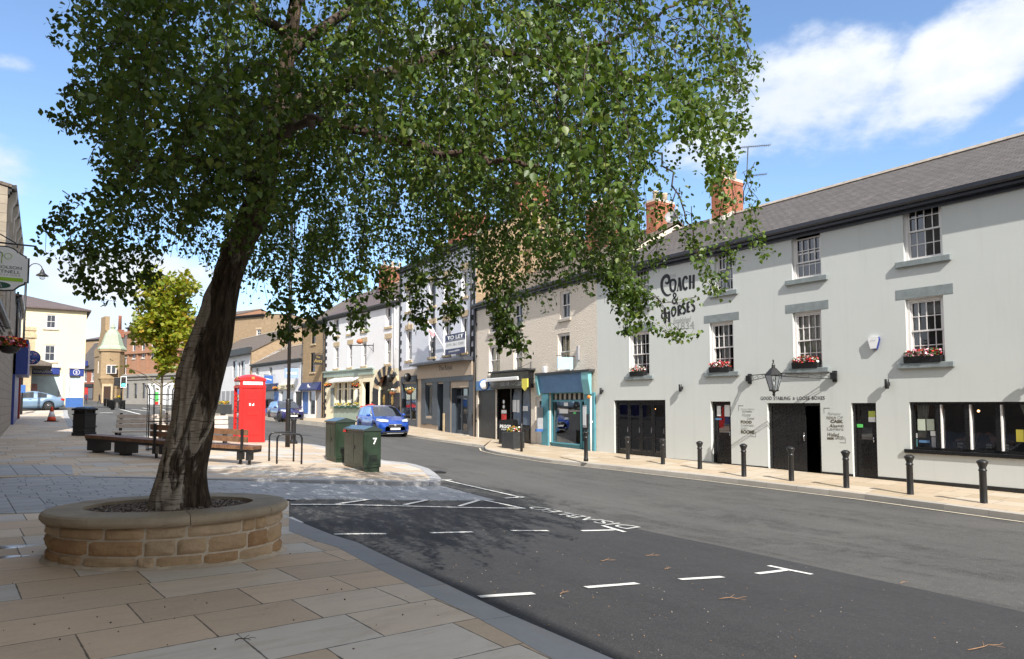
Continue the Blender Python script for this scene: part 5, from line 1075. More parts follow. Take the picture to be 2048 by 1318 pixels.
# domed roof: segmental pediment on each side
def seg(t): return .22*(1-(t/w)**2)
vs=[];N=14
for i in range(N+1):
    for j in range(N+1):
        x=-w+2*w*i/N; y=-w+2*w*j/N; vs.append((x,y,2.235+max(seg(x)*.999,0)*.5+max(seg(y),0)*.5 if True else 0))
vs=[(x,y,2.235+.20*(1-max(abs(x),abs(y))**2/w/w*0)*math.cos(x/w*1.1)*1.0*math.cos(y/w*1.1)/1.0) for x,y,z in vs]
k.add(vs,[(i*(N+1)+j,(i+1)*(N+1)+j,(i+1)*(N+1)+j+1,i*(N+1)+j+1) for i in range(N) for j in range(N)],0,True)
b0=[i*(N+1) for i in range(N+1)]
for side in range(4):
    if side==0: q=[vs[i*(N+1)] for i in range(N+1)]
    elif side==1: q=[vs[i*(N+1)+N] for i in range(N+1)]
    elif side==2: q=[vs[j] for j in range(N+1)]
    else: q=[vs[N*(N+1)+j] for j in range(N+1)]
    k.add(q+[(q[-1][0],q[-1][1],2.2),(q[0][0],q[0][1],2.2)],[tuple(range(N+3))])
k.build('roof',REDP,pbx)
for a in range(4):
    M=Matrix.Rotation(a*math.pi/2,4,'Z'); k=MB(); k.box(-s+.11,s-.11,-s+.0,-s+.03,2.05,2.165,0,M); k.build('sign_panel',WHITE,pbx)
    k=MB(); k.box(-.05,.05,-s-.012,-s+.02,2.255,2.30,0,M); k.prism([(-.06,2.295),(.06,2.295),(.05,2.34),(.025,2.32),(0,2.355),(-.025,2.32),(-.05,2.34)],-s-.014,-s+.02,0,M); k.build('crown_emblem',GOLD,pbx)
    if a!=0:
        k=MB(); y=-s+.045
        for i in range(9): z=.25+1.66*i/8; k.box(-s+.09,s-.09,y-.012,y+.012,z-.012,z+.012,0,M)
        for x in (-.22,.22): k.box(x-.012,x+.012,y-.014,y+.014,.25,1.92,0,M)
        k.box(-s+.09,s-.09,y-.02,y+.02,.1,.25,0,M); k.build('glazing_bars',REDP,pbx); k=MB(); k.quad(*[M@Vector(v) for v in ((-s+.09,y+.004,.25),(s-.09,y+.004,.25),(s-.09,y+.004,1.93),(-s+.09,y+.004,1.93))]); k.build('pane',GLASSC,pbx)
k=MB(); k.box(-s+.09,s-.09,-s+.02,-s+.05,.1,1.93); k.bbox(-s+.13,s-.13,-s+.005,-s+.02,.25,1.86,.006); k.build('back_panel',REDP,pbx)
k=MB(); k.bbox(-.2,.2,-s-.01,-s+.005,.95,1.55,.006); k.bbox(-.2,.2,-s-.02,-s-.01,1.16,1.175,.003); k.bbox(-.18,.18,-s-.016,-s-.01,1.52,1.56,.003); k.build('equipment_cover',REDP,pbx)
k=MB(); k.box(-.12,-.06,-s-.014,-s-.0101,1.3,1.39); k.box(-.02,.05,-s-.014,-s-.0101,1.3,1.35); k.box(.02,.05,-s-.014,-s-.0101,1.35,1.39); k.build('sticker',WHITE,pbx)
k=MB(); k.box(-.2,.2,.2,.35,.7,1.6); k.build('backboard',GREYM,pbx)
# ---------------------------------------------------------------- street lamps
def swan(name,lab,p,H,r0,r1,arm=True,rz=0.,hb=1.6):
    o=thing(name,lab,'street lamp',p,rz); k=MB(); k.tube([(0,0,-.1),(0,0,hb),(0,0,hb+.08)],[r0,r0,r1],14); k.tube([(0,0,hb),(0,0,H)],r1,12); k.build('post',BLACKM,o)
    if arm:
        k=MB(); pts=[(0.14,0,H-1.0),(.14,0,H-.3)]+[(.14+.42-.42*math.cos(t),0,H-.3+.42*math.sin(t)) for t in [math.pi*i/10 for i in range(1,9)]]; pts+=[(.98,0,H-.25)]; k.tube(pts,.03,8); k.tube([(0,0,H-.3),(.14,0,H-.3)],.02,6); k.tube([(0,0,H-.85),(.14,0,H-.85)],.02,6); k.tube([(0,0,H-.58),(.14,0,H-.58)],.02,6); k.build('swan_neck',BLACKM,o)
        k=MB(); M=T(.98,0,H-.75); k.lathe([(.05,.5),(.09,.42),(.14,.3),(.16,.22),(.38,.04),(.38,0),(.1,.02)],16,0,M); b=k.build('lantern',BLACKM,o); k=MB(); k.lathe([(.16,.02),(.19,-.1),(.14,-.22),(.02,-.27)],14,0,M); k.build('lamp_glass',GLASSC,b)
    return o
p=at_g(575,894,.11); swan('street_lamp','tall black lamp post behind the cycle stands, its top lost in birch leaves',p,8.2,.082,.058,True,rad(60))
p=at_g(41,829,.11); D_=p.y; H_=CAMZ+(808-527)/F*D_-p.z; LP=swan('street_lamp','black swan neck street lamp at the left, by the round blue sign',p,H_*1.0,.11,.075,True,rad(15),1.5)
k=MB(); k.bbox(-.28,.28,-.12,-.08,1.5,2.05,.02); k.build('blue_plate',BLUEL,LP)
# ---------------------------------------------------------------- cycle stands
def cyc(P,lab):
    a,b,t=P; A=at_g(*a,.11); B=at_g(*b,.11); H=.78; o=thing('cycle_stand',lab,'cycle stand',A,math.atan2(B.y-A.y,B.x-A.x),'cycle stands by the lamp post'); L=Vector((B.x-A.x,B.y-A.y)).length; dz=B.z-A.z; r=.13
    pts=[(0,0,-.05),(0,0,H-r)]+[(r-r*math.cos(q),0,H-r+r*math.sin(q)) for q in [math.pi/2*i/6 for i in range(1,7)]]+[(L-r+r*math.sin(q),0,H-r+r*math.cos(q)) for q in [math.pi/2*i/6 for i in range(0,7)]]+[(L,0,dz-.05)]
    k=MB(); k.tube(pts,.025,10); k.build('hoop',BLACK,o); return o
cyc(((553.5,927.5),(603,928.5),870),'front black hoop cycle stand beside the green cabinets'); cyc(((538,922),(587,923),866),'rear black hoop cycle stand, nearer the phone box')
# ---------------------------------------------------------------- green cabinets
def cabinet(P0,P1,P2,H,lab,seven=False):
    a=at_g(*P0,.11); b=at_g(*P1,.11); c=at_g(*P2,.11); u=Vector((b.x-a.x,b.y-a.y)); L=u.length; v=Vector((c.x-b.x,c.y-b.y)); Wd=abs(v.dot(Vector((-u.y,u.x)).normalized()))
    o=thing('utility_cabinet',lab,'utility cabinet',(a.x,a.y,min(a.z,b.z)),math.atan2(u.y,u.x),'green utility cabinets'); Wd=max(Wd,.35)
    k=MB(); k.box(.03,L-.03,.03,Wd-.03,-.1,.12); k.bbox(0,L,0,Wd,.10,H-.06,.012); k.build('body',GREENC,o)
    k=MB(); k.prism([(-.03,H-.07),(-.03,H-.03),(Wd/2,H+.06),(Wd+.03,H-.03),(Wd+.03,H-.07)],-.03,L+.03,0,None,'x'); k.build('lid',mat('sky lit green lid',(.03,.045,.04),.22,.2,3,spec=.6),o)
    k=MB(); n=2
    for i in range(n): x0=.05+(L-.1)*i/n; k.bbox(x0+.01,x0+(L-.1)/n-.01,-.012,.002,.18,H-.14,.006)
    k.bbox(L-.002,L+.012,.05,Wd-.05,.18,H-.14,.006); k.build('door',GREENC,o)
    k=MB(); 
    for i in range(5): k.box(L+.012,L+.02,.12,Wd-.12,.28+i*.035,.295+i*.035)
    k.build('vent',BLACKM,o)
    k=MB(); k.box(L*.5+.04,L*.5+.09,-.03,-.012,H*.5,H*.5+.1); k.build('handle',BLACKM,o)
    if seven: text('7',WHITE,o,'lettering',(L+.0135,Wd*.62,H-.42),h=.17,rot=(math.pi/2,0,math.pi/2),bold=.03)
    else: k=MB(); k.lathe([(.05,0),(.05,.01)],12,0,T(L+.013,Wd*.55,H-.3,ry=math.pi/2)); k.build('sticker',WHITE,o)
    return o
cabinet((650.3,919.6),(671,925.5),(696,922),1.22,'taller dark green utility cabinet standing behind the low one'); cabinet((688,931.7),(728,944.2),(751,941.5),1.13,'lower dark green utility cabinet marked with a white 7',True)
k=MB(); q=at_g(676,927,.11); k.bbox(-.09,.09,-.012,.012,-.03,.03,.004); o=k.build('warning_sticker',REDP); o.parent=[x for x in COL.objects if x.name.startswith('utility_cabinet')][-1]; o.location=(.06,-.02,1.03)
# ---------------------------------------------------------------- benches
bp=[(168,905),(205,908),(245,912),(300,917),(360,922),(430,927),(505,932)]
BPt=[at_g(x,y,.11) for x,y in bp]; n=len(BPt)
sp_=smooth([(p.x,p.y) for p in BPt],6); zb=[zg(x,y)+.11 for x,y in sp_]
sb=thing('slatted_bench','long curving bench of brown slats on black plinths, back rest on its right half','bench',(sp_[0][0],sp_[0][1],zb[0])); org=Vector(sb.location)
def bpt(i,off,h):
    i=max(0,min(len(sp_)-1,i)); a=Vector(sp_[max(i-1,0)]); b=Vector(sp_[min(i+1,len(sp_)-1)]); t=(b-a).normalized(); q=Vector((-t.y,t.x)); p=Vector(sp_[i])+q*off; return Vector((p.x,p.y,zb[i]+h))-org
def frac(t):
    L=[0]
    for i in range(1,len(sp_)): L.append(L[-1]+(Vector(sp_[i])-Vector(sp_[i-1])).length)
    s=t*L[-1]
    for i in range(len(L)-1):
        if L[i+1]>=s-1e-9: w_=(s-L[i])/(L[i+1]-L[i]); return i,w_,L[-1]
def fp(t,off,h): i,w_,_=frac(t); return bpt(i,off,h).lerp(bpt(i+1,off,h),w_)
LB=frac(0)[2]; ns=int(LB/.075)
k=MB(); j=MB()
for i in range(ns):
    a,b=(i+.04)/ns,(i+.9)/ns; v=[fp(a,0,.40),fp(b,0,.40),fp(b,.5,.40),fp(a,.5,.40),fp(a,0,.49),fp(b,0,.49),fp(b,.5,.49),fp(a,.5,.49)]; k.add(v,[(0,3,2,1),(4,5,6,7),(0,1,5,4),(1,2,6,5),(2,3,7,6),(3,0,4,7)])
k.build('seat',WOOD,sb)
k=MB(); m=40
for i in range(m):
    a,b=i/m,(i+1)/m; v=[fp(a,.03,.33),fp(b,.03,.33),fp(b,.47,.33),fp(a,.47,.33),fp(a,.03,.40),fp(b,.03,.40),fp(b,.47,.40),fp(a,.47,.40)]; k.add(v,[(0,3,2,1),(0,1,5,4),(2,3,7,6)]+([(3,0,4,7)] if i==0 else [])+([(1,2,6,5)] if i==m-1 else []))
k.build('seat_frame',BLACKM,sb)
for a,b in ((.0,.09),(.19,.285)):
    k=MB(); v=[fp(a+.005,.06,.06),fp(b,.06,.06),fp(b,.42,.06),fp(a+.005,.42,.06),fp(a+.005,.06,.33),fp(b,.06,.33),fp(b,.42,.33),fp(a+.005,.42,.33)]; k.add(v,[(0,3,2,1),(4,5,6,7),(0,1,5,4),(1,2,6,5),(2,3,7,6),(3,0,4,7)])
    v=[fp(a+.03,.12,-.02),fp(b-.03,.12,-.02),fp(b-.03,.36,-.02),fp(a+.03,.36,-.02),fp(a+.03,.12,.06),fp(b-.03,.12,.06),fp(b-.03,.36,.06),fp(a+.03,.36,.06)]; k.add(v,[(0,1,5,4),(1,2,6,5),(2,3,7,6),(3,0,4,7)]); k.build('plinth',BLACKM,sb)
for t in (.475,.945):
    for dt in (-.022,.022):
        k=MB(); c=fp(t+dt,.2,0); k.box(c.x-.045,c.x+.045,c.y-.15,c.y+.15,c.z+.12,c.z+.34); k.box(c.x-.03,c.x+.03,c.y-.03,c.y+.03,c.z-.03,c.z+.13); k.build('leg',BLACKM,sb)
    k=MB(); c=fp(t,.46 if t<0 else .02,0); k.bbox(c.x-.035,c.x+.035,c.y-.03,c.y+.01,c.z+.36,c.z+.92,.006); k.build('back_post',BLACKM,sb)
for z0,z1 in ((.58,.72),(.76,.90)):
    k=MB(); m=14
    for i in range(m):
        a=.44+(.97-.44)*i/m; b=.44+(.97-.44)*(i+1)/m; v=[fp(a,.035,z0),fp(b,.035,z0),fp(b,.08,z0),fp(a,.08,z0),fp(a,.035,z1),fp(b,.035,z1),fp(b,.08,z1),fp(a,.08,z1)]; k.add(v,[(0,3,2,1),(4,5,6,7),(0,1,5,4),(2,3,7,6)]+([(3,0,4,7)] if i==0 else [])+([(1,2,6,5)] if i==m-1 else []))
    k.build('backrest',WOOD,sb)
def bench(X,Y,L,rz,lab):
    p=at_g(X,Y,.11); o=thing('park_bench',lab,'bench',p,rz,'silvered timber benches at the road edge')
    for i in range(3): k=MB(); z=.53+i*.15; k.bbox(0,L,.36+i*.03,.40+i*.03,z,z+.125,.008); k.build('back_slat',WOODG,o)
    for i in range(4): k=MB(); y=-.08+i*.115; k.bbox(0,L,y,y+.1,.40,.445,.008); k.build('seat_slat',WOODG,o)
    for x in (.12,L-.12):
        k=MB(); k.box(x-.04,x+.04,-.06,-.0,-.03,.4); k.box(x-.04,x+.04,.34,.40,-.03,.4); k.box(x-.04,x+.04,-.06,.40,.36,.4); k.prism([(.401,.4),(.441,.4),(.505,1.0),(.465,1.0)],x-.04,x+.04,0,None,'x'); k.build('leg',BLACKM,o)
    return o
p=at_g(224,891,.11); q=at_g(334,892,.11); L=(Vector((q.x,q.y))-Vector((p.x,p.y))).length; bench(224,891,L,math.atan2(q.y-p.y,q.x-p.x),'pale silvered timber bench behind the young maple')
p=at_g(352,893,.11); q=at_g(459,893,.11); L=(Vector((q.x,q.y))-Vector((p.x,p.y))).length; bench(352,893,L,math.atan2(q.y-p.y,q.x-p.x),'pale silvered timber bench hidden behind the birch trunk')
p=at_g(868,944,.015); o=thing('drain_cover','square iron drain cover in the road notch at the island tip','drain cover',p,rad(30)); k=MB(); k.bbox(-.3,.3,-.22,.22,-.02,.012,.006)
for i in range(7): k.box(-.24+i*.075,-.2+i*.075,-.17,.17,.012,.018)
k.build('cover',BLACKM,o)
# ---------------------------------------------------------------- litter bin, cone
p=at_g(168,871,.11); o=thing('litter_bin','square black litter bin with low domed lid by the road edge','litter bin',p,rad(-10)); k=MB(); k.bbox(-.28,.28,-.28,.28,.0,.12,.01); k.bbox(-.26,.26,-.26,.26,.12,.78,.02); k.bbox(-.285,.285,-.285,.285,.3,.34,.01); k.bbox(-.285,.285,-.285,.285,.76,.80,.01)
for x in (-.24,.18):
    for y in (-.24,.18): k.box(x,x+.06,y,y+.06,.80,.93)
k.build('body',BLACKM,o); k=MB(); k.bbox(-.3,.3,-.3,.3,.92,1.0,.02); k.lathe([(.36,1.0),(.26,1.04),(.05,1.07)],4,0,T(rz=0),False); k.build('lid',BLACK,o); k=MB(); k.box(-.2,.2,-.2,.2,.8,.92); k.build('liner',INTER,o)
p=at_g(103,843,.11); o=thing('traffic_cone','red and white traffic cone standing on the pavement corner','traffic cone',p,.3); k=MB(); k.bbox(-.26,.26,-.26,.26,0,.04,.012); k.build('base',BLACKM,o); k=MB(); k.lathe([(.2,.04),(.165,.2),(.155,.24)],16); k.lathe([(.096,.5),(.05,.72),(.045,.75)],16); k.build('body',ORANGE,o); k=MB(); k.lathe([(.155,.24),(.096,.5)],16); k.build('reflective_band',WHITE,o)
# ---------------------------------------------------------------- solicitors' hanging sign and other left-hand signs
t=29.6; A=fac(t); o=thing('hanging_sign','white solicitors sign with black edge and green band hanging from left wall','sign',(A.x,A.y,0),math.atan2(NST.y,NST.x))
x1=.84; x0=-.02; zt=4.84; zb_=3.90; cx=(x0+x1)/2
prof=[(x1,zb_+.21),(x1,zt-.21),(x1-.05,zt-.21),(x1-.05,zt-.18),(x1-.15,zt-.13),(x1-.17,zt-.10)]; top=[(cx+.25*math.cos(a),zt-.16+.16*math.sin(a)) for a in [math.pi*i/12 for i in range(1,12)]]; L_=[(2*cx-x,z) for x,z in prof[::-1]]; bot=[(x0+.05,zb_+.21),(x0+.06,zb_+.17),(x0+.15,zb_+.12),(x0+.24,zb_+.03),(cx,zb_),(x1-.24,zb_+.03),(x1-.15,zb_+.12),(x1-.06,zb_+.17),(x1-.05,zb_+.21)]
pp=prof+top+L_+bot; k=MB(); k.prism(pp,-.03,.03); k.build('border',BLACK,o); mc=(cx,(zt+zb_)/2); k=MB(); k.prism([(mc[0]+(x-mc[0])*.93,mc[1]+(z-mc[1])*.945) for x,z in pp],-.036,.036); k.build('board',WHITE,o)
text('NICHOLSON',INK,o,'lettering',(cx-.0,-.04,zb_+.47),w=.60,h=.062); text('PORTNELL',INK,o,'lettering',(cx-.0,-.04,zb_+.38),w=.56,h=.062); text('SOLICITORS',INKG,o,'lettering',(cx-.0,-.04,zb_+.325),w=.56,h=.032,space=1.2)
k=MB(); k.box(cx-.36,cx+.33,-.042,-.034,zb_+.22,zb_+.29); k.build('green_band',LIME,o); k=MB(); k.prism([(cx-.06+.19*math.cos(a),zb_+.125+.065*math.sin(a)) for a in [math.tau*i/24 for i in range(24)]],-.044,-.034); k.build('oval_badge',DKGREEN,o); text('Est.',WHITE,o,'lettering',(cx-.06,-.047,zb_+.13),h=.04); text('1775',WHITE,o,'lettering',(cx-.06,-.047,zb_+.08),h=.036)
k=MB(); k.tube([(cx-.02+.07*math.cos(a)-.07,-.04,zt-.2+.065*math.sin(a)) for a in [math.pi*(-.2+1.4*i/14) for i in range(15)]],.006,6); k.build('emblem_ring',INK,o); k=MB(); k.tube([(cx+.07+.06*math.cos(a),-.04,zt-.21+.06*math.sin(a)) for a in [math.tau*i/16 for i in range(17)]],.004,6); k.tube([(cx-.03,-.04,zt-.14),(cx-.035,-.04,zt-.37)],.006,6); k.build('emblem_stem',LIME,o)
k=MB(); k.tube([(-.05,0,zt+.06),(.95,0,zt+.06)],.018,8); k.tube([(.2,0,zt-.02),(.2,0,zt+.06)],.01,6); k.tube([(.62,0,zt-.02),(.62,0,zt+.06)],.01,6); k.tube([(-.05,0,zt+.45),(.6,0,zt+.08)],.012,6); k.build('bracket',BLACKM,o)
def flowers(mb_,c,rx,ry,rz_,n,cols,size=.03,leaf=None):
    for i in range(n):
        a=R.uniform(0,math.tau); q=R.random()**.5; h=R.uniform(-.3,1.); p=(c[0]+rx*q*math.cos(a),c[1]+ry*q*math.sin(a),c[2]+rz_*h*(1-.4*q)); mi=0 if R.random()<.55 else R.choice(range(1,len(cols)))
        s_=size*R.uniform(.6,1.3); M=T(*p,rz=R.uniform(0,6),rx=R.uniform(-1,1),ry=R.uniform(-1,1)); 
        if mi==0: mb_.add([(-s_,0,0),(0,-s_*.6,.1*s_),(s_*1.3,0,0),(0,s_*.6,.1*s_)],[(0,1,2,3)],0,False,M)
        else: mb_.add([(s_*math.cos(t),s_*math.sin(t),.3*s_*(j%2)) for j,t in enumerate([math.tau*j/6 for j in range(6)])],[(0,1,2,3,4,5)],mi,False,M)
LEAFG=mat('bedding plant leaves',(.06,.13,.03),.6,.3,9); FRED=mat('red petals',(.62,.03,.03),.6,.2,20); FPINK=mat('pink petals',(.75,.28,.40),.6,.2,20); FWHITE=mat('white petals',(.8,.78,.75),.6,.1,20); FYEL=mat('yellow petals',(.75,.55,.05),.6,.2,20); FOR=mat('orange petals',(.75,.26,.04),.6,.2,20)
def basket(P,r,lab,cols,n=260,chain=.5,wall_d=None,bowl=BLACKM):
    o=thing('hanging_basket',lab,'hanging basket',P,0,'hanging flower baskets'); k=MB(); k.lathe([(.02,-r*.8),(r*.5,-r*.7),(r*.75,-r*.4),(r*.85,0)],14); k.build('basket',bowl,o); k=MB(); flowers(k,(0,0,.0),r*1.15,r*1.15,r*.75,n,[LEAFG]+cols,r*.2); k.build('flowers',[LEAFG]+cols,o)
    k=MB(); k.tube([(0,0,0),(0,0,chain)],.008,5); 
    if wall_d: k.tube([(0,0,chain),(wall_d[0],wall_d[1],chain+.05)],.012,6)
    k.build('bracket',BLACKM,o); return o
P=ffC.world(ffC.W-8.6,0,0); A=fac(22)+NST*.3; basket(Vector((A.x,A.y,3.35)),.34,'hanging basket of red flowers at the left edge, above the blue shop',[FRED,FRED,FPINK,FOR],420,.5,(-NST.x*.3,-NST.y*.3))
A=fac(1.6); o=thing('round_sign','round dark blue projecting sign ringed with coloured dots, on the left row','sign',(A.x,A.y,0),math.atan2(NST.y,NST.x)); X,z_=0,CAMZ+(808-715)/F*(A.y+.4); k=MB(); k.lathe([(.38,-.05),(.38,.05)],28,0,T(.62,0,z_,rx=math.pi/2)); k.build('disc',BLUEP,o)
k=[MB(),MB(),MB()]
for i in range(70):
    a=R.uniform(.6,5.7); q=R.gauss(.24,.045); k[i%3].ball((.62+q*math.cos(a),-.055,z_+q*math.sin(a)),R.uniform(.012,.03),0,1,(1,.3,1))
for kk,m in zip(k,(WHITE,FPINK,TEALL)): kk.build('dot_ring',m,o)
k=MB(); k.tube([(0,0,z_+.2),(.26,0,z_+.2)],.02,6); k.tube([(0,0,z_-.2),(.26,0,z_-.2)],.02,6); k.build('bracket',BLACKM,o)
# ---------------------------------------------------------------- fittings on the public house
f=PUB
def on(ff,name,lab,cat,X,Y,off=0.,group=None):
    u,z=ff.loc(X,Y,off); return thing(name,lab,cat,ff.world(u,z,off),ff.rz,group)
for X,Y,lab in ((1206,782,'black up and down wall light at the left corner of the pub'),(1365,776,'black up and down wall light between folding doors and narrow black door'),(1778,768,'black up and down wall light between the right black door and bar window'),(2062,770,'black up and down wall light above the right end of the bar window')):
    o=on(f,'wall_light',lab,'wall light',X,Y,0,'wall lights on the pub'); k=MB(); k.lathe([(.05,-.13),(.055,-.125),(.055,.125),(.05,.13)],14,0,T(0,-.12,0)); k.build('tube',BLACKM,o); k=MB(); k.box(-.03,.03,-.07,-.002,-.05,.05); k.build('bracket',BLACKM,o)
o=on(f,'alarm_box','white and navy shield shaped alarm box on the pub wall','alarm box',1749.5,685); k=MB(); k.prism([(-.13,.15),(.13,.15),(.15,.08),(.08,-.17),(-.08,-.17),(-.15,.08)],-.09,-.003); k.build('cover',WHITE,o); k=MB(); k.prism([(.132,.15),(.16,.08),(.085,-.19),(-.03,-.19),(-.03,-.172),(.081,-.172),(.152,.08)],-.085,-.004); k.build('blue_edge',BLUEP,o); text('A.D.A.',GREYM,o,'lettering',(0,-.095,.03),w=.14)
# lantern on two wrought iron arms
uL,zL=f.loc(1500.5,757); uR,zR=f.loc(1670.5,752); off=-.95; ul,zl=f.loc(1547,748,off); o=thing('wall_lantern','black pub lantern on two scrolled iron arms over the stable door','lantern',f.world(0,0,0),f.rz)
def lerp3(a,b,t): return tuple(x+(y-x)*t for x,y in zip(a,b))
for u0,z0 in ((uL,zL),(uR,zR)):
    k=MB(); k.bbox(u0-.07,u0+.07,-.05,-.003,z0-.17,z0+.15,.012); k.bbox(u0-.1,u0+.1,-.12,-.05,z0-.1,z0+.1,.02); k.build('wall_plate',BLACKM,o)
    k=MB(); A=(u0,-.1,z0+.09); B=(ul,off,zl+.02); C_=(u0,-.1,z0-.09); D2=(ul,off,zl-.05); k.tube([A,B],.014,6); k.tube([C_,D2],.012,6)
    for i in range(5):
        t0=i/5.; a=lerp3(A,B,t0); b=lerp3(C_,D2,t0); a2=lerp3(A,B,t0+.2); b2=lerp3(C_,D2,t0+.2); m=lerp3(lerp3(a,b2,.5),lerp3(a,b2,.5),0); k.tube([a,lerp3(a,b,.7),m,lerp3(a2,b2,.3),b2],.007,5)
    k.build('iron_arm',BLACKM,o)
M=T(ul,off,zl-.03,rz=rad(20)); k=MB(); rt,rb,hh=.24,.12,.42
k.lathe([(.03,.34),(.05,.30),(.055,.22),(.09,.2),(.27,.0),(.25,-.02),(.1,-.015)],6,0,M,False); k.lathe([(.012,.46),(.03,.42),(.012,.38),(.03,.34)],8,0,M)
for i in range(6):
    a=math.tau*(i+.5)/6; k.tube([M@Vector((rt*math.cos(a),rt*math.sin(a),-.02)),M@Vector((rb*math.cos(a),rb*math.sin(a),-.02-hh))],.012,5)
k.lathe([(rb+.02,-hh-.02),(rb+.02,-hh-.05),(.05,-hh-.08),(.03,-hh-.13),(.05,-hh-.16),(.01,-hh-.22)],10,0,M); lf=k.build('lantern_frame',BLACKM,o)
k=MB()
for i in range(6):
    a=math.tau*(i+.5)/6; b=math.tau*(i+1.5)/6; k.quad(*[M@Vector(v) for v in ((rt*math.cos(a),rt*math.sin(a),-.02),(rt*math.cos(b),rt*math.sin(b),-.02),(rb*math.cos(b),rb*math.sin(b),-.02-hh),(rb*math.cos(a),rb*math.sin(a),-.02-hh))])
k.build('pane',GLASSC,lf); k=MB(); k.lathe([(.018,-.34),(.03,-.25),(.02,-.16),(.005,-.12)],10,0,M); k.build('lamp_bulb',WHITE,lf); k=MB(); k.lathe([(.012,-.45),(.012,-.34)],8,0,M); k.build('lamp_holder',BLACKM,lf)
# window boxes
for i,(X,Y,wd_,lab) in enumerate(((1274,748,.72,'black window box with pale pink flowers under the lettering-side window'),(1441,742,.82,'black window box with red and pink flowers above the narrow black door'),(1613,733,.82,'black window box with red, white and pink flowers above the pub lantern'),(1851,726,.9,'black window box of pink and red flowers above the long bar window'))):
    w=w1[i]; u=(w[0]+w[1])/2-.05; z=w[2]+.005; o=thing('window_box',lab,'window box',f.world(u,z,-.02),f.rz,'window boxes on the pub'); h=wd_/2
    k=MB(); k.prism([(-.09,.0),(.09,.0),(.11,.17),(-.11,.17)],-h,h,0,None,'x'); k.build('trough',BLACKM,o); k=MB(); cl=[LEAFG,FPINK,FWHITE,FRED,FRED] if i else [LEAFG,FPINK,FWHITE,FWHITE,FRED]; flowers(k,(0,-.02,.2),h*1.05,.15,.2,330,cl,.034); k.build('flowers',cl,o)
# dish and aerial
u,z=f.loc(1345,437,2.6); o=thing('satellite_dish','grey satellite dishes fixed to the left pub chimney','satellite dish',f.world(u,z,2.6),f.rz)
for dx,dz,rr,a in ((0,0,.3,.5),(.32,.16,.26,-.8)):
    k=MB(); vs=[];
    k.lathe([(.01,0),(rr*.5,.03),(rr*.85,.09),(rr,.13),(rr*.98,.135),(rr*.5,.045),(.01,.015)],20,0,T(dx,0,dz,rx=math.pi/2-.3,rz=a)); k.tube([(dx,.0,dz-.1),(dx-.1*math.sin(-a),-.3,dz-.15)],.012,5); k.build('dish',GREYM,o)
k=MB(); k.tube([(0,.05,-.1),(-.15,.1,-.15)],.025,6); k.tube([(.3,.05,.1),(-.15,.1,-.15)],.025,6); k.build('arm',GREYM,o)
u,z=f.loc(1487,383,4.); o=thing('television_aerial','tall television aerial with two combs on the right pub chimney','aerial',f.world(u,z,4.),f.rz); ft_=f.loc(1496,294,4.); zz=ft_[1]-z; uu=ft_[0]-u
k=MB(); k.tube([(-.02,0,-.45),(.0,0,0),(.17,0,.35),(.17,0,.6),(uu,0,zz)],.022,6); k.build('mast',ANTHR,o)
for X0,X1,Y0,Y1,nn in ((1468,1541,296,290,20),(1495,1534,352,348,13)):
    a=f.loc(X0,Y0,4.); b=f.loc(X1,Y1,4.); k=MB(); A=(a[0]-u,0,a[1]-z); B=(b[0]-u,0,b[1]-z); k.tube([A,B],.014,5)
    for i in range(nn): q=lerp3(A,B,(i+.5)/nn); k.tube([(q[0]+.02,q[1]-.12,q[2]-.09),(q[0]-.02,q[1]+.12,q[2]+.09)],.007,4)
    k.build('comb',ANTHR,o)
# ---------------------------------------------------------------- fittings along the row
o=on(f2,'blank_sign','pale blue blank sign hanging above the turquoise shop','sign',1150,718,0); L_=.95; M=None; k=MB(); k.tube([(0,0,.12),(0,-L_,.12)],.015,6); k.build('bracket',BLACKM,o); k=MB(); k.box(-.02,.02,-L_+.05,-.12,-.45,.06); k.build('board',mat('pale blue sign board',(.42,.62,.78),.5,.06),o)
o=on(f2,'empty_bracket','empty black sign bracket on the pebbledash wall','bracket',1062,733,0); k=MB(); k.tube([(0,0,.25),(0,0,-.25)],.018,6); k.tube([(0,0,-.1),(0,-.9,-.1)],.015,6); k.tube([(0,0,.2),(0,-.7,-.1)],.01,6); k.build('arm',BLACKM,o)
o=on(f2,'alarm_box','white alarm box on pebbledash above the turquoise shop sign','alarm box',1092,740,0); k=MB(); k.bbox(-.12,.12,-.14,-.003,-.16,.16,.03); k.build('cover',WHITE,o)
o=on(f2,'grey_vent','small grey louvred vent on the pebbledash wall','vent',1158.5,706,0); k=MB(); k.bbox(-.06,.06,-.1,-.003,-.3,.3,.01); k.build('cover',GREYM,o)
o=on(f2,'round_sign','round white and blue projecting sign over the black gate','sign',983,770,0); k=MB(); k.lathe([(.3,-.05),(.3,.05)],22,0,T(0,-.45,0,ry=math.pi/2)); k.build('rim',BLUEL,o); k=MB(); k.lathe([(.24,-.055),(.24,.055)],22,0,T(0,-.45,0,ry=math.pi/2)); k.build('face',WHITE,o); k=MB(); k.tube([(0,0,0),(0,-.2,0)],.03,6); k.build('bracket',BLACKM,o)
o=on(f2,'shield_sign','yellow shield shaped sign hanging in front of the black shop fascia','sign',1050,769,-.5); k=MB(); k.prism([(-.26,.28),(.26,.28),(.26,-.12),(0,-.3),(-.26,-.12)],-.03,.03); k.build('board',YELLOW,o); k=MB(); k.tube([(.0,0,.3),(.0,.5,.3)],.015,6); k.build('bracket',BLACKM,o)
o=on(f2,'orange_lamp','small amber lamp box on the turquoise pilaster','lamp',1181,794,-.1); k=MB(); k.ball((0,-.08,0),.1,0,2,(1.2,.6,.8)); k.build('cover',FOR,o)
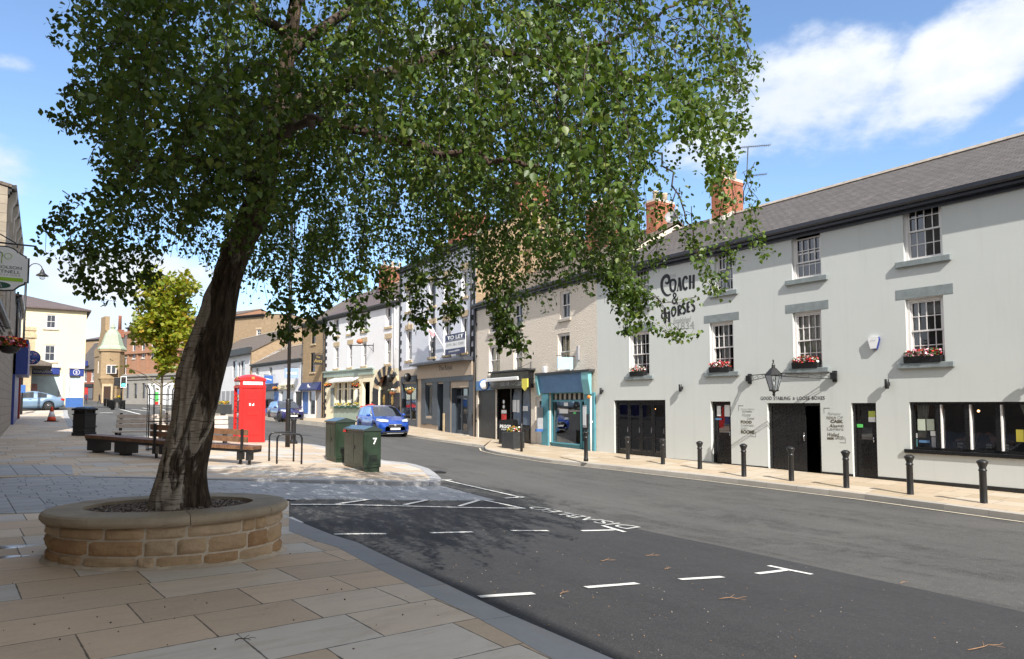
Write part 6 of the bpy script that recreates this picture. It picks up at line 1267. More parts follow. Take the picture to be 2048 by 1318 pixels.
for X0,X1,Yt,Yb,lab in ((1081,1088,816,856,'grey folding notice panel on the left turquoise pilaster'),): 
    o=on(f2,'notice_panel',lab,'notice panel',1085,836,-.1); k=MB(); k.bbox(-.06,.06,-.3,.0,-.55,.5,.01); k.build('panel',GREYM,o); k=MB(); k.box(-.07,.07,-.36,-.02,-.62,-.5); k.build('foot_band',BLUEL,o)
# hotel flag, board, lights
o=on(f3,'union_flag','furled union flag on a white pole leaning out from the hotel','flag',891,700,0); k=MB(); tip=Vector((-2.2,-.7,2.7)); k.tube([(0,0,0),tip],[.03,.02],8); k.build('pole',WHITE,o)
k=[MB(),MB(),MB()]; n=16
for i in range(n):
    for j in range(8):
        def fpn(a,b): 
            s_=.48+.42*a; q=tip*s_; d_=b*.75*(1-.15*a); return (q.x+.16*math.sin(a*9+b*3)*b+.1*b,q.y+.12*math.sin(b*6+a*7),q.z-d_*.95)
        a0,a1,b0,b1=i/n,(i+1)/n,j/8,(j+1)/8; am=(a0+a1)/2-.5; bm_=(b0+b1)/2-.5
        mi=2 if abs(am)<.08 or abs(bm_)<.1 else (1 if abs(am)<.15 or abs(bm_)<.2 or abs(abs(am)-abs(bm_))<.09 else 0)
        k[mi].add([fpn(a0,b0),fpn(a1,b0),fpn(a1,b1),fpn(a0,b1)],[(0,1,2,3)])
for kk,m,nm in zip(k,(mat('faded flag blue',(.25,.30,.50),.8,.1),mat('faded flag white',(.75,.70,.70),.8,.05),mat('faded flag red',(.62,.25,.27),.8,.1)),('flag_blue','flag_white','flag_red')): kk.build(nm,m,o)
bo=on(f3,'letting_board','navy and white TO LET board above the hotel canopy','letting board',911,690,-.35)
r=f3.rect(891,671,931,705,-.35); c_=f3.loc(911,690,-.35); r=(r[0]-c_[0],r[1]-c_[0],r[2]-c_[1],r[3]-c_[1]); h=r[3]-r[2]; k=MB(); k.box(r[0],r[1],-.02,.02,r[2],r[3]); k.build('board',WHITE,bo); k=MB(); k.box(r[0],r[1],-.026,-.021,r[3]-h*.36,r[3]); k.box(r[0],r[1],-.026,-.021,r[2],r[2]+h*.28); k.build('navy_band',NAVYS,bo)
text('TO LET',WHITE,bo,'lettering',((r[0]+r[1])/2+.05,-.03,r[3]-h*.27),w=(r[1]-r[0])*.8,h=h*.2,bold=.04); text('ALL ENQUIRIES OFFERS',WHITE,bo,'lettering',((r[0]+r[1])/2,-.03,r[3]-h*.345),w=(r[1]-r[0])*.9,h=h*.05); text('0191 261 0300',INKG,bo,'lettering',((r[0]+r[1])/2,-.03,r[3]-h*.58),w=(r[1]-r[0])*.85,h=h*.13); text('youngsRPS',WHITE,bo,'lettering',((r[0]+r[1])/2-.1,-.03,r[2]+h*.09),w=(r[1]-r[0])*.55,h=h*.11,bold=.02)
k=MB(); k.box(-.05,.05,.02,.36,r[2]-.1,r[2]+.05); k.build('prop',WHITE,bo)
for X,Y,ff,lab in ((793.5,756,f3,'round black projecting sign left of the hotel shop window'),(829,755,f3,'round black projecting sign between the hotel shop window and the dark grey hotel front')):
    o=on(ff,'disc_sign',lab,'sign',X,Y,0); k=MB(); k.lathe([(.29,-.04),(.29,.04)],24,0,T(0,-.5,0,ry=math.pi/2,rz=.35)); k.build('disc',BLACKM,o); k=MB(); k.tube([(0,0,.1),(0,-.4,.1)],.025,6); k.build('bracket',BLACKM,o)
    k=MB(); k.prism([(-.02,-.15),(.02,-.15),(.1,.12),(.06,.16),(0,0),(-.06,.16),(-.1,.12)],-.63,-.61); k.build('emblem',GREYM,o)
for X,Y,ff,lab,cols in ((656,770,f4,'hanging basket of orange flowers left of the inn bar window',[FOR,FYEL,FRED]),(713,771,f4,'hanging basket of orange and yellow flowers right of the inn awning',[FOR,FYEL,FRED]),(784.5,783,f4,'terracotta hanging basket of white flowers by the inn arch',[FWHITE,FPINK,FWHITE]),(820,780,f3,'terracotta hanging basket with yellow flowers at the hotel shop window',[FWHITE,FYEL,FYEL]),(551,777,f6,'hanging basket of orange flowers between the two low white shops',[FOR,FYEL,FOR])):
    u,z=ff.loc(X,Y,-.55); basket(ff.world(u,z,-.55),.27,lab,cols,130,.5,(ff.n.x*.55,ff.n.y*.55),TERRA if X in (784.5,820) else BLACKM)
for i in range(4):
    X=669+12*i+6; u,z=f4.loc(X,816.5,-.12); o=thing('flower_trough',('first','second','third','last')[i]+' green trough of yellow flowers from the left on the inn window ledge','flower trough',f4.world(u,z,-.12),f4.rz,'flower troughs on the inn ledge'); k=MB(); k.bbox(-.4,.4,-.1,.1,0,.2,.01); k.build('trough',DKGREEN,o); k=MB(); flowers(k,(0,0,.28),.44,.14,.2,130,[LEAFG,FYEL,FWHITE,FYEL],.05); k.build('flowers',[LEAFG,FYEL,FWHITE,FYEL],o)
o=on(f4,'inn_sign','black hanging sign with gold lettering at the left corner of the inn','sign',650,710,-.02); k=MB(); k.tube([(0,0,.1),(0,-1.1,.1)],.02,6); k.tube([(0,0,.5),(0,-.6,.1)],.012,6); k.build('bracket',BLACKM,o); k=MB(); k.box(-.03,.03,-1.05,-.2,-.85,.02); k.build('board',INTER,o)
text('The',GOLD,o,'lettering',(.036,-.62,-.28),h=.16,rot=(math.pi/2,0,math.pi/2)); text('Ants',GOLD,o,'lettering',(.036,-.62,-.65),h=.26,rot=(math.pi/2,0,math.pi/2),shear=.2)
o=on(f4,'iron_lamp_bracket','long black iron bracket with a copper bowl above the inn door','lamp bracket',747,692,0); k=MB(); k.tube([(0,0,-.45),(0,0,.2)],.03,6); k.tube([(0,0,.05),(-.1,-1.9,-.05)],.035,6); k.tube([(0,0,-.4),(0,-.5,.05)],.015,6); k.build('arm',BLACKM,o); k=MB(); k.ball((-.06,-1.1,.28),.26,0,2,(1,.9,.75)); k.build('bowl',TERRA,o)
o=on(f4,'menu_board','grey menu board beside the inn bar window','menu board',666,794,0); k=MB(); k.bbox(-.28,.28,-.1,-.003,-.75,.75,.01); k.build('board',GREYPAINT,o)
o=on(f6,'blue_sign','blue hanging sign with white stripe above the blue shop','sign',550,752,0); k=MB(); k.tube([(0,0,.1),(0,-1.1,.1)],.02,6); k.build('bracket',BLACKM,o); k=MB(); k.box(-.03,.03,-1.05,-.2,-.75,.05); k.build('board',BLUEL,o); k=MB(); k.prism([(-.9,-.3),(-.35,-.45),(-.35,-.35),(-.9,-.22)],.031,.036,0,None,'x'); k.build('stripe',WHITE,o)
o=on(f6,'pale_sign','pale blue hanging sign beside the narrow stone house','sign',601,738,0); k=MB(); k.tube([(0,0,.15),(0,-1.5,.15)],.02,6); k.build('bracket',BLACKM,o); k=MB(); k.box(-.03,.03,-1.45,-.2,-.85,.05); k.build('board',mat('washed blue sign',(.30,.42,.68),.5,.1),o); k=MB(); k.box(.031,.034,-1.3,-.35,-.5,-.3); k.build('white_band',WHITE,o)
# street sign post with parking panel
p=at_h(1172,919,(919-808)/57.*1.0); o=thing('parking_sign_post','black ringed post carrying a tall white notice, at the turquoise shop','sign post',p,f2.rz); bollard_bm().build('post',BLACKM,o); k=MB(); k.tube([(0,0,.95),(0,0,1.9)],.03,8); k.build('pole',BLACKM,o); k=MB(); k.bbox(-.1,.1,-.06,-.035,1.12,1.9,.005); k.build('notice',GREYM,o); k=MB(); k.box(-.09,.09,-.065,-.061,1.2,1.85); k.build('notice_face',WHITE,o); k=MB(); k.box(-.12,.12,-.03,.03,1.02,1.12); k.box(.12,.14,-.05,.03,1.1,1.6); k.build('clamp',BLACKM,o)
p=at_h(1043,904.5,2.02); o=thing('slim_post','plain slim black post beside the black planter','post',p,0); k=MB(); k.lathe([(.06,-.05),(.06,1.18),(.04,1.21),(.005,1.22)],14); k.build('post',BLACKM,o)
p=at_h(1026,899,2.02); o=thing('street_planter','square charcoal planter full of yellow and red flowers before the black shop','planter',p,f2.rz+.2); k=MB(); k.bbox(-.42,.42,-.32,.32,0,.78,.02); k.build('box',ANTHR,o); k=MB(); flowers(k,(0.05,0,.85),.38,.3,.2,260,[LEAFG,FYEL,FYEL,FRED,FWHITE],.045); k.build('flowers',[LEAFG,FYEL,FYEL,FRED,FWHITE],o)
p=at_h(1022,895,2.0); p=p+Vector((-.2,1.0,0)); o=thing('pavement_board','black round-shouldered pavement board with white lettering behind the charcoal planter','pavement board',p,f2.rz+.35); k=MB(); k.prism([(-.42,0),(.42,0),(.42,1.18),(.36,1.26),(-.36,1.26),(-.42,1.18)],-.1,-.06); k.build('panel',BLACKM,o); k=MB(); k.prism([(-.42,0),(.42,0),(.42,1.18),(.36,1.26),(-.36,1.26),(-.42,1.18)],.3,.34); k.build('rear_panel',BLACKM,o); text('PEGGS',WHITE,o,'lettering',(.0,-.105,.86),w=.7,h=.16,bold=.03); text('MENU',WHITE,o,'lettering',(.0,-.105,.76),w=.5,h=.07)
p=at_h(984,877,1.86); o=thing('disc_stand','pavement sign of two blue and white discs beside the black gate','pavement sign',p,f2.rz); k=MB(); k.lathe([(.3,0),(.28,.05),(.05,.08)],16); k.build('base',GREYM,o)
for z_,r_ in ((.82,.3),(.36,.24),(.1,.12)):
    k=MB(); k.lathe([(r_,-.03),(r_,.03)],20,0,T(0,0,z_,rx=math.pi/2)); k.build('disc_rim',BLUEL,o); k=MB(); k.lathe([(r_*.72,-.036),(r_*.72,.036)],20,0,T(0,0,z_,rx=math.pi/2)); k.build('disc_face',WHITE,o)
# black planter box far behind the phone box
p=at_g(446,828,.1); o=thing('street_planter','dark planter of yellow flowers far behind the left of the phone box','planter',p,f7.rz); k=MB(); k.bbox(-1.0,1.0,-.4,.4,0,.8,.03); k.build('box',ANTHR,o); k=MB(); flowers(k,(0,0,.88),.95,.38,.2,160,[LEAFG,FYEL,FOR],.08); k.build('flowers',[LEAFG,FYEL,FOR],o)
# ---------------------------------------------------------------- far junction: signal, bollards, people
p=at_g(242,816,.1); S_=p.y/F; o=thing('traffic_signal','traffic signal showing green at the far junction','traffic light',p,rad(20)); k=MB(); k.tube([(0,0,-.1),(0,0,61*S_)],.07,10); k.build('pole',BLACKM,o); zc=52*S_; k=MB(); k.bbox(-.02,8*S_,-.2,.1,zc-10*S_,zc+10*S_,.03); k.build('head',BLACKM,o); k=MB(); a=.0; k.box(-.06,8*S_+.05,-.19,-.17,zc+10*S_,zc+10*S_+.05); k.box(-.06,-.02,-.21,-.16,zc-10*S_,zc+10*S_); k.box(8*S_,8*S_+.05,-.21,-.16,zc-10*S_,zc+10*S_); k.box(-.06,8*S_+.05,-.21,-.17,zc-10*S_-.05,zc-10*S_); k.build('white_border',WHITE,o)
for i,m in ((1,INTER),(0,INTER),(-1,GREENL)): k=MB(); k.lathe([(.14,0),(.12,.04),(.02,.06)],14,0,T(4*S_,-.205,zc+i*6*S_,rx=math.pi/2)); k.build('lamp_lens',m,o)
k=MB(); k.bbox(-.55,-.15,-.1,.2,zc-8*S_,zc+9*S_,.03); k.build('side_head',BLACKM,o)
for i,(X,Yt,Yb,lab) in enumerate(((209.7,796,811,'far black bollard, leftmost before the bank door'),(215.6,797,812,'far black bollard, second from left before the bank'),(221,799,814,'far black bollard left of the planter at the far junction'),(225,799,817,'nearer stout black bollard left of the far planter'),(246.4,800,817,'stout black bollard right of the traffic signal'))):
    p=at_g(X,Yb,.1); h=(Yb-Yt)*p.y/F; o=thing('far_bollard',lab,'bollard',p,0,'black bollards at the far junction'); k=MB(); k.lathe([(.14,-.1),(.14,h*.85),(.17,h*.88),(.15,h*.97),(.03,h)],10); k.build('post',BLACKM,o)
p=at_g(234,814,.1); k=MB(); o=thing('street_planter','black trough on legs with yellow flowers at the far junction','planter',p,rad(15)); h=p.y/F; k.bbox(-5*h,5*h,-.3,.3,9*h,18*h,.03); k.build('box',BLACKM,o)
for x in (-4,4): k=MB(); k.box(x*h-.06,x*h+.06,-.06,.06,-.1,9*h); k.build('leg',BLACKM,o)
k=MB(); flowers(k,(2.5*h,0,19*h),2.*h,.25,2.5*h,60,[LEAFG,FYEL,FYEL],.12); k.build('flowers',[LEAFG,FYEL,FYEL],o)
SKIN=mat('skin',(.45,.26,.18),.6); JEAN=mat('dark trousers',(.02,.022,.035),.8); JACK=mat('navy blue jacket',(.03,.045,.10),.8); DARKC=mat('black coat',(.015,.014,.014),.8); HAIR=mat('dark hair',(.03,.02,.015),.7)
def person(X,Y,H,rz,lab,top,step=.16):
    p=at_g(X,Y,.02); o=thing('person',lab,'person',p,rz); s_=H/1.75
    V=[(0,0,.95),(0,0,1.12),(0,-.01,1.32),(0,-.0,1.46),(0,.0,1.54),(0,.02,1.63),(0,.02,1.72),(.09,0,.9),(.1,step,.5),(.1,step*.75,.08),(.1,step+.13,.03),(-.09,0,.9),(-.1,-step*.2,.5),(-.1,-step-.12,.1),(-.1,-step+.02,.04),(.19,0,1.42),(.24,-.06,1.15),(.23,.04,.92),(.23,.07,.83),(-.19,0,1.42),(-.24,.05,1.15),(-.23,.16,.94),(-.23,.2,.86)]
    E=[(0,1),(1,2),(2,3),(3,4),(4,5),(5,6),(0,7),(7,8),(8,9),(9,10),(0,11),(11,12),(12,13),(13,14),(3,15),(15,16),(16,17),(17,18),(3,19),(19,20),(20,21),(21,22)]
    Rr=[.15,.15,.17,.12,.055,.095,.08,.1,.075,.05,.045,.1,.075,.05,.045,.08,.06,.05,.04,.08,.06,.05,.04]
    me=bpy.data.meshes.new('body'); me.from_pydata([(x*s_,y*s_,z*s_) for x,y,z in V],E,[]); ob=bpy.data.objects.new('body',me); COL.objects.link(ob); ob.modifiers.new('s','SKIN')
    for i,v in enumerate(me.skin_vertices[0].data): v.radius=(Rr[i]*s_,Rr[i]*s_*.8); v.use_root=(i==0)
    ob.modifiers.new('u','SUBSURF').levels=1
    dg=bpy.context.evaluated_depsgraph_get(); m2=bpy.data.meshes.new_from_object(ob.evaluated_get(dg)); bpy.data.objects.remove(ob); m2.name='body'
    for m in (JEAN,top,SKIN,HAIR): m2.materials.append(m)
    for f_ in m2.polygons:
        c=f_.center/s_; f_.use_smooth=True; f_.material_index=0 if c.z<.92 and abs(c.x)<.2 else (2 if c.z<.9 else (1 if c.z<1.5 else (3 if c.z>1.62 or c.y<.0 else 2)))
    ob=bpy.data.objects.new('body',m2); COL.objects.link(ob); ob.parent=o
    return o
person(171.5,809,1.78,rad(25),'person in navy jacket walking away past the blue shop corner',JACK); person(198.5,808,1.72,rad(-40),'person in a long dark coat near the bank doorway',DARKC,.12); person(162,808,1.7,rad(40),'person in dark clothes half hidden by the cream building corner',DARKC,.1)
# ---------------------------------------------------------------- the planter
rng=np.random.default_rng(11)
def attr_mat(name,rough=.85,bump=.5,bsc=18,var=.35,spec=.3,dist=.02):
    t=NT(name); a=t.n('Attribute'); a.attribute_name='tint'; v=t.obj(); n=t.noise(v,3.5,6,.65); n2=t.noise(v,bsc,6,.65)
    col=t.mix(t.rng(n,.3,.72,0,var*1.4),a.outputs['Color'],(.10,.065,.04)); col=t.mix(t.rng(n2,.35,.7,0,.4),col,t.mix(.5,a.outputs['Color'],(.5,.4,.3)))
    return t.done(t.pr(col,rough,0,spec,t.bump(t.m('ADD',n2,t.m('MULTIPLY',n,1.5)),bump,dist)))
def build_tinted(vs,fs,tints,name,m,parent,smooth=False):
    me=bpy.data.meshes.new(name); me.from_pydata(vs,[],fs); me.materials.append(m); ca=me.color_attributes.new('tint','FLOAT_COLOR','CORNER'); buf=[]
    for f_,c in zip(fs,tints): buf+=[*c,1.]*len(f_)
    ca.data.foreach_set('color',buf); me.polygons.foreach_set('use_smooth',[smooth]*len(fs)); me.update()
    o=bpy.data.objects.new(name,me); COL.objects.link(o); o.parent=parent; return o
cp=at_g(333,1141,.1); pc=Vector((cp.x,cp.y))*(1+.84/cp.y)+Vector((.03,0)); PA,PB=1.10,.84; prz=math.atan2(.30,1.)
PLF=None
pl=thing('stone_planter','oval raised planter of rough sandstone blocks with smooth coping round the birch','planter',(pc.x,pc.y,zg(pc.x,pc.y)+.1),prz)
zc0=zg(pc.x,pc.y)+.1
def ell(a,k=1.,off=0.): return Vector(((PA*k+off)*math.cos(a),(PB*k+off)*math.sin(a)))
M2=Matrix.Rotation(prz,2)
def gz(x,y): q=M2@Vector((x,y)); return zg(pc.x+q.x,pc.y+q.y)+.1-zc0
vs=[];fs=[];ti=[]; HS=(.0,.115,.275,.40); 
SC_=[(.50,.31,.16),(.56,.385,.22),(.62,.46,.30),(.64,.50,.345),(.57,.41,.255),(.45,.265,.13)]
per=2*math.pi*math.sqrt((PA*PA+PB*PB)/2)
for r in range(3):
    a=R.uniform(0,.3); a0=a
    while a<a0+math.tau-.02:
        wdt=R.choice((.16,.28,.36,.42,.5,.55))
        da=wdt/ math.hypot(PA*math.sin(a),PB*math.cos(a)); b=min(a+da,a0+math.tau)
        if a0+math.tau-b<.07: b=a0+math.tau
        c=R.choice([SC_[0],SC_[0],SC_[1],SC_[4],SC_[5],SC_[2]] if r<2 else SC_[1:5]); 
        if r==1 and abs(((a+b)/2-5.55+math.pi)%math.tau-math.pi)<.12: c=(.60,.30,.05)
        nu,nv=8,6; base=len(vs); ph=R.uniform(0,9); dp=R.uniform(.0,.018)
        gap=.0065
        for i in range(nu+1):
            for j in range(nv+1):
                u=i/nu;v=j/nv; ang=a+(b-a)*u; e=min(u,1-u)*nu; e2=min(v,1-v)*nv; bul=-.010 if (e==0 or e2==0) else .008+dp*.8+.010*math.sin(ph+u*7+v*3)*math.sin(ph*2+v*6)+R.uniform(-.006,.006)
                ga=gap/(PA); A_=ang+(ga if u==0 else (-ga if u==1 else 0)); q=ell(A_,1.,bul); g=gz(q.x,q.y); z0=HS[r]; z1=HS[r+1]; top=(HS[3]); 
                z=z0+gap+(z1-z0-2*gap)*v; z=g*(1-z/top)+z if True else z
                vs.append((q.x,q.y,z))
        for i in range(nu):
            for j in range(nv):
                fs.append((base+i*(nv+1)+j,base+(i+1)*(nv+1)+j,base+(i+1)*(nv+1)+j+1,base+i*(nv+1)+j+1)); ti.append(c)
        a=b
STM=attr_mat('rough planter stone',.9,.7,22,.3)
wallo=build_tinted(vs,fs,ti,'wall',STM,pl,True)
n=72; k=MB(); 
for i in range(n):
    a=math.tau*i/n;b=math.tau*(i+1)/n; A=ell(a,1.,-.008);B=ell(b,1.,-.008); k.quad((A.x,A.y,gz(A.x,A.y)-.1),(B.x,B.y,gz(B.x,B.y)-.1),(B.x,B.y,.405),(A.x,A.y,.405))
k.build('mortar',mat('planter mortar',(.57,.49,.385),.95,.15,9,.5,60),wallo)
k=MB(); 
for i in range(n):
    a=math.tau*i/n;b=math.tau*(i+1)/n; A=ell(a,1.,.0);B=ell(b,1.,.0);A2=ell(a,1.,.07+.015*math.sin(a*9));B2=ell(b,1.,.07+.015*math.sin(b*9)); k.add([(A.x,A.y,gz(A.x,A.y)+.03),(B.x,B.y,gz(B.x,B.y)+.03),(B2.x,B2.y,gz(B2.x,B2.y)+.002),(A2.x,A2.y,gz(A2.x,A2.y)+.002)],[(0,3,2,1)],0,True)
k.build('mortar_skirt',mat('pale mortar skirt',(.56,.47,.36),.95,.2,9,.5,60),pl)
# coping: six curved stones with rounded nose
prof=[(.0-.36,.40),(.03,.40),(.06,.41),(.078,.435),(.08,.455),(.07,.485),(.045,.50),(.02,.505),(-.36,.505)]
vs=[];fs=[];ti=[]; ns=8
for sidx in range(ns):
    a0=math.tau*(sidx+.35)/ns; a1=math.tau*(sidx+1.35)/ns; c=R.choice([(.47,.385,.275),(.43,.35,.245),(.49,.41,.30)]); m=14; base=len(vs); P_=len(prof)
    for i in range(m+1):
        a=a0+(a1-a0)*i/m; 
        if i==0: a+=.003
        if i==m: a-=.003
        for off,z in prof: q=ell(a,1.,off*(1 if off>0 else .8)); vs.append((q.x,q.y,z+R.uniform(-.0015,.0015)))
    for i in range(m):
        for j in range(P_):
            fs.append((base+i*P_+j,base+(i+1)*P_+j,base+(i+1)*P_+(j+1)%P_,base+i*P_+(j+1)%P_)); ti.append(c)
    fs.append(tuple(base+j for j in range(P_))); ti.append(c); fs.append(tuple(base+m*P_+j for j in range(P_))[::-1]); ti.append(c)
cop=build_tinted(vs,fs,ti,'coping',attr_mat('smooth sandstone coping',.75,.25,45,.3,.35,.008),pl,False)
# gravel inside
t=NT('brown pea gravel'); vo=t.n('TexVoronoi'); t.put(vo.inputs['Vector'],t.obj()); vo.inputs['Scale'].default_value=55; cr_=t.sep(vo.outputs['Color'])
GRAV=t.done(t.pr(t.ramp(cr_[0],[(0,(.06,.045,.035)),(.4,(.13,.095,.07)),(.75,(.20,.15,.115)),(1,(.34,.29,.25))]),.8,0,.3,t.bump(vo.outputs['Distance'],.9,.02)))
k=MB(); vs=[(0,0,.47)];m=48
for rr in (.3,.6,1.):
    for i in range(m): q=ell(math.tau*i/m,1.,-.285)*rr; vs.append((q.x,q.y,.455+.03*(1-rr)+R.uniform(-.006,.006)))
k.add(vs,[(0,1+i,1+(i+1)%m) for i in range(m)]+[(1+r*m+i,1+(r+1)*m+i,1+(r+1)*m+(i+1)%m,1+r*m+(i+1)%m) for r in range(2) for i in range(m)],0,True)
g=k.build('gravel',GRAV); g.location=pl.location; g.rotation_euler=pl.rotation_euler; tag(g,'brown gravel mulch filling the oval stone planter','gravel',kind='stuff')
def pebbles(nm,centers,r0,r1,m,lab,cat):
    k=MB(); 
    for c in centers:
        s_=R.uniform(r0,r1); bm=bmesh.new(); bmesh.ops.create_icosphere(bm,subdivisions=1,radius=s_)
        k.bm(bm,R.randrange(len(m)),T(*c,rz=R.uniform(0,6),rx=R.uniform(0,3))@Matrix.Diagonal((1,R.uniform(.6,1),R.uniform(.4,.7),1)))
    return tag(k.build(nm,m),lab,cat,kind='stuff')
PM=[mat('gravel stone '+n_,c,.8,.2,30) for n_,c in (('brown',(.15,.10,.07)),('grey',(.24,.21,.19)),('dark',(.07,.05,.04)),('pale',(.36,.31,.27)))]
cs=[]
for i in range(2600):
    a=R.uniform(0,math.tau); q=ell(a,1.,-.29)*R.random()**.5; w_=M2@q; cs.append((pc.x+w_.x,pc.y+w_.y,zc0+.462+.03*(1-min(1,q.length))))
pebbles('gravel',cs,.008,.017,PM,'loose gravel stones lying on top of planter mulch','gravel')
# ---------------------------------------------------------------- birch
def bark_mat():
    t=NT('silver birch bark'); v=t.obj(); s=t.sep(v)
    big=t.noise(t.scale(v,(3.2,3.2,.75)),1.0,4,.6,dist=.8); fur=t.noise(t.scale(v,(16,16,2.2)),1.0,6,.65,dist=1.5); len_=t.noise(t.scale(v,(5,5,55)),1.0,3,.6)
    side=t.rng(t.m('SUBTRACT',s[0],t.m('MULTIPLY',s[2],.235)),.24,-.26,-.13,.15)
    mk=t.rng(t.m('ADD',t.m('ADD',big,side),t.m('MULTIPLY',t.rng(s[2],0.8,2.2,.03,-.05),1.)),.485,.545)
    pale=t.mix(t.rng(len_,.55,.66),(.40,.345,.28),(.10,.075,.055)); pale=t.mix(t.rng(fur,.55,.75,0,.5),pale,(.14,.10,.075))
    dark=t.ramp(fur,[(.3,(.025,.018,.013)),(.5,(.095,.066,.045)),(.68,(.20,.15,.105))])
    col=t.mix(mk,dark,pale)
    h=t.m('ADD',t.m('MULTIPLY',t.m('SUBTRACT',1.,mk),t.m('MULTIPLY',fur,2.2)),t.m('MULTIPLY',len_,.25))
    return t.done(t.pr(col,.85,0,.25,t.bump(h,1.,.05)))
BARK=bark_mat(); TWIG=mat('dark birch twigs',(.045,.03,.022),.8,.3,12); LIMB=mat('brown birch limb',(.07,.045,.032),.8,.45,9,.4,40)
TD=7.25; root_p=at_d(352,1004,TD); birch=thing('birch_tree','leaning birch with furrowed dark and silver bark growing from the oval planter','tree',root_p); RO=Vector(root_p)
tr=[(352,1012,118,0),(354,985,108,0),(362,945,96,0),(374,900,93,.0),(386,850,93,0),(396,800,94,0.),(408,742,98,0),(424,690,92,0),(436,640,80,0),(452,570,66,0),(478,490,62,-.05),(506,430,66,-.1),(530,350,48,-.15),(545,270,44,-.2),(562,180,38,-.25),(580,80,32,-.3),(600,-60,24,-.3),(620,-260,15,-.2)]
P=[];Rd=[]
for X,Y,w_,d9 in tr: p=at_d(X,Y,TD+d9); P.append(tuple(p-RO)); Rd.append(w_/2/F*(TD+d9))
Ps=smooth(P,11); Rs=np.interp(np.linspace(0,len(Rd)-1,len(Ps)),range(len(Rd)),Rd)
vs=[];fs=[];NS=110
for i,(p,r) in enumerate(zip(Ps,Rs)):
    z=p[2]
    for j in range(NS):
        q=math.tau*j/NS; fl=1+.10*math.sin(3*q+z*1.6+.8)+.06*math.sin(5*q-z*2.3)+.03*math.sin(11*q+z*5)
        ds=math.sin(q-1.1-z*.55); rg_=abs(math.sin(7*q+z*2.1+1.3*math.sin(z*3.1+q*2)))+.6*abs(math.sin(13*q-z*3.3+math.sin(z*7)));fl+=(.10*(1-rg_) if ds>-.35 else .02*(1-rg_))-.16*math.exp(-((((q-2.2*z-4.6+math.pi)%math.tau)-math.pi)/.22)**2)*(1 if z<2.4 else .4); fl*=.86
        if z<.45: fl+=(.45-z)*.28*(math.sin(4*q+.5))
        vs.append((p[0]+r*fl*math.cos(q),p[1]+r*fl*math.sin(q),p[2]))
for i in range(len(Ps)-1):
    for j in range(NS): fs.append((i*NS+j,i*NS+(j+1)%NS,(i+1)*NS+(j+1)%NS,(i+1)*NS+j))
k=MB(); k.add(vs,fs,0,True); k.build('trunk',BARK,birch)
limbs=[([(560,225,7.0),(640,190,7.1),(760,150,7.25),(880,110,7.45),(960,100,7.55),(1060,116,7.7),(1160,126,7.8),(1250,150,7.9),(1300,160,8.0),(1332,150,8.05),(1372,178,8.1)],.085),
 ([(1100,118,7.72),(1180,100,7.75),(1250,72,7.8),(1310,35,7.9),(1370,-10,8.0)],.04),([(560,225,7.),(680,250,6.6),(820,290,6.2),(960,320,5.9),(1080,330,5.7)],.06),
 ([(540,300,7.1),(470,240,7.3),(390,170,7.5),(300,130,7.6),(210,110,7.7)],.07),([(520,360,7.1),(440,330,6.8),(340,320,6.4),(250,330,6.1)],.06),([(580,80,6.95),(500,0,6.8),(400,-90,6.7)],.06),
 ([(550,250,7.),(600,220,8.0),(680,210,9.2),(780,220,10.2)],.07),([(540,300,7.),(560,270,6.),(600,250,5.1),(640,240,4.4)],.06),([(575,110,6.95),(700,20,7.2),(860,-70,7.6),(1020,-140,8.)],.065),([(590,20,6.95),(640,-80,8.2),(700,-140,9.5)],.05),
 ([(535,330,7.1),(480,320,8.2),(420,330,9.2),(380,360,9.9)],.055),([(590,0,7.),(520,-80,6.),(470,-120,5.)],.05),([(1180,128,7.85),(1200,200,7.9),(1215,300,7.8),(1240,420,7.8)],.022),([(1085,118,7.75),(1110,180,7.6),(1120,260,7.5),(1122,330,7.5)],.022),([(1250,150,7.9),(1265,210,7.95),(1282,275,8.),(1330,330,8.05),(1375,440,8.1),(1400,520,8.15)],.02),([(1330,155,8.05),(1370,190,8.1),(1400,260,8.1),(1450,330,8.15),(1470,430,8.2)],.016)]
k=MB(); anchors=[]
for pts,r in limbs:
    q=smooth([tuple(at_d(*p)) for p in pts],5); n=len(q); q=[Vector(p)+Vector((R.gauss(0,.025),R.gauss(0,.025),R.gauss(0,.02)))*(1 if 1<i<n-1 else 0) for i,p in enumerate(q)]
    k.tube([tuple(p-RO) for p in q],[r*(1-.75*i/n) for i in range(n)],9); anchors+=[(p,r*(1-.75*i/n)) for i,p in enumerate(q)]
k.build('limb',LIMB,birch)
# crown outline seen from the pavement: prunes the pendulous twigs of a full, deep crown
OUT=[(125,-700),(130,0),(92,60),(150,120),(95,225),(120,262),(165,290),(190,370),(120,395),(80,440),(85,500),(130,530),(150,600),(190,610),(215,610),(230,560),(255,585),(285,610),(312,580),(318,530),(390,520),(420,560),(470,600),(470,650),(505,690),(530,640),(560,640),(575,700),(605,690),(640,640),(655,600),(700,610),(715,650),(740,610),(790,590),(830,660),(860,600),(900,640),(945,600),(985,640),(1005,705),(1045,700),(1060,640),(1090,640),(1130,590),(1190,600),(1240,650),(1262,690),(1300,660),(1335,685),(1350,668),(1300,615),(1390,605),(1330,575),(1300,545),(1275,500),(1330,470),(1345,410),(1395,460),(1378,500),(1372,545),(1415,600),(1432,600),(1470,560),(1520,545),(1470,520),(1440,500),(1420,470),(1440,430),(1480,470),(1540,525),(1528,480),(1500,420),(1488,350),(1470,330),(1500,260),(1490,215),(1505,140),(1500,60),(1490,0),(1480,-700)]
OUT=np.array(OUT,float)
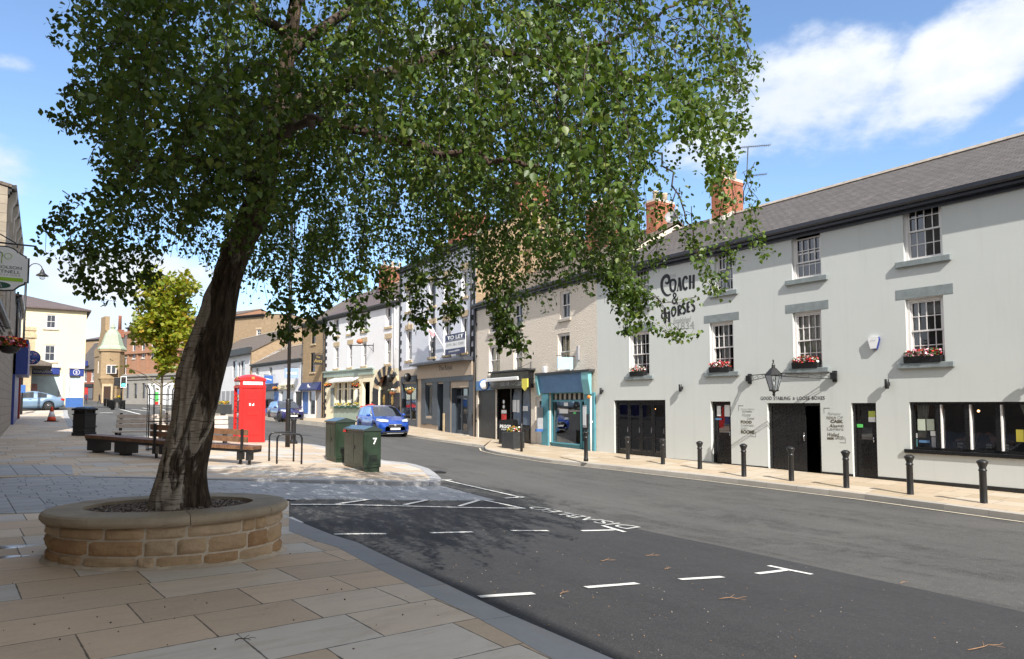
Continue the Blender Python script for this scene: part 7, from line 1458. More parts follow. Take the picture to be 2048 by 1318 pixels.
GAPS=[(1345,380,68,105,.9),(1390,330,25,60,.9),(1452,400,46,62,.8),(1390,130,110,220,.3),(1420,430,40,45,.6),(1335,85,75,55,.5),(1420,60,40,50,.4),(1190,40,50,35,.5),(1300,230,50,40,.45),(1250,300,40,40,.25),(420,470,28,30,.6),(380,360,26,24,.45),(270,480,22,26,.5),(1170,250,32,40,.35),(1050,95,60,24,.2),(350,420,20,20,.5),(600,640,16,20,.4),(1215,60,30,40,.45),(690,560,18,14,.3),(310,250,16,22,.3),(480,560,16,16,.2)]
def keep(px,py):
    k_=inpoly(np.stack([px,py],1),OUT)
    for gx,gy,rx,ry,pr in GAPS:
        k_&=~((((px-gx)/rx)**2+((py-gy)/ry)**2<1)&(rng.random(len(px))<pr))
    k_&=(px<1240)|(py<0)|(rng.random(len(px))<.72)
    q_=rng.random(len(px)); k_&=~((px<340)&(py>370)&(q_>.62)); k_&=~((px<210)&(py>-20)&(q_>.75))
    for dx,dy,pr in ((0,75,.55),(0,35,.6),(45,20,.62),(-45,20,.62)): k_&=inpoly(np.stack([px+dx,py+dy],1),OUT)|(rng.random(len(px))<pr)|(py<-10)
    return k_
def clump(Q):
    n=np.zeros(len(Q))
    for a,b,c,p,w_ in ((5.1,3.3,4.2,.3,1.),(-3.9,6.1,5.3,1.7,1.),(8.7,-7.1,9.4,2.9,.7),(2.1,2.7,-3.1,4.,.9),(-11.,9.,12.,.9,.5)): n+=w_*np.sin(a*Q[:,0]+p)*np.sin(b*Q[:,1]+2*p)+w_*.6*np.sin(c*Q[:,2]+a*Q[:,0]*.5+p*3)
    return n
leafP=[];leafF=[];leafD=[];leafS=[]; twv=MB(); NTW=1750
def hang(start,L,out,kink,n=9):
    pts=[start]; d=out.normalized()*.8+Vector((0,0,.15))
    for i in range(n):
        d=d*.78+Vector((R.gauss(0,kink),R.gauss(0,kink),-.30)); d.normalize(); pts.append(pts[-1]+d*(L/n))
    return pts
cnt=0
def add_leaves(pts,dens,sz,pruned=True):
    L=sum((pts[i+1]-pts[i]).length for i in range(len(pts)-1)); n=int(L*dens); Pn=[]
    for i in range(n):
        t=R.random()**.85*(len(pts)-1); j=min(int(t),len(pts)-2); p=pts[j].lerp(pts[j+1],t-j); a=R.uniform(0,math.tau); q=R.uniform(.02,.11); Pn.append((p.x+q*math.cos(a),p.y+q*math.sin(a),p.z+R.uniform(-.06,.04)))
    return Pn
BIG=[]
for it in range(NTW):
    # starting points: spread through the crown volume
    for tries in range(40):
        th=R.uniform(0,math.tau); rr=R.random()**.45; ph=R.uniform(-.55,1.)
        x=-1.35+5.0*rr*math.cos(th)*math.sqrt(max(.05,1-max(0,ph)**2)); y=7.6+3.3*rr*math.sin(th)*math.sqrt(max(.05,1-max(0,ph)**2)); z=4.55+4.2*ph*rr if ph>0 else 4.55+1.3*ph
        X,Y=proj((x,y,z)); X=float(X);Y=float(Y)
        if y>3.2 and inpoly([(X,Y)],OUT)[0] and (Y>-60 or R.random()<.8): break
    else: continue
    st=Vector((x,y,z)); L=R.uniform(.6,1.5) if x<.2 else R.uniform(.8,1.9)
    pts=hang(st,L,Vector((x+1.35,(y-7.6),0))+Vector((.01,0,0)),.2)
    PX_,PY_=proj(np.array([tuple(p) for p in pts])); ins=inpoly(np.stack([PX_,PY_],1),OUT); e=len(pts)
    for i in range(len(pts)):
        if not ins[i]: e=i; break
    pts=pts[:e]
    if len(pts)<3: continue
    BIG.append((pts,1.))
# strands that make the fringe: traced drooping sprays at their own distances
fr=[([(1300,470),(1240,540),(1262,600),(1300,640),(1345,672)],7.6),([(1225,430),(1230,520),(1245,600),(1262,670)],7.4),([(1380,420),(1385,480),(1420,540),(1440,590)],8.1),([(1440,330),(1450,400),(1440,470),(1480,520)],8.2),([(1490,330),(1500,400),(1512,460),(1536,522)],8.3),([(1350,400),(1365,470),(1400,520),(1425,585)],8.0),([(1310,380),(1325,450),(1300,500),(1320,540)],7.9),([(1010,560),(1010,620),(1025,660),(1040,700)],6.6),([(985,520),(990,580),(1000,640),(1015,690)],6.6),([(560,560),(575,620),(580,680)],6.8),([(215,420),(190,480),(160,540),(170,580)],6.2),([(250,430),(240,500),(250,560)],6.3),([(150,390),(120,430),(95,480)],6.2),([(280,490),(285,560)],6.4),([(180,480),(140,520),(130,550)],6.3),([(830,540),(840,600),(842,650)],6.9),([(895,550),(905,600),(905,635)],6.9),([(1400,200),(1460,240),(1490,260)],8.2),([(1430,60),(1480,120),(1496,190)],8.3),([(1470,0),(1490,80),(1500,150)],8.3),([(190,250),(140,240),(100,232)],6.5),([(170,60),(130,40),(105,80)],6.8),([(1180,520),(1240,580),(1290,600),(1390,603)],7.5),([(1260,560),(1310,600),(1350,650),(1358,668)],7.6)]
fr+=[([(150,470),(155,530),(160,590)],6.3),([(195,500),(200,550),(205,605)],6.3),([(270,500),(275,560),(285,605)],6.5),([(300,480),(300,530),(310,570)],6.6),([(235,480),(232,540),(240,575)],6.2),([(110,420),(95,460),(90,500)],6.2),([(620,560),(625,620),(632,660)],6.9),([(700,540),(708,600),(715,655)],7.),([(655,560),(650,610)],6.8),([(760,530),(775,590)],7.)]+[([(1400,0),(1420,80),(1435,160)],8.1),([(1440,20),(1455,110),(1462,200)],8.2),([(1380,60),(1400,150),(1415,230)],8.1),([(1350,30),(1365,120),(1372,200)],8.),([(1450,180),(1462,260),(1480,330)],8.2),([(1410,220),(1430,290),(1440,350)],8.1),([(1470,100),(1480,190),(1478,260)],8.3),([(1300,40),(1310,120),(1322,190)],7.9),([(1250,170),(1262,250),(1280,330)],7.9),([(1200,150),(1210,240),(1225,330)],7.8),([(1370,190),(1385,260),(1395,310)],8.1),([(1290,180),(1300,260),(1305,340)],8.0)]
for pts,d_ in fr:
    w3=[at_d(x,y,d_) for x,y in smooth(pts,3)]
    for rep in range(2 if pts[0][0]>1290 else (1 if pts[0][0]<340 else 3)): BIG.append(([Vector(p)+Vector((R.gauss(0,.05),R.gauss(0,.1),R.gauss(0,.04))) for p in w3],.95))
for pts,dens in BIG:
    Pn=np.array(add_leaves(pts,84*dens,0)); 
    qx,qy=proj(np.array([tuple(p) for p in pts]))
    if (qx[-1]<1290 or qy[-1]<230 or dens<1) and (qx.min()>240 or R.random()<.35): twv.tube([tuple(p-RO) for p in pts],[.0045-.003*i/len(pts) for i in range(len(pts))],4)
    if len(Pn): (leafP if dens==1 else leafF).append(Pn)
LP_=np.concatenate(leafP); px,py=proj(LP_); cn=clump(LP_); LP_=LP_[keep(px,py)&(LP_[:,1]>2.6)&((cn>-.95)|(rng.random(len(LP_))<.3))]
LF_=np.concatenate(leafF); qx_,qy_=proj(LF_); LF_=LF_[((qx_<1290)|(rng.random(len(LF_))<.62))&(LF_[:,1]>2.6)]; LP_=np.concatenate([LP_,LF_]); qx_,qy_=proj(LP_); LP_=LP_[~((qx_>1312)&(qx_<1398)&(qy_>535)&(qy_<662)&(rng.random(len(LP_))<.82))]
print('birch leaves',len(LP_))
def leaf_mat(name,c1,c2,c3,tr=.35,back=1.25,rough=.42):
    t=NT(name); a=t.n('Attribute'); a.attribute_name='rnd'; col=t.ramp(a.outputs['Fac'],[(0,c1),(.55,c2),(1,c3)])
    pr=t.pr(col,rough,0,.45); tl=t.n('BsdfTranslucent'); t.put(tl.inputs[0],t.mix(1.,col,(1.3,1.25,.5),'MULTIPLY')); ms=t.n('MixShader'); ms.inputs[0].default_value=tr; t.t.links.new(pr,ms.inputs[1]); t.t.links.new(tl.outputs[0],ms.inputs[2]); return t.done(ms.outputs[0])
def leaves(name,P,size,m,parent,org,droop=.6,asp=.62,lobes=False):
    n=len(P); s=size*rng.uniform(.65,1.3,n); az=rng.uniform(0,2*np.pi,n); el=-rng.uniform(.1,1.45,n)*droop/.6*.75+rng.normal(0,.35,n); ro=rng.uniform(-1.3,1.3,n)
    ax=np.stack([np.cos(az)*np.cos(el),np.sin(az)*np.cos(el),np.sin(el)],1); ref=np.stack([-np.sin(az),np.cos(az),np.zeros(n)],1); nn=np.cross(ax,ref)
    sd=ref*np.cos(ro)[:,None]+nn*np.sin(ro)[:,None]; nm=np.cross(ax,sd)
    if lobes: prof=[(0,0,0),(.25,.45,.06),(.55,.28,.03),(.7,.62,.1),(1.,.0,0),(.7,-.62,.1),(.55,-.28,.03),(.25,-.45,.06)]; faces=[(0,1,2,4),(2,3,4),(0,4,6,7),(4,5,6)]
    else: prof=[(0,0,0),(.22,asp*.46,.07),(.5,asp*.5,.09),(1.,0,-.03),(.5,-asp*.5,.09),(.22,-asp*.46,.07)]; faces=[(0,1,2,3),(0,3,4,5)]
    k_=len(prof); V=np.empty((n,k_,3))
    for i,(u,v,w_) in enumerate(prof): V[:,i]=P+(ax*u+sd*v+nm*w_)*s[:,None]
    V=V.reshape(-1,3)-np.array(org); me=bpy.data.meshes.new(name); me.vertices.add(len(V)); me.vertices.foreach_set('co',V.ravel())
    idx=np.concatenate([np.array(f_) for f_ in faces]); tot=len(idx); cnts=np.array([len(f_) for f_ in faces]); nl=n*tot
    me.loops.add(nl); me.polygons.add(n*len(faces)); me.loops.foreach_set('vertex_index',(idx[None,:]+np.arange(n)[:,None]*k_).ravel())
    ls=np.concatenate([[0],np.cumsum(cnts)[:-1]]); me.polygons.foreach_set('loop_start',(ls[None,:]+np.arange(n)[:,None]*tot).ravel()); me.polygons.foreach_set('loop_total',np.tile(cnts,n))
    me.polygons.foreach_set('use_smooth',np.ones(n*len(faces),bool)); me.update(calc_edges=True); a=me.attributes.new('rnd','FLOAT','FACE'); a.data.foreach_set('value',np.repeat(np.clip(rng.normal(.45,.25,n),0,1),len(faces)).astype(np.float32))
    me.materials.append(m); o=bpy.data.objects.new(name,me); COL.objects.link(o); o.parent=parent; return o
BLEAF=leaf_mat('birch leaf',(.042,.082,.016),(.095,.16,.028),(.22,.27,.065),.38)
leaves('crown',LP_,.054,BLEAF,birch,RO,.7,.74); twv.build('twig',TWIG,birch)
# ---------------------------------------------------------------- young maple in its iron guard
mp=at_g(319,901,.11); maple=thing('maple_tree','slim young maple with yellow green leaves inside an iron guard','tree',mp); MS=mp.y/F
k=MB(); H=(900-520)*MS
tk=[(0,0,-.05),(.01,0,.9),(.0,.02,1.9),(.03,0,2.6),(0,0,3.6),(.05,0,H*.9)]; k.tube(smooth(tk,4),[.05-.04*i/20 for i in range(21)],9); 
MB2=[]
for i in range(26):
    z=R.uniform(1.75,H*.85); a=R.uniform(0,math.tau); L=R.uniform(.5,1.15)*(1.15-.6*(z/H)); b=Vector((0,0,z)); pts=[b+Vector((math.cos(a)*L*t,math.sin(a)*L*t,L*.75*t-.25*L*t*t)) for t in (0,.3,.6,1)]; k.tube([tuple(p) for p in pts],[.018,.013,.009,.004],5); MB2.append(pts)
k.build('trunk',mat('young maple bark',(.21,.17,.11),.8,.2,12,.2),maple)
C=[]; c0=np.array([.12,0.,(900-632)*MS])
for i in range(9500):
    v=rng.normal(size=3); v/=np.linalg.norm(v); r=rng.random()**.4; p=c0+v*r*np.array([76*MS,70*MS,120*MS]); 
    w_=.80+.34*math.sin(v[0]*5+1.3)*math.sin(v[2]*6+.4)+.12*math.sin(v[1]*9+v[2]*11)
    if p[2]>c0[2]+.4: w_*=.95
    if r<w_ : C.append(p)
for pts in MB2:
    for t in rng.random(22): q=np.array(pts[min(3,int(t*4))]); C.append(q+rng.normal(0,.13,3))
C=np.array(C)+np.array(mp); cl=rng.normal(size=(60,3))
# open the crown with clumps
cen=C[rng.integers(0,len(C),150)]; dmin=np.min(((C[:,None,:]-cen[None])**2).sum(-1),1); C=C[(dmin<.07)|(rng.random(len(C))<.12)]
MLEAF=leaf_mat('maple leaf',(.14,.22,.02),(.30,.33,.03),(.48,.30,.05),.42); leaves('crown',C,.115,MLEAF,maple,mp,.5,.9,True)
gd=thing('tree_guard','black iron tree guard of slim rails around the young maple','tree guard',mp); rg=.35
for i in range(12):
    a=math.tau*i/12; k=MB(); x,y=rg*math.cos(a),rg*math.sin(a); k.tube([(x,y,-.05),(x,y,1.78),(x*1.18,y*1.18,1.9)],.011,6); k.ball((x*1.18,y*1.18,1.91),.022,0,1); k.build('upright',BLACKM,gd)
for z in (.05,.86,1.65): k=MB(); k.tube([(rg*math.cos(math.tau*i/24),rg*math.sin(math.tau*i/24),z) for i in range(25)],.014,5,cap=False); k.build('hoop',BLACKM,gd)
k=MB(); 
for a in (0,2.1,4.2): k.tube([(rg*math.cos(a),rg*math.sin(a),1.55),(rg*.5*math.cos(a),rg*.5*math.sin(a),1.48),(.05*math.cos(a),.05*math.sin(a),1.52)],.01,5)
k.build('tie',BLACKM,gd)
# ---------------------------------------------------------------- twigs and litter on the road
for i,(X,Y,L,a,lab) in enumerate(((1438,1199,.30,.1,'thin reddish twig on the bay between the white dashes'),(1935,1302,.42,.35,'forked orange brown twig at the bottom right of the bay'),(1800,1168,.16,.6,'short curled pale twig at the edge of the darker tarmac'),(1330,1140,.14,1.,'tiny bent twig left of the white T mark'),(1120,1190,.14,.9,'small curled twig beside the nearest white dash'),(1290,1112,.22,.05,'thin orange twig in the sunlit bay'),(1200,1122,.2,.0,'thin reddish twig in the middle of bay'),(470,1283,.13,.2,'small dark twig lying on the paving flags'))):
    up=.014 if X>600 else .102; p=at_g(X,Y,up); o=thing('twig',lab,'twig',p,a,'fallen twigs'); k=MB(); pts=[(0,0,.008)]
    for j in range(5): pts.append((L*(j+1)/5,R.gauss(0,L*.06),.008+R.random()*.012))
    k.tube(pts,[.0038,.0036,.003,.0026,.002,.0015],5); b=pts[2]; k.tube([b,(b[0]+L*.25,b[1]+L*.2,.03)],[.0025,.0015],4); b=pts[3]; k.tube([b,(b[0]+L*.2,b[1]-L*.2,.012)],[.002,.0013],4); k.build('stem',mat('dry twig',(.30,.17,.09) if X>600 else (.05,.03,.02),.8,.2,20),o)
cs=[]
for i in range(300):
    X=R.uniform(620,2048); Y=R.uniform(1010,1318); p=at_g(X,Y,.014) if i%3 else at_g(R.uniform(900,1700),R.uniform(1060,1318),.014)
    q=(p.x,p.y)
    cs.append((p.x,p.y,p.z+.003))
cs=[c for c in cs if inpoly([(c[0],c[1])],[tuple(p) for p in KO[:-1]]+[tuple(BR[-1]+dd*3)]+[tuple(p) for p in reversed(BR)])[0]]
pebbles('road_grit',cs,.003,.008,[PM[3],PM[1],mat('dead leaf scrap',(.30,.17,.08),.8,.3,20)],'pale grit and leaf scraps scattered over the dark parking bay','grit')
cs=[]
for i in range(40):
    p=at_g(R.uniform(0,900),R.uniform(1090,1318),.102); 
    if inpoly([(p.x,p.y)],[tuple(a) for a in KI]+[tuple(fac(50)),tuple(fac(30.5)),tuple(nb[1]),tuple(nb[0])])[0]: cs.append((p.x,p.y,p.z+.003))
pebbles('paving_litter',cs,.004,.009,[PM[2],PM[0]],'small dark catkin scraps scattered on the paving flags','litter')
# ---------------------------------------------------------------- cars
TINT=glass('car glass',op=.72)
def paint(name,c,metal=.35):
    t=NT(name); v=t.obj(); n=t.noise(v,2,3); return t.done(t.pr(t.mix(t.rng(n,.3,.7),mul(c,.93),mul(c,1.07)),.28,metal,.5,None,1.))
PLAST=mat('black car trim',(.02,.02,.021),.55,.15,9); SILV=mat('silver trim',(.5,.5,.51),.3,.08,metal=.8); LENS=mat('headlamp lens',(.62,.66,.7),.08,.2,14,spec=.8); RLENS=mat('red tail lamp',(.45,.02,.02),.15,.1); PLATE=mat('white number plate',(.75,.75,.73),.4,.04); RIM=mat('alloy rim',(.45,.45,.46),.3,.1,metal=.7)
def loftcar(st,rings,closed_ends=True):
    """st: stations of half-section points [(y,z)...] at x; mirrored and skinned"""
    k=[];
    return k
def car(name,lab,pos,heading,L,Wd,H,wb,tyre,m,kind='suv',face=0):
    """x forward; built from a lofted lower body and a lofted greenhouse"""
    o=thing(name,lab,'car',pos,heading); w=Wd/2; xf=L*.5; xr=-L*.5; wx=(wb/2-.04+(.02 if kind=='suv' else .05),-wb/2-.02)
    gl=.20 if kind=='suv' else .16; hood=H*.62; belt=H*.645; 
    if kind=='suv':
        prof=[(xf,.30,.56,.62),(xf-.05,.24,.70,.80),(xf-.25,gl,.82,.93),(xf-.75,gl,hood-.06,.985),(xf-1.15,gl,hood+.02,1.),(xf-1.6,gl,belt,1.),(0,gl,belt+.01,1.),(xr+1.1,gl,belt+.04,1.),(xr+.45,gl,belt+.07,.985),(xr+.12,.24,belt+.02,.93),(xr,.34,belt-.22,.82)]
    else:
        prof=[(xf,.28,.50,.60),(xf-.06,.22,.62,.80),(xf-.3,gl,.74,.93),(xf-.85,gl,hood-.04,.985),(xf-1.35,gl,hood+.04,1.),(xf-1.8,gl,belt-.01,1.),(0,gl,belt,1.),(xr+1.3,gl,belt+.03,1.),(xr+.6,gl,belt+.06,.985),(xr+.12,.26,belt+.04,.92),(xr,.36,belt-.14,.82)]
    xs=[p[0] for p in prof]; xq=sorted(set([*np.linspace(xr,xf,44),*xs]),reverse=True)
    def it(x,c): return float(np.interp(x,xs[::-1],[p[c] for p in prof][::-1]))
    vs=[];nr=0
    for x in xq:
        zb,zt,ws=it(x,1),it(x,2),it(x,3)*w; h=zt-zb
        arch=0
        for a in wx:
            d_=abs(x-a)
            if d_<tyre*1.16: arch=max(arch,math.sqrt((tyre*1.16)**2-d_**2)+tyre*.98)
        zl=max(zb,arch) if arch else zb; zl=min(zl,zt-.12)
        half=[(ws*.86,zl),(ws*.955,zl+.02),(ws*1.0,zl+(zt-zl)*.32),(ws*.985,zl+(zt-zl)*.62),(ws*.955,zt-.035),(ws*.88,zt),(ws*.45,zt+.025)]
        ring=[(x,y,z) for y,z in half]+[(x,0,zt+.03)]+[(x,-y,z) for y,z in half[::-1]]; nr=len(ring); vs+=ring
    n=len(xq); fs=[(i*nr+j,(i+1)*nr+j,(i+1)*nr+j+1,i*nr+j+1) for i in range(n-1) for j in range(nr-1)]+[tuple(range(nr))[::-1],tuple((n-1)*nr+j for j in range(nr))]
    k=MB(); k.add(vs,fs,0,True); body=k.build('body',m,o)
    k=MB(); k.box(xr+.3,xf-.3,-w*.8,w*.8,gl-.03,gl+.25); k.build('underbody',PLAST,o)
    # greenhouse
    if kind=='suv': gp=[(xf-1.08,hood+.0,.90),(xf-1.9,H-.075,.735),(xf-2.3,H-.02,.715),(xr+1.35,H-.0,.70),(xr+.55,H-.06,.69),(xr+.40,H-.11,.69),(xr+.16,belt+.05,.86)]
    else: gp=[(xf-1.28,hood+.0,.90),(xf-2.1,H-.07,.70),(xf-2.5,H-.01,.68),(-.45,H-.0,.67),(xr+1.35,H-.1,.66),(xr+1.,H-.2,.68),(xr+.42,belt+.06,.86)]
    gx=[p[0] for p in gp]; q=np.linspace(gp[0][0],gp[-1][0],26); vs=[];M_=7
    for x in q:
        zr=float(np.interp(x,gx[::-1],[p[1] for p in gp][::-1])); wr=float(np.interp(x,gx[::-1],[p[2] for p in gp][::-1]))*w; zb=min(it(x,2)-.02,zr-.005); wb_=w*.90*it(x,3)
        wr=wb_+(wr-wb_)*min(1,(zr-zb)/(H-belt)*1.02)
        half=[(wb_,zb),(wb_+(wr-wb_)*.5,zb+(zr-zb)*.48),(wr+.02,zb+(zr-zb)*.86),(wr-.06,zb+(zr-zb)*.975),(wr*.5,zr)]
        vs+=[(x,y,z) for y,z in half]+[(x,0,zr+.006)]+[(x,-y,z) for y,z in half[::-1]]
    nr=11; n=len(q); fs=[];mi=[]
    xw=gp[1][0]; xb=gp[-2][0]
    A=MB();G=MB()
    for i in range(n-1):
        xm=(q[i]+q[i+1])/2
        for j in range(nr-1):
            f_=(i*nr+j,(i+1)*nr+j,(i+1)*nr+j+1,i*nr+j+1); side=j in (0,1,8,9); glassy=False
            if side: glassy=(xm<gp[0][0]-.32 and xm>xb+.12) and not any(abs(xm-b_)<.055 for b_ in ((xw+xb)/2+.1,xb+.72))
            elif xm>xw-.02 or xm<xb+.02: glassy=(j in (3,4,5,6)) or (j in (2,7) and False)
            (G if glassy else A).f.append(f_); (G if glassy else A).m.append(0); (G if glassy else A).sm.append(True)
    A.v=list(vs); G.v=list(vs); A.build('roof',m,o); G.build('window_glass',TINT,o)
    # wheels
    for a in wx:
        for s_ in (1,-1):
            M=T(a,s_*(w-.11),tyre,rx=math.pi/2); k=MB(); k.lathe([(tyre*.66,-.1),(tyre*.95,-.11),(tyre,-.07),(tyre,.07),(tyre*.95,.11),(tyre*.66,.1)],26,0,M); wh=k.build('wheel',RUBBER,o)
            k=MB(); k.lathe([(tyre*.67,-.10),(tyre*.67,.10),(tyre*.6,.10),(tyre*.58,-.05)],26,0,M)
            for sp in range(7):
                b_=math.tau*sp/7; 
                yo=-s_*.085
                k.add([(.03*math.cos(b_+1.57)+.0,.03*math.sin(b_+1.57),yo),(.03*math.cos(b_-1.57),.03*math.sin(b_-1.57),yo),(tyre*.62*math.cos(b_-.13),tyre*.62*math.sin(b_-.13),yo*1.02),(tyre*.62*math.cos(b_+.13),tyre*.62*math.sin(b_+.13),yo*1.02)],[(0,1,2,3),(3,2,1,0)],0,False,M)
            k.lathe([(.06,-.095),(.06,.095)],12,0,M); k.build('rim',RIM,wh)
            k=MB(); k.lathe([(tyre*.58,-.02),(tyre*.58,.02)],20,0,M); k.build('brake_disc',INTER,wh)
    def front(y0,y1,z0,z1,dx=.0,x=xf): k=MB(); k.bbox(x-.12+dx,x+.015+dx,y0,y1,z0,z1,.02); return k
    zt=prof[0][2]
    for s_ in (1,-1):
        k=MB(); y=s_*w*.60; zz=hood-.235 if kind=='suv' else .56; k.add([(xf-.02,s_*w*.42,zz),(xf-.02,s_*w*.42,zz+.10),(xf-.16,s_*w*.74,zz+.15),(xf-.52,s_*w*.955,zz+.19),(xf-.50,s_*w*.975,zz+.08),(xf-.14,s_*w*.80,zz-.0)],[(0,1,2,3,4,5),(5,4,3,2,1,0)]); hl=k.build('headlight',LENS,o)
        k=MB(); k.bbox(xr-.012,xr+.25,s_*w*.62 if s_>0 else -w*.91,w*.91 if s_>0 else -w*.62,belt-.2,belt-.03,.03); k.build('tail_light',RLENS,o)
        k=MB(); k.ball((xf-1.5,s_*(w+.09),belt+.06),.1,0,2,(.75,1.1,.75)); k.box(xf-1.53,xf-1.47,min(s_*(w-.06),s_*(w+.06)),max(s_*(w-.06),s_*(w+.06)),belt+.0,belt+.05); k.build('wing_mirror',m,o)
        for xx in (-.15,-1.15):
            k=MB(); k.bbox(xx-.1,xx+.1,s_*w*.975-.02,s_*w*.975+.02,belt-.12,belt-.085,.008); k.build('door_handle',m,o)
        if kind=='suv': k=MB(); k.bbox(wx[1]+tyre*1.2,wx[0]-tyre*1.2,min(s_*w*.9,s_*w*1.005),max(s_*w*.9,s_*w*1.005),gl-.01,gl+.15,.02); k.build('sill_trim',PLAST,o)
    gz0=.50 if kind=='suv' else .42
    k=front(-w*.40,w*.40,gz0+.0,gz0+.17,-.0); gr=k.build('grille',PLAST,o)
    if face==0: k=MB(); k.bbox(xf-.0,xf+.03,-w*.38,w*.38,gz0+.135,gz0+.165,.008); k.ball((xf+.02,0,gz0+.1),.065,0,2,(.3,1,1)); k.build('badge_bar',SILV,gr)
    else:
        k=MB()
        for s_ in (1,-1): k.prism([(s_*.12,gz0+.02),(s_*.2,gz0+.02),(s_*w*.42,gz0+.17),(s_*w*.33,gz0+.17)][::s_],xf+.005,xf+.03,0,None,'x')
        k.ball((xf+.02,0,gz0+.11),.07,0,2,(.3,1,1)); k.build('badge_bar',SILV,gr)
    k=front(-.27,.27,gz0-.13,gz0-.02,.012); k.build('number_plate',PLATE,o); k=MB(); k.bbox(xr-.02,xr+.02,-.27,.27,.55,.66,.008); k.build('number_plate',YELLOW,o)
    k=front(-w*.72,w*.72,gz0-.30,gz0-.15,-.04); k.build('lower_intake',PLAST,o)
    if kind=='suv': k=front(-w*.5,w*.5,gz0-.33,gz0-.29,.0); k.build('skid_plate',SILV,o); 
    for s_ in (1,-1): k=front(s_*w*.62 if s_>0 else -w*.82,w*.82 if s_>0 else -w*.62,gz0-.18,gz0-.08,-.09); k.build('fog_lamp',LENS,o)
    # seats seen through the glass
    k=MB()
    for xx in (.15,-.85):
        for s_ in (1,-1): k.bbox(xx-.1,xx+.12,s_*.37-.22,s_*.37+.22,.4,H-.45,.05); k.bbox(xx-.06,xx+.08,s_*.37-.12,s_*.37+.12,H-.47,H-.27,.04)
    k.build('seats',INTER,o); k=MB(); k.box(xf-1.5,xf-1.2,-w*.8,w*.8,belt-.1,belt+.02); k.build('dashboard',INTER,o)
    return o
def place(X,Y,lx,ly,hd,up=.0):
    p=at_g(X,Y,up); c,s_=math.cos(hd),math.sin(hd); return Vector((p.x-(lx*c-ly*s_),p.y-(lx*s_+ly*c),0))
def setz(v): v.z=zg(v.x,v.y)+.0; return v
hd=math.atan2(-math.cos(rad(29)),math.sin(rad(29)))
pos=setz(place(809,873,1.30,.80,hd)); mk=car('parked_car','bright blue small crossover parked facing the viewer outside the hotel',pos,hd,4.28,1.78,1.65,2.55,.335,paint('bright blue metallic',(.012,.075,.42)),'suv',0)
hd2=math.atan2(-math.cos(rad(35)),math.sin(rad(35)))
pos=setz(place(602,845,1.34,.8,hd2)); car('parked_car','dark purplish blue crossover parked facing us by the navy fronted shop',pos,hd2,4.38,1.81,1.6,2.65,.34,paint('dark indigo metallic',(.02,.02,.12)),'suv',1)
hd3=math.atan2(-.60,-.80)
pos=setz(place(97,820.5,-1.31,.75,hd3)); car('parked_car','pale blue grey hatchback saloon seen side on beside the traffic cone',pos,hd3,4.57,1.77,1.46,2.58,.32,paint('pale blue grey metallic',(.20,.30,.42)),'saloon',0)
# red sign on the roof line behind the blue car
o=on(f4,'red_parasol','small red parasol top showing behind the blue car roof','parasol',743,812,-1.2); k=MB(); k.lathe([(.85,-.1),(.8,-.02),(.1,.12),(.02,.2)],10,0,None,False); k.build('canopy',FRED,o); k=MB(); k.tube([(0,0,-2.0),(0,0,.1)],.03,6); k.build('pole',WOOD,o)
cam=bpy.data.cameras.new('camera'); co=bpy.data.objects.new('camera',cam); COL.objects.link(co)
cam.sensor_width=36; cam.lens=24.0; cam.clip_end=3000; cam.clip_start=.05
co.location=(0,0,CAMZ); co.rotation_euler=(math.pi/2+PITCH,0,0); cam.shift_x=0; cam.shift_y=(PY-659)/2048.
SC.camera=co
SUN_EL=rad(40); SAZ=Vector((.31,-.95)).normalized()    # horizontal direction towards the sun
sl=bpy.data.lights.new('sun','SUN'); so=bpy.data.objects.new('sun',sl); COL.objects.link(so); sl.energy=3.6; sl.angle=rad(.5); sl.color=(1,.955,.88)
d=Vector((SAZ.x*math.cos(SUN_EL),SAZ.y*math.cos(SUN_EL),math.sin(SUN_EL))); so.rotation_euler=d.to_track_quat('Z','Y').to_euler(); so.location=(0,-20,40)
w=bpy.data.worlds.new('World'); SC.world=w; w.use_nodes=True; nt=w.node_tree; nt.nodes.clear()
class WN(NT):
    def __init__(s): s.t=nt
t=WN(); out=t.n('OutputWorld'); sky=t.n('TexSky',sky_type='NISHITA'); sky.sun_disc=False; sky.sun_elevation=SUN_EL; sky.sun_rotation=math.atan2(SAZ.x,SAZ.y); sky.air_density=1.; sky.dust_density=.6; sky.ozone_density=3.5; sky.altitude=100
bg=t.n('Background'); nt.links.new(sky.outputs[0],bg.inputs[0]); bg.inputs[1].default_value=.122
dirv=t.n('TexCoord').outputs['Generated']; S=t.sep(dirv)
az=t.m('ARCTAN2',S[0],S[1]); el=t.m('ARCSINE',S[2]); pv=t.comb(az,t.m('MULTIPLY',el,1.7),0.)
n1=t.noise(pv,6.,9,.55,dist=.1); n2=t.noise(pv,13.,6,.6)
def blob(X,Y,rx,ry,rot=0.,k=1.):
    r=ray(X,Y).normalized(); a0=math.atan2(r.x,r.y); e0=math.asin(r.z)
    dx=t.m('SUBTRACT',az,a0); dy=t.m('SUBTRACT',el,e0); c,s=math.cos(rot),math.sin(rot)
    ux=t.m('DIVIDE',t.m('ADD',t.m('MULTIPLY',dx,c),t.m('MULTIPLY',dy,s)),rx/F); uy=t.m('DIVIDE',t.m('SUBTRACT',t.m('MULTIPLY',dy,c),t.m('MULTIPLY',dx,s)),ry/F)
    q=t.m('ADD',t.m('MULTIPLY',ux,ux),t.m('MULTIPLY',uy,uy)); return t.m('MULTIPLY',t.m('SUBTRACT',1.,t.m('MINIMUM',q,1.6)),k)
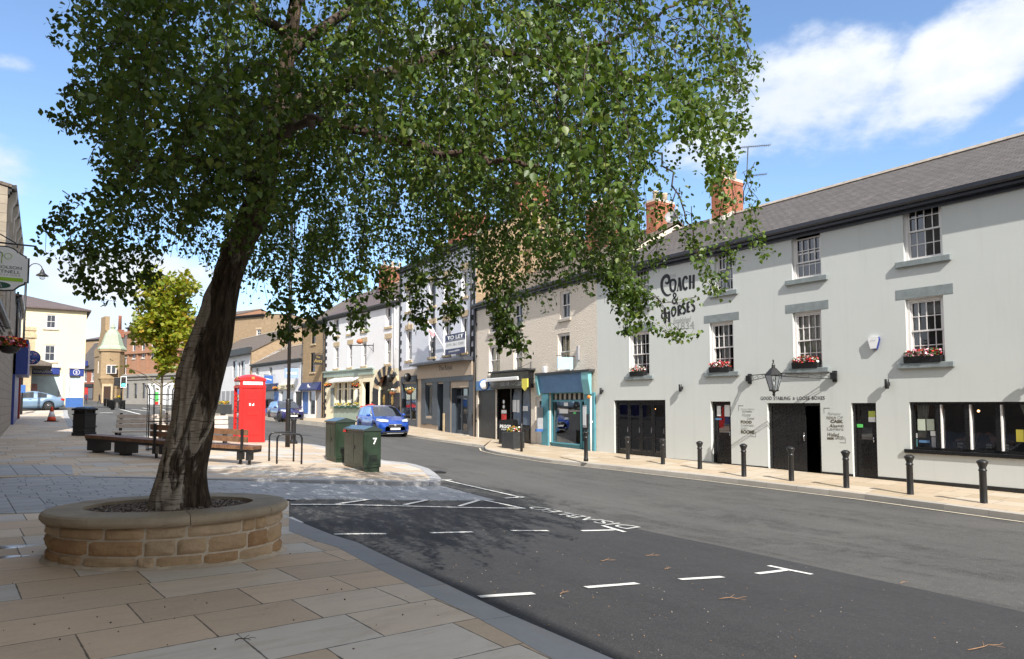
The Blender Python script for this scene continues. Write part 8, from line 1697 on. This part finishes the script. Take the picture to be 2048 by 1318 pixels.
bl=blob(1610,205,200,120,rot=.1)
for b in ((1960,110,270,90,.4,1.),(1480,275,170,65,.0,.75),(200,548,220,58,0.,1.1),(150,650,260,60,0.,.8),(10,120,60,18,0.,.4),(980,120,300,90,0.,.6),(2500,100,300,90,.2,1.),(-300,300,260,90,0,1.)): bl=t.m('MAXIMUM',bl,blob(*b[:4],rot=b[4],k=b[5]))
side=t.m('MAXIMUM',t.rng(t.m('ABSOLUTE',az),.85,1.15,0,1.5),t.rng(el,.62,.8,0,1.3))  # white cloud added out of view, at the sides and overhead, to brighten shade
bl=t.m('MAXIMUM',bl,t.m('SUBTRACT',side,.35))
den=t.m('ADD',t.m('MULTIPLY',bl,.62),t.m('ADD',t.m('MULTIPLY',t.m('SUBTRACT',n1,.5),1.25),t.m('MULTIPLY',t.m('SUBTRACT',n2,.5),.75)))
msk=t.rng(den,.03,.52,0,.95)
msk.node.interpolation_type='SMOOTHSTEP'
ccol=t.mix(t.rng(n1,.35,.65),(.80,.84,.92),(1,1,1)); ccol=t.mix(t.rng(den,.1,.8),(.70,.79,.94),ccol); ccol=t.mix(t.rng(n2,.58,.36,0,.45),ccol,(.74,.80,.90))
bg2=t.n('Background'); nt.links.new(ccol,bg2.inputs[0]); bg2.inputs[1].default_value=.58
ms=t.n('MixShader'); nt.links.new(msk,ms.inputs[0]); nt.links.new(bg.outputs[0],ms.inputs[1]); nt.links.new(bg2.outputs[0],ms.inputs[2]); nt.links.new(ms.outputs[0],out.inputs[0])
SC.view_settings.view_transform='Standard'; SC.view_settings.look='None'; SC.view_settings.exposure=1.0; SC.view_settings.gamma=1; SC.view_settings.use_curve_mapping=False
SC.render.engine='CYCLES'; SC.cycles.use_denoising=True; SC.cycles.max_bounces=6; SC.cycles.diffuse_bounces=3; SC.cycles.glossy_bounces=3; SC.cycles.transparent_max_bounces=10; SC.cycles.transmission_bounces=4
SC.cycles.caustics_reflective=False; SC.cycles.caustics_refractive=False; SC.cycles.sample_clamp_indirect=6
